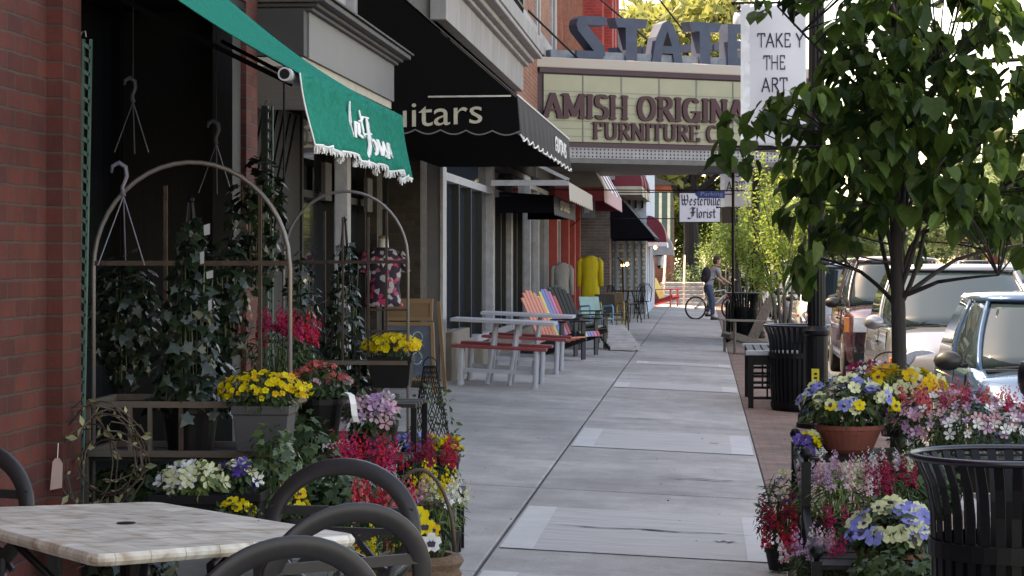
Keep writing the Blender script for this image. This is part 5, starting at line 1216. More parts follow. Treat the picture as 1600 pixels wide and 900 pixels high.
m = MB(); m.tube([P(208,126,11.0)+Vector((0,0,.0)), (P(208,126,11.0).x,P(208,126,11.0).y,3.12)],.003,4); tag(m.build('hanging_wire', galv), 'thin wire holding the highest pot hanger in the recess', 'wire')
m = MB(); m.tube([P(338,196,12.0), (P(338,196,12).x,P(338,196,12).y,3.12)],.003,4); tag(m.build('hanging_wire', galv), 'thin wire holding the pot hanger right of the recess centre', 'wire')

# --- ivy obelisks
def obelisk(label, u, vtop, vbase, d, rpx, n, potw, poth):
    b = P(u, vbase, d); t = P(u, vtop, d); h = t.z-b.z; c = (b.x, b.y, b.z+h*.42); r = rpx/F*d
    o = plant(label, 'potted ivy', c, (r, r*.9, h*.46), ('ivy',IVY,.062,n), (), ('round', potw, poth, blackpot, .02), name='potted_ivy', cone=True, group='ivy trained on black obelisks')
    m = MB()
    for a in range(4): q = R(45+90*a); m.tube([(b.x+r*.7*math.cos(q),b.y+r*.7*math.sin(q),b.z-.02),(b.x+.01*math.cos(q),b.y+.01*math.sin(q),t.z-.03)],.006,5)
    m.lathe(b.x,b.y,[(0,t.z-.035),(.017,t.z-.025),(.02,t.z-.01),(.0,t.z+.012)],10); m.build('obelisk', M['black'], o)
    return o
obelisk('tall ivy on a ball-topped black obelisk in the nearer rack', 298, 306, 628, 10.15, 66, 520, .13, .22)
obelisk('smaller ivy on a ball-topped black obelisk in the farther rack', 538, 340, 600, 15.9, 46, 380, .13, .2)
def ivymass(label, u, v, d, ru, rv, n, ck='ivy', s=.055, flowers=()):
    c = P(u, v, d); return plant(label, 'ivy', c, (ru/F*d, .16, rv/F*d), (ck,IVY,s,n), flowers, None, name='trailing_ivy', droop=.6)
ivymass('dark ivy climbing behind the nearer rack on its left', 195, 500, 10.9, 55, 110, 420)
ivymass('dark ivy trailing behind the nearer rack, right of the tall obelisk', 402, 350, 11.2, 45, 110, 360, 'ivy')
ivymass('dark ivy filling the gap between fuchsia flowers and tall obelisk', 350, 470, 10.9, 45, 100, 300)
ivymass('light-edged ivy trailing below the grey planter box', 425, 735, 9.5, 42, 75, 230, 'ivyl', .05)
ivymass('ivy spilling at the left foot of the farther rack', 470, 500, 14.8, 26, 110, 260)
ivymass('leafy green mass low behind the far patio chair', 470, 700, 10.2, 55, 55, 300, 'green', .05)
# --- grey box with yellow violas
c = P(412, 615, 9.85); plant('grey window box of bright yellow violas on the barred shelf of the nearer rack', 'potted flowers', (c.x,c.y+.02,c.z), (.19,.13,.09), ('green',SMALL,.035,600), [('viola',.017,190,['yellow','yellow','gold'])], ('box',.125,.2,greybox,.04,.10), name='window_box')
c = P(612, 542, 15.75); plant('dark window box of massed yellow violas in the farther rack by the sandwich board', 'potted flowers', (c.x,c.y,c.z), (.20,.14,.085), ('green',SMALL,.035,400), [('viola',.022,200,['yellow','yellow','gold'])], ('box',.15,.22,blackpot,.02,.10), name='window_box')
# --- tiered stand behind chairs
x0, y0 = P(520,406,11.0).x, 10.9; o = T('plant_stand', 'black tiered plant stand carrying the fuchsia, coral and lilac pots', 'plant stand', (-1.95, 11, .08))
for (z, ya, yb_) in ((.86,11.25,11.75),(.62,10.75,11.2),(.36,10.2,10.7)):
    m = MB()
    for k in range(4): m.bar((-2.25,ya+.06+k*.12,z),(-1.45,ya+.06+k*.12,z),.08,.02)
    m.build('tier', M['darkwood'], o)
    for xx in (-2.24,-1.46):
        for yy in (ya+.03,yb_-.03): m = MB(); m.bar((xx,yy,.06),(xx,yy,z-.01),.03,.03); m.build('leg', M['black'], o)
def pf(label, u, v, d, ru, rv, leaf, fl_, pt_=None, ry=None, **k):
    c = P(u, v, d); r = ru/F*d; return plant(label, 'potted flowers', c, (r, ry or r*.85, rv/F*d), leaf, fl_, pt_, **k)
pf('tall fuchsia snapdragons rising behind the yellow violas', 432, 555, 11.5, 62, 50, ('green',NARROW,.06,420), [('snap',.021,34,['fuchsia','red'])], ('round',.13,.18,blackpot,.03))
pf('coral pink geraniums right of the fuchsia snapdragons', 500, 600, 11.1, 44, 32, ('green',SMALL,.05,330), [('cluster',.017,24,['coral','coral','pink'])], ('round',.12,.18,blackpot,.03))
pf('lilac and white pansies in a black pot with a ribbon on the tiered stand', 578, 655, 11.0, 36, 34, ('green',SMALL,.05,260), [('petunia',.042,46,['lilac','lilac','pink'])], ('round',.105,.13,blackpot,.03))
pf('white flowers tucked behind the lilac pansies', 602, 640, 11.6, 16, 26, ('green',SMALL,.04,100), [('petunia',.03,18,['white','lilac'])], ('round',.07,.12,blackpot,.03))
rb_ = T('ribbon', 'white satin ribbon curling beside the lilac pansies', 'ribbon', tuple(P(545,630,10.9)))
m = MB(); pp = [P(536,618,10.9),P(543,614,10.88),P(549,618,10.86),P(552,632,10.85),P(554,650,10.86),P(557,660,10.88)]
vs = []; 
for q in pp: vs += [q+Vector((-.014,0,.003)), q+Vector((.014,.01,0))]
m.add(vs, [(2*i,2*i+1,2*i+3,2*i+2) for i in range(len(pp)-1)]); solid(m.build('satin', M['fringe'], rb_), .002)
m = MB(); m.lathe(P(545,617,10.9).x,P(545,617,10.9).y,[(.012,P(545,617,10.9).z-.006),(.014,P(545,617,10.9).z),(.006,P(545,617,10.9).z+.008)],8); m.build('knot', M['fringe'], rb_)
# low display bench and its pots
o = T('display_bench', 'low dark bench of weathered boards under the cream pansies by the brick wall', 'bench', (-2.2, 9.3, .1))
m = MB()
for k in range(5): m.box(-2.7,9.0+k*.12,.44,-1.75,9.11+k*.12,.465)
m.build('seat', mat('bench_grey_wood', (.12,.12,.13), .8, 0, .2, 8, .2, stretch=(1,4,1)), o)
for xx in (-2.66,-1.8):
    for yy in (9.03,9.55): m = MB(); m.bar((xx,yy,.08),(xx,yy,.44),.05,.05); m.build('leg', M['darkwood'], o)
pf('pale cream-green pansies on the low bench left of the patio chair', 300, 752, 9.25, 48, 26, ('lime',SMALL,.045,380), [('petunia',.036,46,['cream','white','cream'])], ('box',.16,.12,blackpot,.02,.09))
pf('dark violet and white pansies beside the cream ones on the low bench', 372, 748, 9.3, 34, 26, ('green',SMALL,.045,300), [('petunia',.034,26,['violet','violet','white','cream'])], ('box',.11,.12,blackpot,.02,.09))
pf('yellow pansies in a terracotta pot under the edge of the low bench', 368, 800, 9.0, 26, 16, ('green',SMALL,.04,160), [('pansy',.034,16,['yellow'])], ('round',.07,.12,terra,.03))
pf('yellow pansies behind the marble table corner', 455, 790, 8.7, 26, 30, ('green',SMALL,.04,180), [('pansy',.03,12,['yellow','gold'])], ('round',.07,.12,blackpot,.03))
# snapdragons row and mixed basket by the walkway
pf('red snapdragons behind the rim of the far patio chair', 560, 745, 10.35, 66, 40, ('green',NARROW,.055,520), [('snap',.019,42,['red','fuchsia'])], ('box',.17,.16,blackpot,.04,.10))
pf('crimson snapdragons on the walkway side, above the yellow and white ones', 672, 742, 10.4, 40, 36, ('green',NARROW,.05,320), [('snap',.018,20,['red','crimson'])], ('round',.1,.22,blackpot,.04))
pf('white, yellow and pink snapdragons bulging over the pavement edge', 684, 800, 9.6, 34, 42, ('lime',NARROW,.05,500), [('snap',.017,16,['white','cream'],(.03,-.02,0,.9)),('snap',.017,12,['yellow'],(-.02,.03,.03,.8)),('snap',.017,16,['lilac','pink'],(-.05,-.07,-.03,.8))], ('round',.1,.24,blackpot,.04))
pf('red snapdragons low behind the middle patio chair', 600, 820, 9.2, 58, 42, ('green',NARROW,.05,480), [('snap',.019,34,['red','coral'])], ('box',.15,.26,blackpot,.04,.10))
pf('lime leaves and yellow flowers low on the pavement behind the nearest chair', 575, 885, 8.6, 60, 40, ('lime',NARROW,.05,420), [('snap',.016,18,['cream','yellow','red'])], ('box',.14,.15,blackpot,.04,.10))
pf('orange-yellow marigolds at the walkway corner of the display', 694, 702, 11.9, 22, 20, ('green',SMALL,.04,220), [('cluster',.014,16,['gold','yellow'])], ('round',.085,.2,blackpot,.03))
pf('deep blue pansies beside the marigolds', 648, 698, 12.1, 30, 18, ('green',SMALL,.045,240), [('petunia',.034,26,['violet','blue'])], ('round',.09,.2,blackpot,.03))
for (u, d_, w_, lab) in ((696,11.9,.10,'low black stool under the marigolds'),(648,12.1,.11,'low black stool under the deep blue pansies'),(672,10.4,.10,'low black stool under the crimson snapdragons')):
    p = P(u,406,d_); o = T('plant_stool', lab, 'plant stool', (p.x,p.y,gz(p.x))); g = gz(p.x)
    top = {11.9:.33,12.1:.33,10.4:.27}[d_]
    m = MB(); m.box(p.x-w_,p.y-w_,g+top-.03,p.x+w_,p.y+w_,g+top); m.build('seat', M['darkwood'], o, bevel=.004)
    for sx in (-1,1):
        for sy in (-1,1): m = MB(); m.bar((p.x+sx*(w_-.02),p.y+sy*(w_-.02),g),(p.x+sx*(w_-.02),p.y+sy*(w_-.02),g+top-.03),.022,.022); m.build('leg', M['black'], o)
# lattice trellis cone with vine
p = P(672, 640, 12.6); o = T('wire_trellis', 'black lattice wire cone overgrown with a thin vine beside the walkway', 'trellis', (p.x,p.y,.5))
zb, zt = P(672,706,12.6).z, P(672,572,12.6).z; m = MB()
for k in range(12):
    a = 2*PI*k/12
    for s in (-1, 1): m.tube([(p.x+.125*(1-t*.72)*math.cos(a+s*t*2.2), p.y+.125*(1-t*.72)*math.sin(a+s*t*2.2), zb+(zt-zb)*t) for t in [i/10 for i in range(11)]], .0028, 4)
m.tube([(p.x+.127*math.cos(a*.26), p.y+.127*math.sin(a*.26), zb) for a in range(25)], .005, 5); m.tube([(p.x+.035*math.cos(a*.26), p.y+.035*math.sin(a*.26), zt) for a in range(25)], .004, 5)
m.tube([(p.x+.04*math.cos(R(a)), p.y, zt+.05*math.sin(R(a))) for a in range(0,181,20)],.003,4); m.build('lattice', M['black'], o)
n = 190; t = RNG.random(n); a = RNG.random(n)*2*PI; rr = .14*(1-t*.7)+RNG.random(n)*.04
pos = np.stack([p.x+rr*np.cos(a)+.03*(1-t), p.y+rr*np.sin(a), zb-.05+(zt-zb)*t*.95],1); m = MB(); m.scatter(SMALL, pos, rnd(n)+[0,-.5,.3], rnd(n)+[0,0,-.3], RNG.uniform(.02,.05,n)); m.build('vine_leaves', lf['ivyl'], o)
pot(o, 'round', (p.x,p.y,zb+.02), .12, .22, blackpot)
p = P(672,406,12.6); g = gz(p.x); m = MB(); m.box(p.x-.13,p.y-.13,g,p.x+.13,p.y+.13,zb-.205); tag(m.build('crate', M['darkwood'], bevel=.005), 'dark wooden crate under the wire trellis pot', 'crate')
# wicker basket with pansies
p = P(668, 870, 8.2); g = gz(p.x); wick = mat('wicker', (.16,.09,.05), .8, 0, .5, 60, .8, stretch=(1,1,4))
o = T('wicker_basket', 'brown wicker basket of yellow and white-and-black pansies at the pavement edge', 'basket', (p.x,p.y,g)); bz = P(668,862,8.2).z
m = MB()
for k in range(11): z = g+.01+(bz-g)*k/11; r = .105+.03*k/11; m.tube([(p.x-.03+(r+.004*math.sin(i*1.57+k*PI))*math.cos(i*PI/16), p.y+(r+.004*math.sin(i*1.57+k*PI))*math.sin(i*PI/16), z) for i in range(32)], .0125*(bz-g)/.25+.004, 6, closed=True)
m.build('weave', wick, o); 
m = MB(); m.tube([(p.x-.03-.13*math.cos(R(a)), p.y, bz+.30*math.sin(R(a))) for a in range(0,181,12)], .007, 6); m.build('handle', lf['twig'], o, smooth=True)
n = 260; q, d_ = ball(n); m = MB(); m.scatter(SMALL, q*[.13,.13,.08]+[p.x-.03,p.y,bz+.05], d_+[0,0,.4], d_+rnd(n,.4), .045*RNG.uniform(.6,1.2,n)); m.build('foliage', lf['green'], o)
def pansy_at(mb_list, q, s, cm_, face=True, nr=(.1,-.9,.3)): 
    m = MB(); m.scatter(PANSY, [q], [nr], [(0,0,1)], s, [0]); 
    if face: m.scatter(FACE, [Vector(q)+Vector(nr)*.004], [nr], [(0,0,1)], s*1.0, [1])
    m.build('blossom', [pt[cm_], pt['dark']], o)
pansy_at(0, P(674,848,8.02), .038, 'white'); pansy_at(0, P(664,822,8.05), .036, 'yellow'); pansy_at(0, P(656,806,8.1), .036, 'yellow', False); pansy_at(0, P(676,828,8.05), .03, 'gold'); 
# twiggy vine with tag at the brick wall
o = T('dry_vine', 'dry twiggy vine with small pale leaves at the left end of the nearer rack', 'vine', tuple(P(150,780,9.5)))
m = MB(); ends = []
for k in range(16):
    a0 = random.uniform(0,6.28); cu, cv = 155+random.uniform(-25,25), 715+random.uniform(-25,25); ru, rv_ = random.uniform(25,62), random.uniform(45,90); pts = []
    for i in range(14): a = a0+i*random.uniform(.22,.32); q = P(cu+ru*math.cos(a), cv+rv_*math.sin(a), 9.5+.08*math.sin(a*2+k)); pts.append(q)
    m.tube(pts, .0035, 5); ends += pts[::2]
m.build('twigs', lf['twig'], o); n = len(ends); m = MB(); m.scatter(SMALL, [tuple(e) for e in ends], rnd(n)+[0,-.5,.3], rnd(n), RNG.uniform(.02,.06,n)); m.build('leaves', leafmat('pale_leaf', (.12,.13,.05), (.4,.38,.2), .3), o)
m = MB(); fn = lambda u, v, w: tuple(P(u, v, 9.38+w)); m.prism([(82,722),(86,716),(93,716),(98,724),(97,762),(78,766)], fn, 0, .002); tg = m.build('paper_tag', mat('tag_paper', (.42,.28,.25), .8), o)
m = MB(); m.tube([P(90,716,9.38),P(91,690,9.42)], .0015, 4); m.build('tag_string', M['fringe'], tg)
# small pale chips painting window reflections between the ivy leaves
for k, (u, v, w_, h_) in enumerate(((318,352,10,14),(322,425,11,9),(312,395,7,16),(325,470,6,14))):
    m = MB(); m.prism([(u,v),(u+w_,v-3),(u+w_,v+h_),(u+1,v+h_+2)], lambda a,b,w: tuple(P(a,b,9.98+w)), 0, .002)
    tag(m.build('plant_label', mat('label_plastic', (.26,.26,.28) if k < 3 else (.4,.25,.12), .5)), ['white plastic plant label at the top of the tall ivy obelisk','small white plastic label halfway up the tall ivy obelisk','narrow white plastic label above the halfway one on the tall ivy','tan plant label low on the tall ivy obelisk'][k], 'plant label')

# ------------------------------------------------------------ right-hand display
xs0 = P(1256,406,10.9).x; xs1 = xs0+1.15
o = T('flower_stand', 'black two-tier flower stand with ball finials along the right of the walkway', 'plant stand', (xs0+.5, 11.2, -.05))
for z, ya, yb_ in ((.60,11.25,11.95),(.27,9.75,11.1)):
    m = MB(); nb_ = 6
    for k in range(nb_): m.bar((xs0,ya+(yb_-ya)*(k+.5)/nb_,z),(xs1,ya+(yb_-ya)*(k+.5)/nb_,z),(yb_-ya)/nb_*.85,.02)
    m.build('tier', M['black'], o)
for xx in (xs0, xs1):
    for yy, zt in ((10.75,.64),(11.95,.64),(9.75,.3)):
        m = MB(); m.bar((xx,yy,-.06),(xx,yy,zt),.045,.045); q = m.build('post', M['black'], o); 
        m = MB(); m.lathe(xx,yy,[(.012,zt),(.012,zt+.01),(.028,zt+.025),(.031,zt+.04),(.02,zt+.062),(0,zt+.07)],12); m.build('ball_finial', M['black'], q, smooth=True)
m = MB(); m.bar((xs0,9.75,.26),(xs0,11.95,.58),.03,.05); m.bar((xs0,10.75,.60),(xs0,11.95,.60),.03,.04)
for k in range(10): y = 9.9+k*.2; m.bar((xs0,y,-.04),(xs0,y,.27+.14*(y-9.75)),.012,.012)
m.build('side_rail', M['black'], o)
pf('terracotta bowl of blue and cream pansies on top of the flower stand', 1326, 632, 11.5, 72, 40, ('green',SMALL,.05,650), [('pansy',.040,105,['blue','blue','cream','cream','yellow'])], ('bowl',.175,.145,terra,.03))
pf('golden yellow pansies in front of the tree trunk', 1408, 604, 12.1, 62, 28, ('lime',NARROW,.045,700), [('pansy',.045,46,['gold','gold','yellow','cream'])], ('round',.14,.2,blackpot,.03))
pf('magenta and white pansies in a handled basket behind the golden ones', 1358, 592, 12.9, 40, 24, ('green',SMALL,.045,260), [('petunia',.036,44,['fuchsia','white','lilac','crimson'])], ('round',.11,.16,wick,.03), name='flower_basket')
p = P(1390, 580, 12.9); m = MB(); m.tube([(p.x-.09*math.cos(R(a)), p.y, p.z+.05+.06*math.sin(R(a))) for a in range(0,181,15)],.005,5); tag(m.build('basket_hoop', lf['twig'], smooth=True), 'curved brown cane handle behind the golden pansies', 'basket handle')
pf('coral and pale pink petunias massed before the blue car', 1500, 668, 11.5, 116, 52, ('green',NARROW,.06,1500), [('snap',.017,60,['coral','fuchsia','coral'],(-.02,.05,.02,.95)),('petunia',.032,130,['pink','lilac','white'],(0,0,0,1.0))], ('box',.30,.2,blackpot,.05,.16), ry=.26)
pf('red snapdragons with a violet top spilling onto the slabs beside the stand', 1222, 806, 11.6, 36, 60, ('green',NARROW,.055,700), [('snap',.019,26,['red','crimson'],(0,-.05,-.13,1.0)),('snap',.019,16,['red'],(-.02,-.08,-.26,1.0)),('petunia',.032,14,['violet','cream'],(.03,0,.08,.7))], ('round',.09,.12,blackpot,.04))
pf('pink and white snapdragons on the lower tier beside the ball finial', 1312, 778, 10.75, 66, 46, ('lime',NARROW,.055,850), [('snap',.018,60,['lilac','white','pink','cream'])], ('box',.18,.14,blackpot,.04,.13))
pf('dark crimson snapdragons in the middle of the right display', 1392, 778, 10.7, 44, 36, ('green',NARROW,.05,420), [('snap',.021,24,['crimson','crimson'])], ('round',.11,.14,blackpot,.04))
pf('small white and purple blossoms high on the lower tier behind the crimson ones', 1405, 745, 11.0, 62, 26, ('lime',NARROW,.045,500), [('snap',.013,44,['white','lilac','cream'])], ('box',.16,.12,blackpot,.04,.1))
pf('terracotta bowl of cream and blue pansies beside the nearest litter bin', 1392, 830, 9.85, 66, 42, ('green',SMALL,.05,600), [('pansy',.043,80,['cream','cream','cream','blue','blue'])], ('bowl',.15,.14,terra,.03))
pf('magenta and white snapdragons at the bottom edge beside the lower bowl', 1272, 885, 10.1, 48, 34, ('green',NARROW,.05,420), [('snap',.018,30,['fuchsia','lilac','pink','white'])], ('box',.13,.1,blackpot,.04,.1))
pf('dark foliage with crimson buds under the lower tier', 1330, 850, 10.6, 60, 50, ('green',NARROW,.05,700), [('snap',.017,18,['crimson','fuchsia'])], ('box',.15,.1,blackpot,.04,.1))
pf('violet and yellow pansies hanging by the corner of the top tier', 1262, 700, 11.4, 20, 22, ('green',SMALL,.04,120), [('pansy',.032,14,['violet','cream','yellow'])], ('round',.05,.08,blackpot,.03))

ivymass('dark ivy low behind the marble table by the brick wall', 205, 868, 8.3, 70, 50, 420)
ivymass('shadowy fern-like greenery under the nearer rack', 240, 760, 10.2, 110, 40, 480, 'green', .05)
ivymass('dark greenery filling the middle of the flower display', 520, 790, 9.9, 80, 50, 520, 'green', .05)
ivymass('leafy greens low under the lower tier of the right display', 1400, 890, 9.6, 70, 24, 400, 'green', .05)
ivymass('dark greenery behind the lower bowl at the right display', 1440, 760, 11.0, 60, 60, 600, 'green', .05)
# ============================================================ CARS
carglass = glassmat('car_glass', (.015,.025,.028), .02); carglass.node_tree.nodes['Principled BSDF'].inputs['IOR'].default_value = 1.55
tyre = mat('tyre', (.012,.012,.012), .85); rimm = mat('wheel_rim', (.35,.35,.37), .3, .8); trimb = mat('black_trim', (.012,.012,.013), .45)
lampm = mat('lamp_glass', (.45,.46,.5), .1, .2, .15, 30); amber = mat('amber_lens', (.6,.16,.02), .2)
def paint(n, c, metal=.4): return mat('paint_car_'+n, c, .28, metal, .04, 2, coat=1)
def sm(a, b, t): t = max(0, min(1, (t-a)/(b-a))); return t*t*(3-2*t)
def car(label, x, y, pm, L=4.3, W=1.74, H=1.45, kind='hatch', z0=-.215, lamp='round', mirror=None):
    """front faces -Y; x,y = centre"""
    o = T('parked_car', label, 'car', (x, y, z0), group='cars parked along the kerb')
    hw = W/2; hood = {'hatch':.86,'van':.98,'suv':1.05,'sedan':.84}[kind]; belt = {'hatch':.92,'van':1.04,'suv':1.10,'sedan':.88}[kind]
    f0 = -L/2
    wsb = {'hatch':.95,'van':.95,'suv':1.25,'sedan':1.25}[kind]; wst = wsb+{'hatch':.75,'van':.95,'suv':.55,'sedan':.70}[kind]
    rb0, rt0 = {'hatch':(.12,.55),'van':(.08,.3),'suv':(.10,.25),'sedan':(.95,1.45)}[kind]
    m = MB(); rings = []; N = 26
    for i in range(N+1):
        t = i/N; yy = f0+L*t; a = L*t
        zs = (hood-.22)+.22*sm(0, .45, a) + (belt-hood)*sm(.7, wsb+.2, a) - (.12 if kind == 'sedan' else .05)*sm(L-.6, L, a)
        w = hw*(.80+.20*sm(0, .55, a))*(1-.14*sm(L-.5, L, a)); zb = .22+.14*(1-sm(0,.3,a))+.12*sm(L-.3,L,a)
        ins = .0
        crown = .05 if a < wsb else .02
        ring = [(-w*.90,zb),(-w*.99,zb+.10),(-w,zb+.28),(-w*.99,(zs+zb)/2+.12),(-w*.955,zs-.06),(-w*.90,zs),(-w*.6,zs+crown*.8),(0,zs+crown),(w*.6,zs+crown*.8),(w*.90,zs),(w*.955,zs-.06),(w*.99,(zs+zb)/2+.12),(w,zb+.28),(w*.99,zb+.10),(w*.90,zb)]
        rings.append([(px, yy, pz) for px, pz in ring])
    m.loft(rings); b_ = m.build('body', pm, o, world=False, smooth=True)
    # greenhouse
    hb = hw*.90; hr = hw*.70; roofz = H
    yb0, yt0, yt1, yb1 = f0+wsb, f0+wst, f0+L-rt0, f0+L-rb0
    def ring(k, bulge=0):   # k 0..1 from belt to roof
        kk = k; w = hb+(hr-hb)*kk**1.7; ya = yb0+(yt0-yb0)*kk; yb = yb1+(yt1-yb1)*kk; z = belt-.02+(roofz-.06-belt)*kk
        pts = []
        for (sx, yy, cy) in ((-1, ya, 0),):
            pass
        nn = 6
        for j in range(nn+1): s = -1+2*j/nn; pts.append((w*s*.93, ya+.14*s*s, z))
        pts.append((w, ya+.30, z)); pts.append((w, (ya+yb)/2, z)); pts.append((w, yb-.2, z))
        for j in range(nn+1): s = 1-2*j/nn; pts.append((w*s*.93, yb-.08*s*s, z))
        pts.append((-w, yb-.2, z)); pts.append((-w, (ya+yb)/2, z)); pts.append((-w, ya+.30, z))
        return pts
    m = MB(); m.loft([ring(0), ring(.25), ring(.5), ring(.75), ring(.9), ring(1)]); m.build('windows', carglass, o, world=False, smooth=True)
    top = ring(1.0); n = len(top); cx = 0; cyc = (yt0+yt1)/2
    def scl(k, z): return [(p[0]*k, cyc+(p[1]-cyc)*k, z) for p in top]
    m = MB(); m.loft([scl(1.012, roofz-.075), scl(1.02, roofz-.055), scl(.97, roofz-.02), scl(.7, roofz), scl(.2, roofz+.008)]); m.build('roof', pm, o, world=False, smooth=True)
    r0, r1 = ring(0), ring(1)
    for idx, wd in ((0,.06),(6,.06),(8,.05),(16 if n > 16 else n-1,.06),(n-2,.05),(10,.08)):
        idx %= n
        if idx in (8, n-2): pm_ = 1
        m = MB(); m.tube([Vector(ring(q/6)[idx])+Vector((math.copysign(.004,r0[idx][0]),0,0)) for q in range(7)], .024, 8); m.build('pillar', pm, o, world=False, smooth=True)
    m = MB(); m.bar((-hb*.8,yb0-.01,belt+.015),(-.05,yb0+.03,belt+.05),.03,.012); m.bar((.0,yb0-.01,belt+.015),(hb*.7,yb0+.03,belt+.05),.03,.012); m.bar((-hb*.9,yb0+.0,belt-.005),(hb*.9,yb0,belt-.005),.10,.02); m.build('wiper', trimb, o, world=False)
    for s in (-1, 1):
        m = MB(); mx = s*(hw+.10); my = yb0+.28; mz = belt+.06
        m.loft([[(mx+s*.10*c_-0.0, my+dy, mz+.07*s_) for c_, s_ in [(math.cos(t*PI/6), math.sin(t*PI/6)) for t in range(12)]] for dy in (-.05,)]+[[(mx+s*.12*c_, my+.03, mz+.085*s_) for c_, s_ in [(math.cos(t*PI/6), math.sin(t*PI/6)) for t in range(12)]]]+[[(mx+s*.11*c_, my+.08, mz+.075*s_) for c_, s_ in [(math.cos(t*PI/6), math.sin(t*PI/6)) for t in range(12)]]])
        m.bar((s*(hw-.06),my+.03,mz-.04),(mx,my+.03,mz-.03),.05,.04); m.build('mirror', mirror or trimb, o, world=False, smooth=True)
        m = MB(); xx = s*hw*.66
        if lamp == 'box': m.box(xx-.19,f0-.015,hood-.30,xx+.19,f0+.1,hood-.08)
        else: m.loft([[(xx+s*.05*0+.2*c_, f0+dy, hood-.24+.10*s_) for c_, s_ in [(math.cos(t*PI/8), math.sin(t*PI/8)) for t in range(16)]] for dy in (.02, .16)])
        m.build('headlight', lampm, o, world=False, bevel=.01)
        m = MB(); ax = s*hw*.95
        if lamp == 'box': m.box(ax-.06,f0+.03,hood-.30,ax+.02,f0+.14,hood-.08)
        else: m.box(ax-.05,f0+.22,hood-.30,ax+.005,f0+.34,hood-.24)
        m.build('indicator', amber, o, world=False, bevel=.005)
        for yy in (f0+.78, f0+L-.75):
            m = MB(); x0_ = s*(hw-.20); x1_ = s*(hw+.005); rr = .31 if kind != 'suv' else .36
            for (ra, rc, mi) in ((rr, .22, 0),):
                cyl = [[(xq, yy+rq*math.cos(t*PI/12), rr+rq*math.sin(t*PI/12)) for t in range(24)] for xq, rq in ((x0_,rr-.02),(x0_+s*.02,rr),(x1_-s*.02,rr),(x1_,rr-.03),(x1_,rc))]
                m.loft(cyl)
            w_ = m.build('wheel', tyre, o, world=False, smooth=False)
            m = MB(); m.loft([[(xq, yy+rq*math.cos(t*PI/8), rr+rq*math.sin(t*PI/8)) for t in range(16)] for xq, rq in ((x1_-s*.03,.215),(x1_+s*.006,.21),(x1_-s*.01,.17),(x1_-s*.02,.05))]); m.build('rim', rimm, w_, world=False)
            m = MB()
    m = MB(); m.box(-hw*.42,f0-.012,hood-.28,hw*.42,f0+.06,hood-.10); 
    m.build('grille', trimb, o, world=False, bevel=.01)
    m = MB(); m.loft([[(px*hw, f0+dy+.16*abs(px)**2.5, zz) for px in (-.86,-.5,0,.5,.86)]+[(px*hw, f0+dy+.2+.16*abs(px)**2.5, zz) for px in (.86,.5,0,-.5,-.86)] for zz, dy in ((.24,-.02),(.30,-.08),(.46,-.09),(.52,-.03))]); m.build('bumper', trimb if kind == 'suv' else pm, o, world=False, smooth=False, bevel=.015)
    m = MB(); m.box(-.15,f0-.108,.33,.15,f0-.095,.43); m.build('number_plate', M['white'], o, world=False)
    for s in (-1,1):
        m = MB(); xx = s*(hw+.001); m.box(xx-.006,-.25,belt-.20,xx+.02,-.08,belt-.17); m.build('door_handle', trimb, o, world=False, bevel=.004)
        m = MB(); m.bar((xx-.0,-.15+.1,.45),(xx-.035*s,-.05,belt-.04),.006,.008); m.bar((xx,f0+wsb+.25,.45),(xx-.035*s,f0+wsb+.2,belt-.04),.006,.008); m.build('door_gap', trimb, o, world=False)
    return o
XC = 2.98
car('blue hatchback parked nearest the camera, with black door mirror', XC+.02, 19.6, paint('blue', (.022,.06,.12)), L=4.2, W=1.76, H=1.53, kind='hatch')
car('silver minivan parked directly behind the blue hatchback', XC+.02, 27.0, paint('silver', (.22,.23,.26), .5), L=4.8, W=1.9, H=1.76, kind='van', mirror=paint('silver', (.22,.23,.26), .5))
car('dark maroon boxy off-roader with square headlights and black bumper', XC, 35.4, paint('maroon', (.045,.015,.02), .2), L=4.5, W=1.8, H=1.86, kind='suv', lamp='box')
car('white van with dark lower front behind the maroon off-roader', XC, 44.0, paint('white', (.42,.44,.48), .0), L=4.6, W=1.8, H=1.75, kind='van', lamp='round')
car('pale silver saloon glimpsed behind the young tree', XC, 52.5, paint('palesilver', (.5,.52,.55), .3), L=4.6, W=1.76, H=1.42, kind='sedan')
car('white saloon parked farther along past the young tree', XC, 61, paint('white', (.42,.44,.48), .0), L=4.6, W=1.76, H=1.45, kind='sedan')
car('dark green saloon far along the kerb', XC, 70, paint('darkgreen', (.03,.05,.04)), L=4.5, W=1.76, H=1.45, kind='sedan')
car('white utility vehicle farthest in the kerbside row', XC, 80, paint('white', (.42,.44,.48), .0), L=4.8, W=1.9, H=1.8, kind='suv', lamp='box')
for k, (xx, yy, nm, c, kd) in enumerate(((11.3,52,'red',(.3,.03,.03),'sedan'),(11.3,64,'pale gold',(.4,.36,.28),'sedan'),(11.3,78,'light blue',(.2,.3,.42),'van'),(11.3,95,'black',(.02,.02,.02),'suv'))):
    o = car('%s car parked across the street, %s from the camera' % (nm, ('nearest of that row','second','third','farthest')[k]), xx, yy, paint(nm.replace(' ','_'), c, .2), kind=kd, H={'sedan':1.42,'van':1.75,'suv':1.8}[kd])
    o['group'] = 'cars parked across the street'

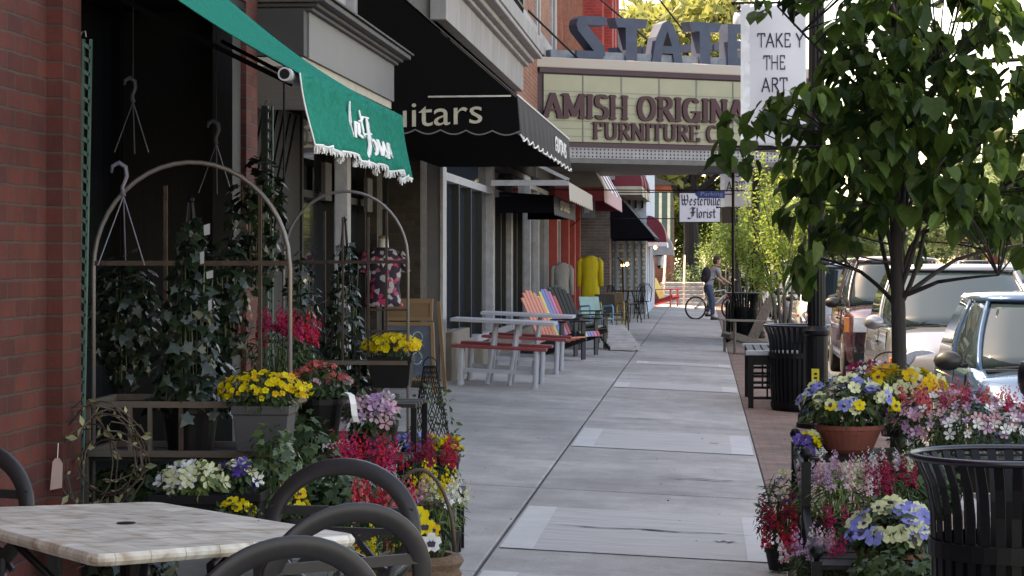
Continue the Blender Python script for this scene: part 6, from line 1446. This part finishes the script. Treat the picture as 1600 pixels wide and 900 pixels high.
# ============================================================ CYCLIST
bp_ = P(1087, 484, 60.5); gx = gz(.2)
bo = T('bicycle', 'silver mountain bike with red front fork, straddled by the young man', 'bicycle', (bp_.x, 60.3, gx), R(24))
wr = .315; X2 = 1.06
def wheel(x):
    m = MB(); m.tube([(x+(wr-.02)*math.cos(t*PI/18), 0, wr+(wr-.02)*math.sin(t*PI/18)) for t in range(36)], .023, 8, closed=True); w = m.build('wheel', tyre, bo, world=False, smooth=True)
    m = MB(); m.tube([(x+(wr-.048)*math.cos(t*PI/18), 0, wr+(wr-.048)*math.sin(t*PI/18)) for t in range(36)], .009, 6, closed=True)
    for k in range(20): a = k*PI/10; m.bar((x+.02*math.cos(a+.5),.0,wr+.02*math.sin(a+.5)),(x+(wr-.05)*math.cos(a),0,wr+(wr-.05)*math.sin(a)),.003,.003)
    m.lathe(0,0,[(0,0)],3) if False else m.bar((x,-.05,wr),(x,.05,wr),.04,.04); m.build('rim_and_spokes', rimm, w, world=False)
wheel(0); wheel(X2)
fr = mat('bike_silver', (.42,.43,.42), .3, .5); forkm = mat('bike_red', (.5,.03,.08), .35)
m = MB(); BB = (.42,0,.30); ST = (.30,0,.72); HT = (.86,0,.80); HB = (.89,0,.68)
m.tube([BB,HB],.024,8); m.tube([ST,HT],.02,8); m.tube([BB,(.34,0,.58),ST],.018,8); m.tube([HT,HB],.024,8)
for s in (-.05,.05): m.tube([(0,s,wr),BB],.011,6); m.tube([(0,s,wr),(.33,s*.4,.60)],.011,6)
m.build('frame', fr, bo, world=False, smooth=True)
m = MB()
for s in (-.055,.055): m.tube([(.90,s,.70),(X2,s,wr)],[.02,.014],8)
m.build('fork', forkm, bo, world=False, smooth=True)
m = MB(); m.tube([(.30,0,.72),(.285,0,.80)],.014,6); m.loft([[(.16+.28*t, w_*(.075*(1-t)**.6+.012), .81+.012*(1-abs(w_))) for w_ in (-1,-.5,0,.5,1)] for t in (0,.25,.5,.75,1)], cap=False, closed=False); m.build('saddle', trimb, bo, world=False)
m = MB(); m.tube([(.86,0,.80),(.85,0,.90),(.93,0,.93)],.014,6); m.tube([(.90,-.29,.95),(.93,-.1,.93),(.93,.1,.93),(.90,.29,.95)],.012,6); m.build('handlebar', trimb, bo, world=False, smooth=True)
for s in (-1,1): m = MB(); m.tube([(.90,s*.29,.95),(.885,s*.20,.945)],.017,8); m.build('grip', trimb, bo, world=False)
m = MB(); m.tube([(.42+.09*math.cos(t*PI/8),-.06,.30+.09*math.sin(t*PI/8)) for t in range(16)],.006,5,closed=True); m.bar((.42,-.07,.30),(.42,-.07,.13),.02,.02); m.bar((.42,-.07,.13),(.42,-.17,.13),.05,.02); m.bar((.42,.07,.30),(.42,.07,.47),.02,.02); m.build('crankset', trimb, bo, world=False)

def skin(name, verts, edges, mt, parent, sub=2, flat=None):
    me = bpy.data.meshes.new(name); me.from_pydata([v[:3] for v in verts], edges, []); me.materials.append(mt)
    o = bpy.data.objects.new(name, me); col.objects.link(o); o.parent = parent
    md = o.modifiers.new('skin', 'SKIN'); md.use_smooth_shade = True
    sv = me.skin_vertices[0].data if me.skin_vertices else None
    if sv is None:
        bm = bmesh.new(); bm.from_mesh(me); bm.verts.layers.skin.verify(); bm.to_mesh(me); bm.free(); sv = me.skin_vertices[0].data
    for i, v in enumerate(verts): sv[i].radius = (v[3], v[4] if len(v) > 4 else v[3]); sv[i].use_root = (i == 0)
    s = o.modifiers.new('sub', 'SUBSURF'); s.levels = sub; s.render_levels = sub
    for p_ in me.polygons: p_.use_smooth = True
    return o
skinm = mat('skin_tone', (.45,.24,.17), .55, 0, .05, 8); hairm = mat('brown_hair', (.05,.025,.015), .8); shirt = mat('grey_shirt', (.28,.29,.33), .85, 0, .08, 5); jeans = mat('blue_jeans', (.05,.075,.13), .85, 0, .2, 9); shoe = mat('dark_shoe', (.015,.015,.018), .6)
# person local frame: +X towards the handlebar, bike frame shared
per = T('person', 'young man in grey t-shirt and jeans with a dark backpack astride the bike, looking right', 'person', (bp_.x, 60.3, gx), R(24))
pel = (.36,0,.90)
V_ = [(*pel,.08,.07),(.40,0,1.05,.10,.085),(.48,0,1.24,.13,.11),(.54,0,1.36,.115,.09),(.58,0,1.43,.052,.05),(.61,-.0,1.50,.05,.052),
      (.57,-.17,1.355,.05),(.64,-.215,1.13,.038),(.86,-.23,1.00,.028),(.90,-.235,.985,.026),   # right arm (near)
      (.57,.17,1.355,.05),(.68,.22,1.14,.038),(.88,.24,1.02,.028),(.90,.235,.99,.026),
      (.37,-.115,.82,.055),(.43,-.15,.47,.045),(.42,-.17,.10,.035),(.54,-.18,.03,.03),
      (.37,.115,.82,.055),(.50,.14,.50,.045),(.40,.15,.16,.035),(.52,.16,.10,.03)]
E_ = [(0,1),(1,2),(2,3),(3,4),(4,5),(3,6),(6,7),(7,8),(8,9),(3,10),(10,11),(11,12),(12,13),(0,14),(14,15),(15,16),(16,17),(0,18),(18,19),(19,20),(20,21)]
body = skin('body', V_, E_, skinm, per)
def ell(mb, c, r, n=14, k=10, rot=0, lo=-90, hi=90):
    rg = []
    for i in range(k+1):
        a = R(lo+(hi-lo)*i/k); rg.append([(c[0]+r[0]*math.cos(a)*math.cos(2*PI*j/n), c[1]+r[1]*math.cos(a)*math.sin(2*PI*j/n), c[2]+r[2]*math.sin(a)) for j in range(n)])
    mb.loft(rg)
m = MB(); ell(m, (.635,0,1.585), (.095,.075,.118)); ell(m, (.735,0,1.575), (.02,.014,.02), 8, 6); ell(m, (.64,-.077,1.575), (.02,.012,.032), 8, 6); ell(m, (.64,.077,1.575), (.02,.012,.032), 8, 6); ell(m, (.70,0,1.51), (.03,.04,.03), 8, 6)
hd = m.build('head', skinm, per, world=False, smooth=True)
m = MB()
for s in (-.03,.03): ell(m, (.722,s,1.60), (.008,.012,.007), 8, 6)
m.build('eyes', trimb, hd, world=False); m = MB(); m.bar((.724,-.022,1.535),(.724,.022,1.535),.006,.006); m.build('mouth', mat('lips', (.3,.1,.09), .6), hd, world=False)
m = MB(); ell(m, (.615,0,1.615), (.102,.083,.115), 16, 10, lo=-5, hi=90); ell(m, (.575,0,1.58), (.065,.078,.09)); m.build('hair', hairm, hd, world=False, smooth=True)
skin('shirt', [(.365,0,.86,.145,.14),(.40,0,1.05,.128,.115),(.48,0,1.24,.143,.122),(.53,0,1.35,.125,.10),(.55,0,1.385,.08,.07),(.57,-.17,1.355,.07),(.625,-.205,1.19,.062),(.57,.17,1.355,.07),(.645,.21,1.20,.062)], [(0,1),(1,2),(2,3),(3,4),(3,5),(5,6),(3,7),(7,8)], shirt, per)
skin('jeans', [(.365,0,.98,.125,.115),(.365,0,.84,.135,.12),(.37,-.115,.80,.098),(.43,-.15,.47,.075),(.42,-.17,.12,.06),(.37,.115,.80,.098),(.50,.14,.50,.075),(.40,.15,.20,.06)], [(0,1),(1,2),(2,3),(3,4),(1,5),(5,6),(6,7)], jeans, per)
for s, zz, xx in ((-1,.0,.46),(1,.08,.45)):
    m = MB(); y = s*.17; m.loft([[(xx+a, y+b*w_, zz+c*h) for b, c in ((-.045,0),(.045,0),(.045,.6),(.02,1),(-.02,1),(-.045,.6))] for a, w_, h in ((-.09,.8,.08),(-.03,1,.09),(.06,1,.07),(.14,.95,.05),(.18,.5,.03))]); m.build('shoe', shoe, per, world=False, smooth=True)
for s in (-1, 1):
    m = MB(); m.loft([[(.905+.02*math.cos(t), s*yy+0, .972+.03*math.sin(t)) for t in [k*PI/4 for k in range(8)]] for yy in (.205,.235,.262)])
    for f in range(4): m.tube([(.895,s*(.21+.016*f),.99),(.93,s*(.21+.016*f),.985),(.935,s*(.21+.016*f),.955),(.91,s*(.21+.016*f),.94)],.0085,6)
    m.tube([(.89,s*.205,.98),(.90,s*.19,.955),(.915,s*.185,.945)],.009,6); m.build('hand', skinm, per, world=False, smooth=True)
bk = T('backpack', 'dark backpack worn by the cyclist', 'backpack', (bp_.x, 60.3, gx), R(24))
m = MB(); ell(m, (.315,0,1.20), (.12,.15,.23), 16, 10); bb = m.build('bag', mat('backpack_cloth', (.02,.015,.022), .8), bk, world=False, smooth=True)
m = MB(); ell(m, (.225,0,1.12), (.06,.11,.11), 12, 8); m.build('pocket', mat('backpack_pocket', (.05,.015,.025), .8), bk, world=False, smooth=True)
for s in (-1, 1): m = MB(); m.tube([(.37,s*.10,1.38),(.50,s*.11,1.475),(.63,s*.10,1.40),(.66,s*.115,1.26),(.55,s*.15,1.12),(.38,s*.12,1.06)],.018,6,flat=.5); m.build('strap', mat('backpack_cloth', (.02,.015,.022), .8), bk, world=False, smooth=True)
# ============================================================ TREES
bark = mat('bark_dark', (.02,.016,.018), .85, 0, .35, 14, .6, stretch=(1,1,.25)); bark2 = mat('bark_grey', (.09,.075,.06), .85, 0, .3, 12, .5, stretch=(1,1,.3))
def limb(mb, a, b, r0, r1, n=6, wob=.03, seg=7, sag=0):
    a, b = Vector(a), Vector(b); L = (b-a).length; pts = []; rs = []
    w = Vector((random.uniform(-1,1),random.uniform(-1,1),random.uniform(-.5,.5)))*wob*L
    for i in range(n+1):
        t = i/n; p = a.lerp(b, t)+w*math.sin(PI*t)+Vector((0,0,sag*L*math.sin(PI*t))); pts.append(p); rs.append(r0+(r1-r0)*t)
    mb.tube(pts, rs, seg); return pts
def near_tree():
    bx, by = 1.085, 12.6
    o = T('street_tree', 'young street tree with big drooping heart-shaped leaves filling the upper right', 'tree', (bx, by, -.07))
    m = MB(); tr = [(bx,by,-.07),(bx-.005,by,.5),(bx+.005,by,1.0),(bx,by,1.32),(bx-.02,by,1.9),(bx-.03,by+.02,2.6),(bx-.01,by,3.4)]
    m.tube(tr, [.052,.045,.041,.04,.03,.022,.012], 12)
    C = Vector((bx-.02, by+.05, 2.35)); A = Vector((1.0, .95, 1.35))
    # twig clusters
    cl = []
    tries = 0
    while len(cl) < 275 and tries < 20000:
        tries += 1
        d = Vector(RNG.normal(size=3)).normalized(); r = random.random()**.42; q = C+Vector((d.x*A.x*r, d.y*A.y*r, d.z*A.z*r))
        # uneven outline: the crown hangs lower on both sides than in the middle, open fan of stems below
        side = abs(q.x-bx)
        u_ = (q.x-bx); low = (1.95-.50*min(1, -u_/.55)) if u_ < 0 else (1.95-.15*min(1, u_/.5))
        if q.z < low and (q.z < 1.62 or q.x < .75 or random.random() > .16): continue
        if side < .5 and q.z < 1.85 and random.random() < .7: continue
        if q.x < .60 and 2.50 < q.z < 3.0: continue
        if q.z < 2.2 and q.x < .50: continue          # notch in the outline on the shop side
        # gaps seen against the sky
        if any((q-g).length < gr for g, gr in gaps): continue
        if any((q-c_).length < .088 for c_ in cl): continue
        cl.append(q)
    # main limbs
    mains = []
    for (u, v) in ((1265,250),(1300,210),(1260,400),(1340,120),(1405,40),(1470,110),(1530,40),(1510,200),(1570,290),(1480,330),(1590,170),(1620,380),(1215,10),(1560,430)):
        for dy in (random.uniform(-.75,.75),):
            b = P(u, v, 12.6+dy); zs = 1.2+.22*random.random()+(.35 if v < 150 else 0)
            a = Vector((bx-.002, by, zs)); mid = Vector((bx+(b.x-bx)*.24, by+(b.y-by)*.24, zs+(b.z-zs)*.62)) if b.z > 1.75 else Vector((bx+(b.x-bx)*.4, by+(b.y-by)*.4, zs+(b.z-zs)*.7))
            p1 = limb(m, a, mid, .015, .011, 6, .05); p2 = limb(m, mid, b, .011, .005, 7, .05); mains += p1[2:]+p2
    for q in cl:
        if q.x < .5 and q.z > 2.9: nb = q+Vector((.15,.03,-.02))
        else: nb = min(mains, key=lambda p: (p-q).length+max(0,(p.z-q.z))*1.2); limb(m, nb, q, .006, .003, 4, .06, 5)
    m.build('trunk', bark, o, smooth=True)
    pos = []; nr = []; tp = []; sc = []
    for q in cl:
        out = (q-C); out.z *= .4; out = out.normalized() if out.length > 0 else Vector((1,0,0))
        for k in range(random.randint(7,9)):
            a = random.uniform(0, 2*PI); dr = Vector((math.cos(a), math.sin(a), 0))*.7+out*.5; dr.normalize()
            base = q+dr*random.uniform(.0,.07)+Vector((0,0,random.uniform(-.07,.06)))
            t = dr*random.uniform(.3,.9)+Vector((0,0,-random.uniform(.35,1.1))); nrm = Vector((0,0,1))*.9+dr*.9+Vector(RNG.normal(size=3))*.35
            pos.append(tuple(base)); tp.append(tuple(t)); nr.append(tuple(nrm)); sc.append(random.choice((.06,.08,.10,.11,.12,.135))*random.uniform(.85,1.15))
    lm = MB(); pos, nr, tp, sc = map(np.array, (pos, nr, tp, sc)); wh = RNG.integers(0, 3, len(pos))
    for k, tm_ in enumerate((HEART, HEART2, HEART3)): s_ = wh == k; lm.scatter(tm_, pos[s_], nr[s_], tp[s_], sc[s_]); lm.build('crown', leafmat('heart_leaf', (.018,.052,.016), (.12,.205,.04), .42, .42, .35), o, smooth=False)
gaps = [(P(1178,95,12.6),.27),(P(1205,110,12.3),.14),(P(1205,110,12.9),.14),(P(1165,60,12.2),.2),(P(1165,60,13),.2),(P(1150,330,12.6),.3),(P(1400,330,12.6),.2),(P(1500,205,12.2),.12),(P(1500,205,13.0),.12),(P(1320,60,12.0),.13),(P(1320,60,13.1),.13),(P(1308,45,12.6),.16),(P(1440,185,12.6),.15),(P(1385,215,12.5),.12),(P(1480,225,12.6),.14),(P(1545,215,12.6),.2),(P(1350,270,12.6),.12),(P(1300,120,12.6),.12),(P(1450,60,12.6),.12)]
near_tree()

def small_tree(label, u, d, hgt, rad, z_lo, n, lm, base_z=-.07, name='young_tree', stems=4, ls=.07, seed=1, xoff=0):
    random.seed(seed); x, y = XY(u, d); o = T(name, label, 'tree', (x, y, base_z))
    m = MB(); tips = []
    for k in range(stems):
        a = 2*PI*k/stems+random.uniform(-.4,.4); b = (x+rad*.25*math.cos(a), y+rad*.25*math.sin(a), z_lo+.3); limb(m, (x+.03*math.cos(a),y+.03*math.sin(a),base_z), b, .03, .022, 6, .03)
        for j in range(7): a2 = a+random.uniform(-1,1); c = (x+rad*random.uniform(.4,.95)*math.cos(a2), y+rad*random.uniform(.4,.95)*math.sin(a2), z_lo+(hgt-z_lo)*random.uniform(.15,.95)); tips += limb(m, b, c, .014, .005, 6, .06)[2:]
    m.build('trunk', bark2, o, smooth=True)
    cc = np.array([tuple(t) for t in tips]); idx = RNG.integers(0, len(cc), n); pos = cc[idx]+rnd(n, rad*.13)
    lmk = MB(); lmk.scatter(SMALL, pos, rnd(n)+[0,0,.8], rnd(n)+[0,0,-.3], ls*RNG.uniform(.6,1.3,n)); lmk.build('crown', lm, o)
lime = leafmat('sunny_leaf', (.14,.22,.04), (.3,.38,.08), .5, .5); midg = leafmat('mid_leaf', (.08,.14,.035), (.2,.28,.07), .5, .5)
small_tree('light green young multi-stemmed tree right of the GREAT ART banner', 1222, 33, 3.3, .62, .9, 3400, lime, seed=3)
small_tree('bushy young tree behind the dark poles at the kerb', 1168, 56, 4.3, .95, 1.1, 4200, lime, seed=5, ls=.09)
small_tree('young tree between the poles past the cyclist', 1135, 78, 4.6, 1.3, 1.0, 4200, midg, seed=8, ls=.12)

def big_tree_mesh(seed, n=9000, ls=.34, lobes=26, lm=None):
    """unit tree: height 10, crown radius ~4"""
    random.seed(seed); rg = np.random.default_rng(seed)
    m = MB(); m.tube([(0,0,-.5),(.1,0,2),(0,.1,3.6)], [.34,.27,.22], 10); L_ = []
    for k in range(lobes):
        a = random.uniform(0,2*PI); r = 3.6*math.sqrt(random.random()); z = random.uniform(3.2,9.3); r *= math.sqrt(max(.12,1-((z-5.8)/4.2)**2)); c = Vector((r*math.cos(a), r*math.sin(a), z)); L_.append((c, random.uniform(.7,1.35)))
        mid = Vector((c.x*.3, c.y*.3, 3+(c.z-3)*.5)); limb(m, (0,.1,3.0+random.random()), mid, .13, .08, 5, .05); limb(m, mid, c, .08, .02, 5, .07)
        for j in range(3): limb(m, c, c+Vector(rg.normal(size=3))*.7, .02, .008, 3, .1, 4)
    trunk = m
    pos = []; 
    for c, r in L_:
        k = int(n*r**2/sum(q[1]**2 for q in L_)); d = rg.normal(size=(k,3)); d /= np.linalg.norm(d,axis=1,keepdims=True); pos.append(np.array(c)+d*r*(rg.random((k,1))**.4)*np.array([1.1,1.1,.75])+rg.normal(size=(k,3))*.1)
    pos = np.concatenate(pos); k = len(pos)
    lv = MB(); lv.scatter(SMALL, pos, rg.normal(size=(k,3))+[0,0,.7], rg.normal(size=(k,3))+[0,0,-.3], ls*rg.uniform(.6,1.3,k)*1.4)
    return trunk, lv
yellowg = leafmat('spring_leaf', (.18,.19,.05), (.34,.35,.12), .5, .6); farg = leafmat('far_leaf', (.12,.17,.08), (.26,.32,.16), .5, .7)  # distant leaves lightened and greyed, haze put into the colour
protos = []
for sd, lm in ((11,yellowg),(12,midg),(13,farg)):
    t_, l_ = big_tree_mesh(sd); protos.append((t_, l_, lm))
made = {}
def big_tree(label, kind, x, y, s, rz=0, sz=None, bz=-.2, group='large trees closing the view'):
    if kind not in made:
        o = T('large_tree', label, 'tree', (x, y, bz), rz, group); t_, l_, lm = protos[kind]
        t_.build('trunk', bark, o, world=False); l_.build('crown', lm, o, world=False); o.scale = (s, s, sz or s); made[kind] = o; return o
    o = dup(made[kind], (x, y, bz), rz, label, group, (s, s, sz or s)); return o
big_tree('yellow-green spring tree rising behind the marquee letters', 0, -.6, 97, 1.25, 0, 1.35)
big_tree('yellow-green tree close behind the florist sign', 0, .9, 108, .95, 2.1, .8)
big_tree('dark-limbed green tree beyond the steps, under the marquee', 1, -1.6, 104, .72, 1.0, .62)
big_tree('mid green tree between the marquee and the first banner', 1, 3.2, 128, .95, .4, .62)
big_tree('leafy tree above the far end of the parked cars', 1, 7.5, 150, 1.05, 2.8, .62)
big_tree('bushy tree low on the left behind the red brick house', 1, -4.5, 116, 1.0, 3.3, .9)
big_tree('pale hazy tree right of the street behind the heart-leaved tree', 2, 16.5, 112, 1.1, .7, .8)
big_tree('tall hazy tree at the right edge above the traffic signal', 2, 19.4, 104, 1.1, 2.2, 1.6)
big_tree('grey-green tree far down the right side of the street', 2, 16.5, 170, 1.2, 4.0, .75)
big_tree('hazy tree in the middle distance right of the lamp post', 2, 11.5, 190, 1.1, 5.0, .7)
big_tree('distant tree at the end of the street', 2, 5.5, 230, 1.3, 1.4, .7)
big_tree('hazy roadside tree beyond the silver minivan', 2, 16.2, 135, .9, 5.6, .8)
big_tree('tree across the street opposite the picnic tables', 1, 17.5, 44, 1.0, 1.9, .8)  # out of view, added for the shop glass to reflect
big_tree('tree across the street opposite the red posts', 1, 18.0, 62, 1.0, 4.4, .9)  # second unseen tree, added for the same shop glass reflections
# clipped bush by the steps
x, y = XY(1068, 80); c = Vector((x, 80.5, .95)); plant('bright green rounded bush beside the far steps', 'bush', (x+.2, 83, .9), (.75,.6,.55), ('lime',SMALL,.09,1400), (), None, name='bush')
for k, (xx, yy, r_) in enumerate(((1.5,100,1.6),(-.5,118,2.0),(4.6,140,2.2),(13.8,90,1.1))):
    plant(['low dark shrub at the far kerb','dense shrub closing the pavement end','broad dark shrub at the far bend of the street','green shrub across the street before the pale car'][k], 'shrub', (xx, yy, r_*.55), (r_,r_*.8,r_*.75), ('green',SMALL,.22,2200), (), None, name='shrub')
# ============================================================ FAR BUILDINGS ACROSS THE STREET
def far_block(label, x, y, w, dd, h, wm, ncol, pale):
    B = T('far_building', label, 'building', (x, y, -.1), group='buildings across the street')
    m = MB(); m.box(x,y,-.3,x+w,y+dd,h); m.build('wall', wm, B)
    m = MB(); m.box(x-.3,y-.3,h,x+w+.3,y+dd+.3,h+.35); m.build('cornice', pale, B, bevel=.05)
    for i in range(ncol):
        yy = y+dd*(i+.3)/ncol
        for z in (.6, 4.2):
            if z+2.3 > h: continue
            f = MB(); f.box(x-.06,yy,z,x+.02,yy+dd/ncol*.5,z+2.2); w_ = f.build('window', pale, B); g = MB(); g.box(x-.075,yy+.12,z+.12,x-.062,yy+dd/ncol*.5-.12,z+2.08); g.build('pane', M['glass2'], w_)
        xx = x+w*(i+.3)/ncol
        for z in (.8, 4.2):
            if z+2.3 > h: continue
            f = MB(); f.box(xx,y-.06,z,xx+w/ncol*.45,y+.02,z+2.0); w_ = f.build('window', pale, B); g = MB(); g.box(xx+.1,y-.075,z+.1,xx+w/ncol*.45-.1,y-.062,z+1.9); g.build('pane', M['glass2'], w_)
far_block('cream two-storey building far across the street', 17.5, 118, 10, 16, 5.2, mat('far_cream', (.4,.37,.33), .8), 5, M['whitish'])
far_block('red brick building across the street behind the pale car', 17.5, 140, 10, 18, 6.5, M['brick_org'], 5, M['stone'])
far_block('low grey building with white posts at the end of the street', 10, 250, 14, 12, 5, mat('far_grey', (.3,.3,.33), .8), 6, M['white'])
o = T('street_umbrella', 'bright blue parasol across the street seen under the tree leaves', 'parasol', (14.2, 84, -.1))
m = MB(); m.lathe(14.2,84,[(1.3,2.0),(.7,2.35),(.02,2.6)],12,cap=False); solid(m.build('canopy', cm('sky_blue',(.05,.2,.5)), o)); m = MB(); m.tube([(14.2,84,-.1),(14.2,84,2.6)],.03,6); m.build('pole', M['dark'], o)
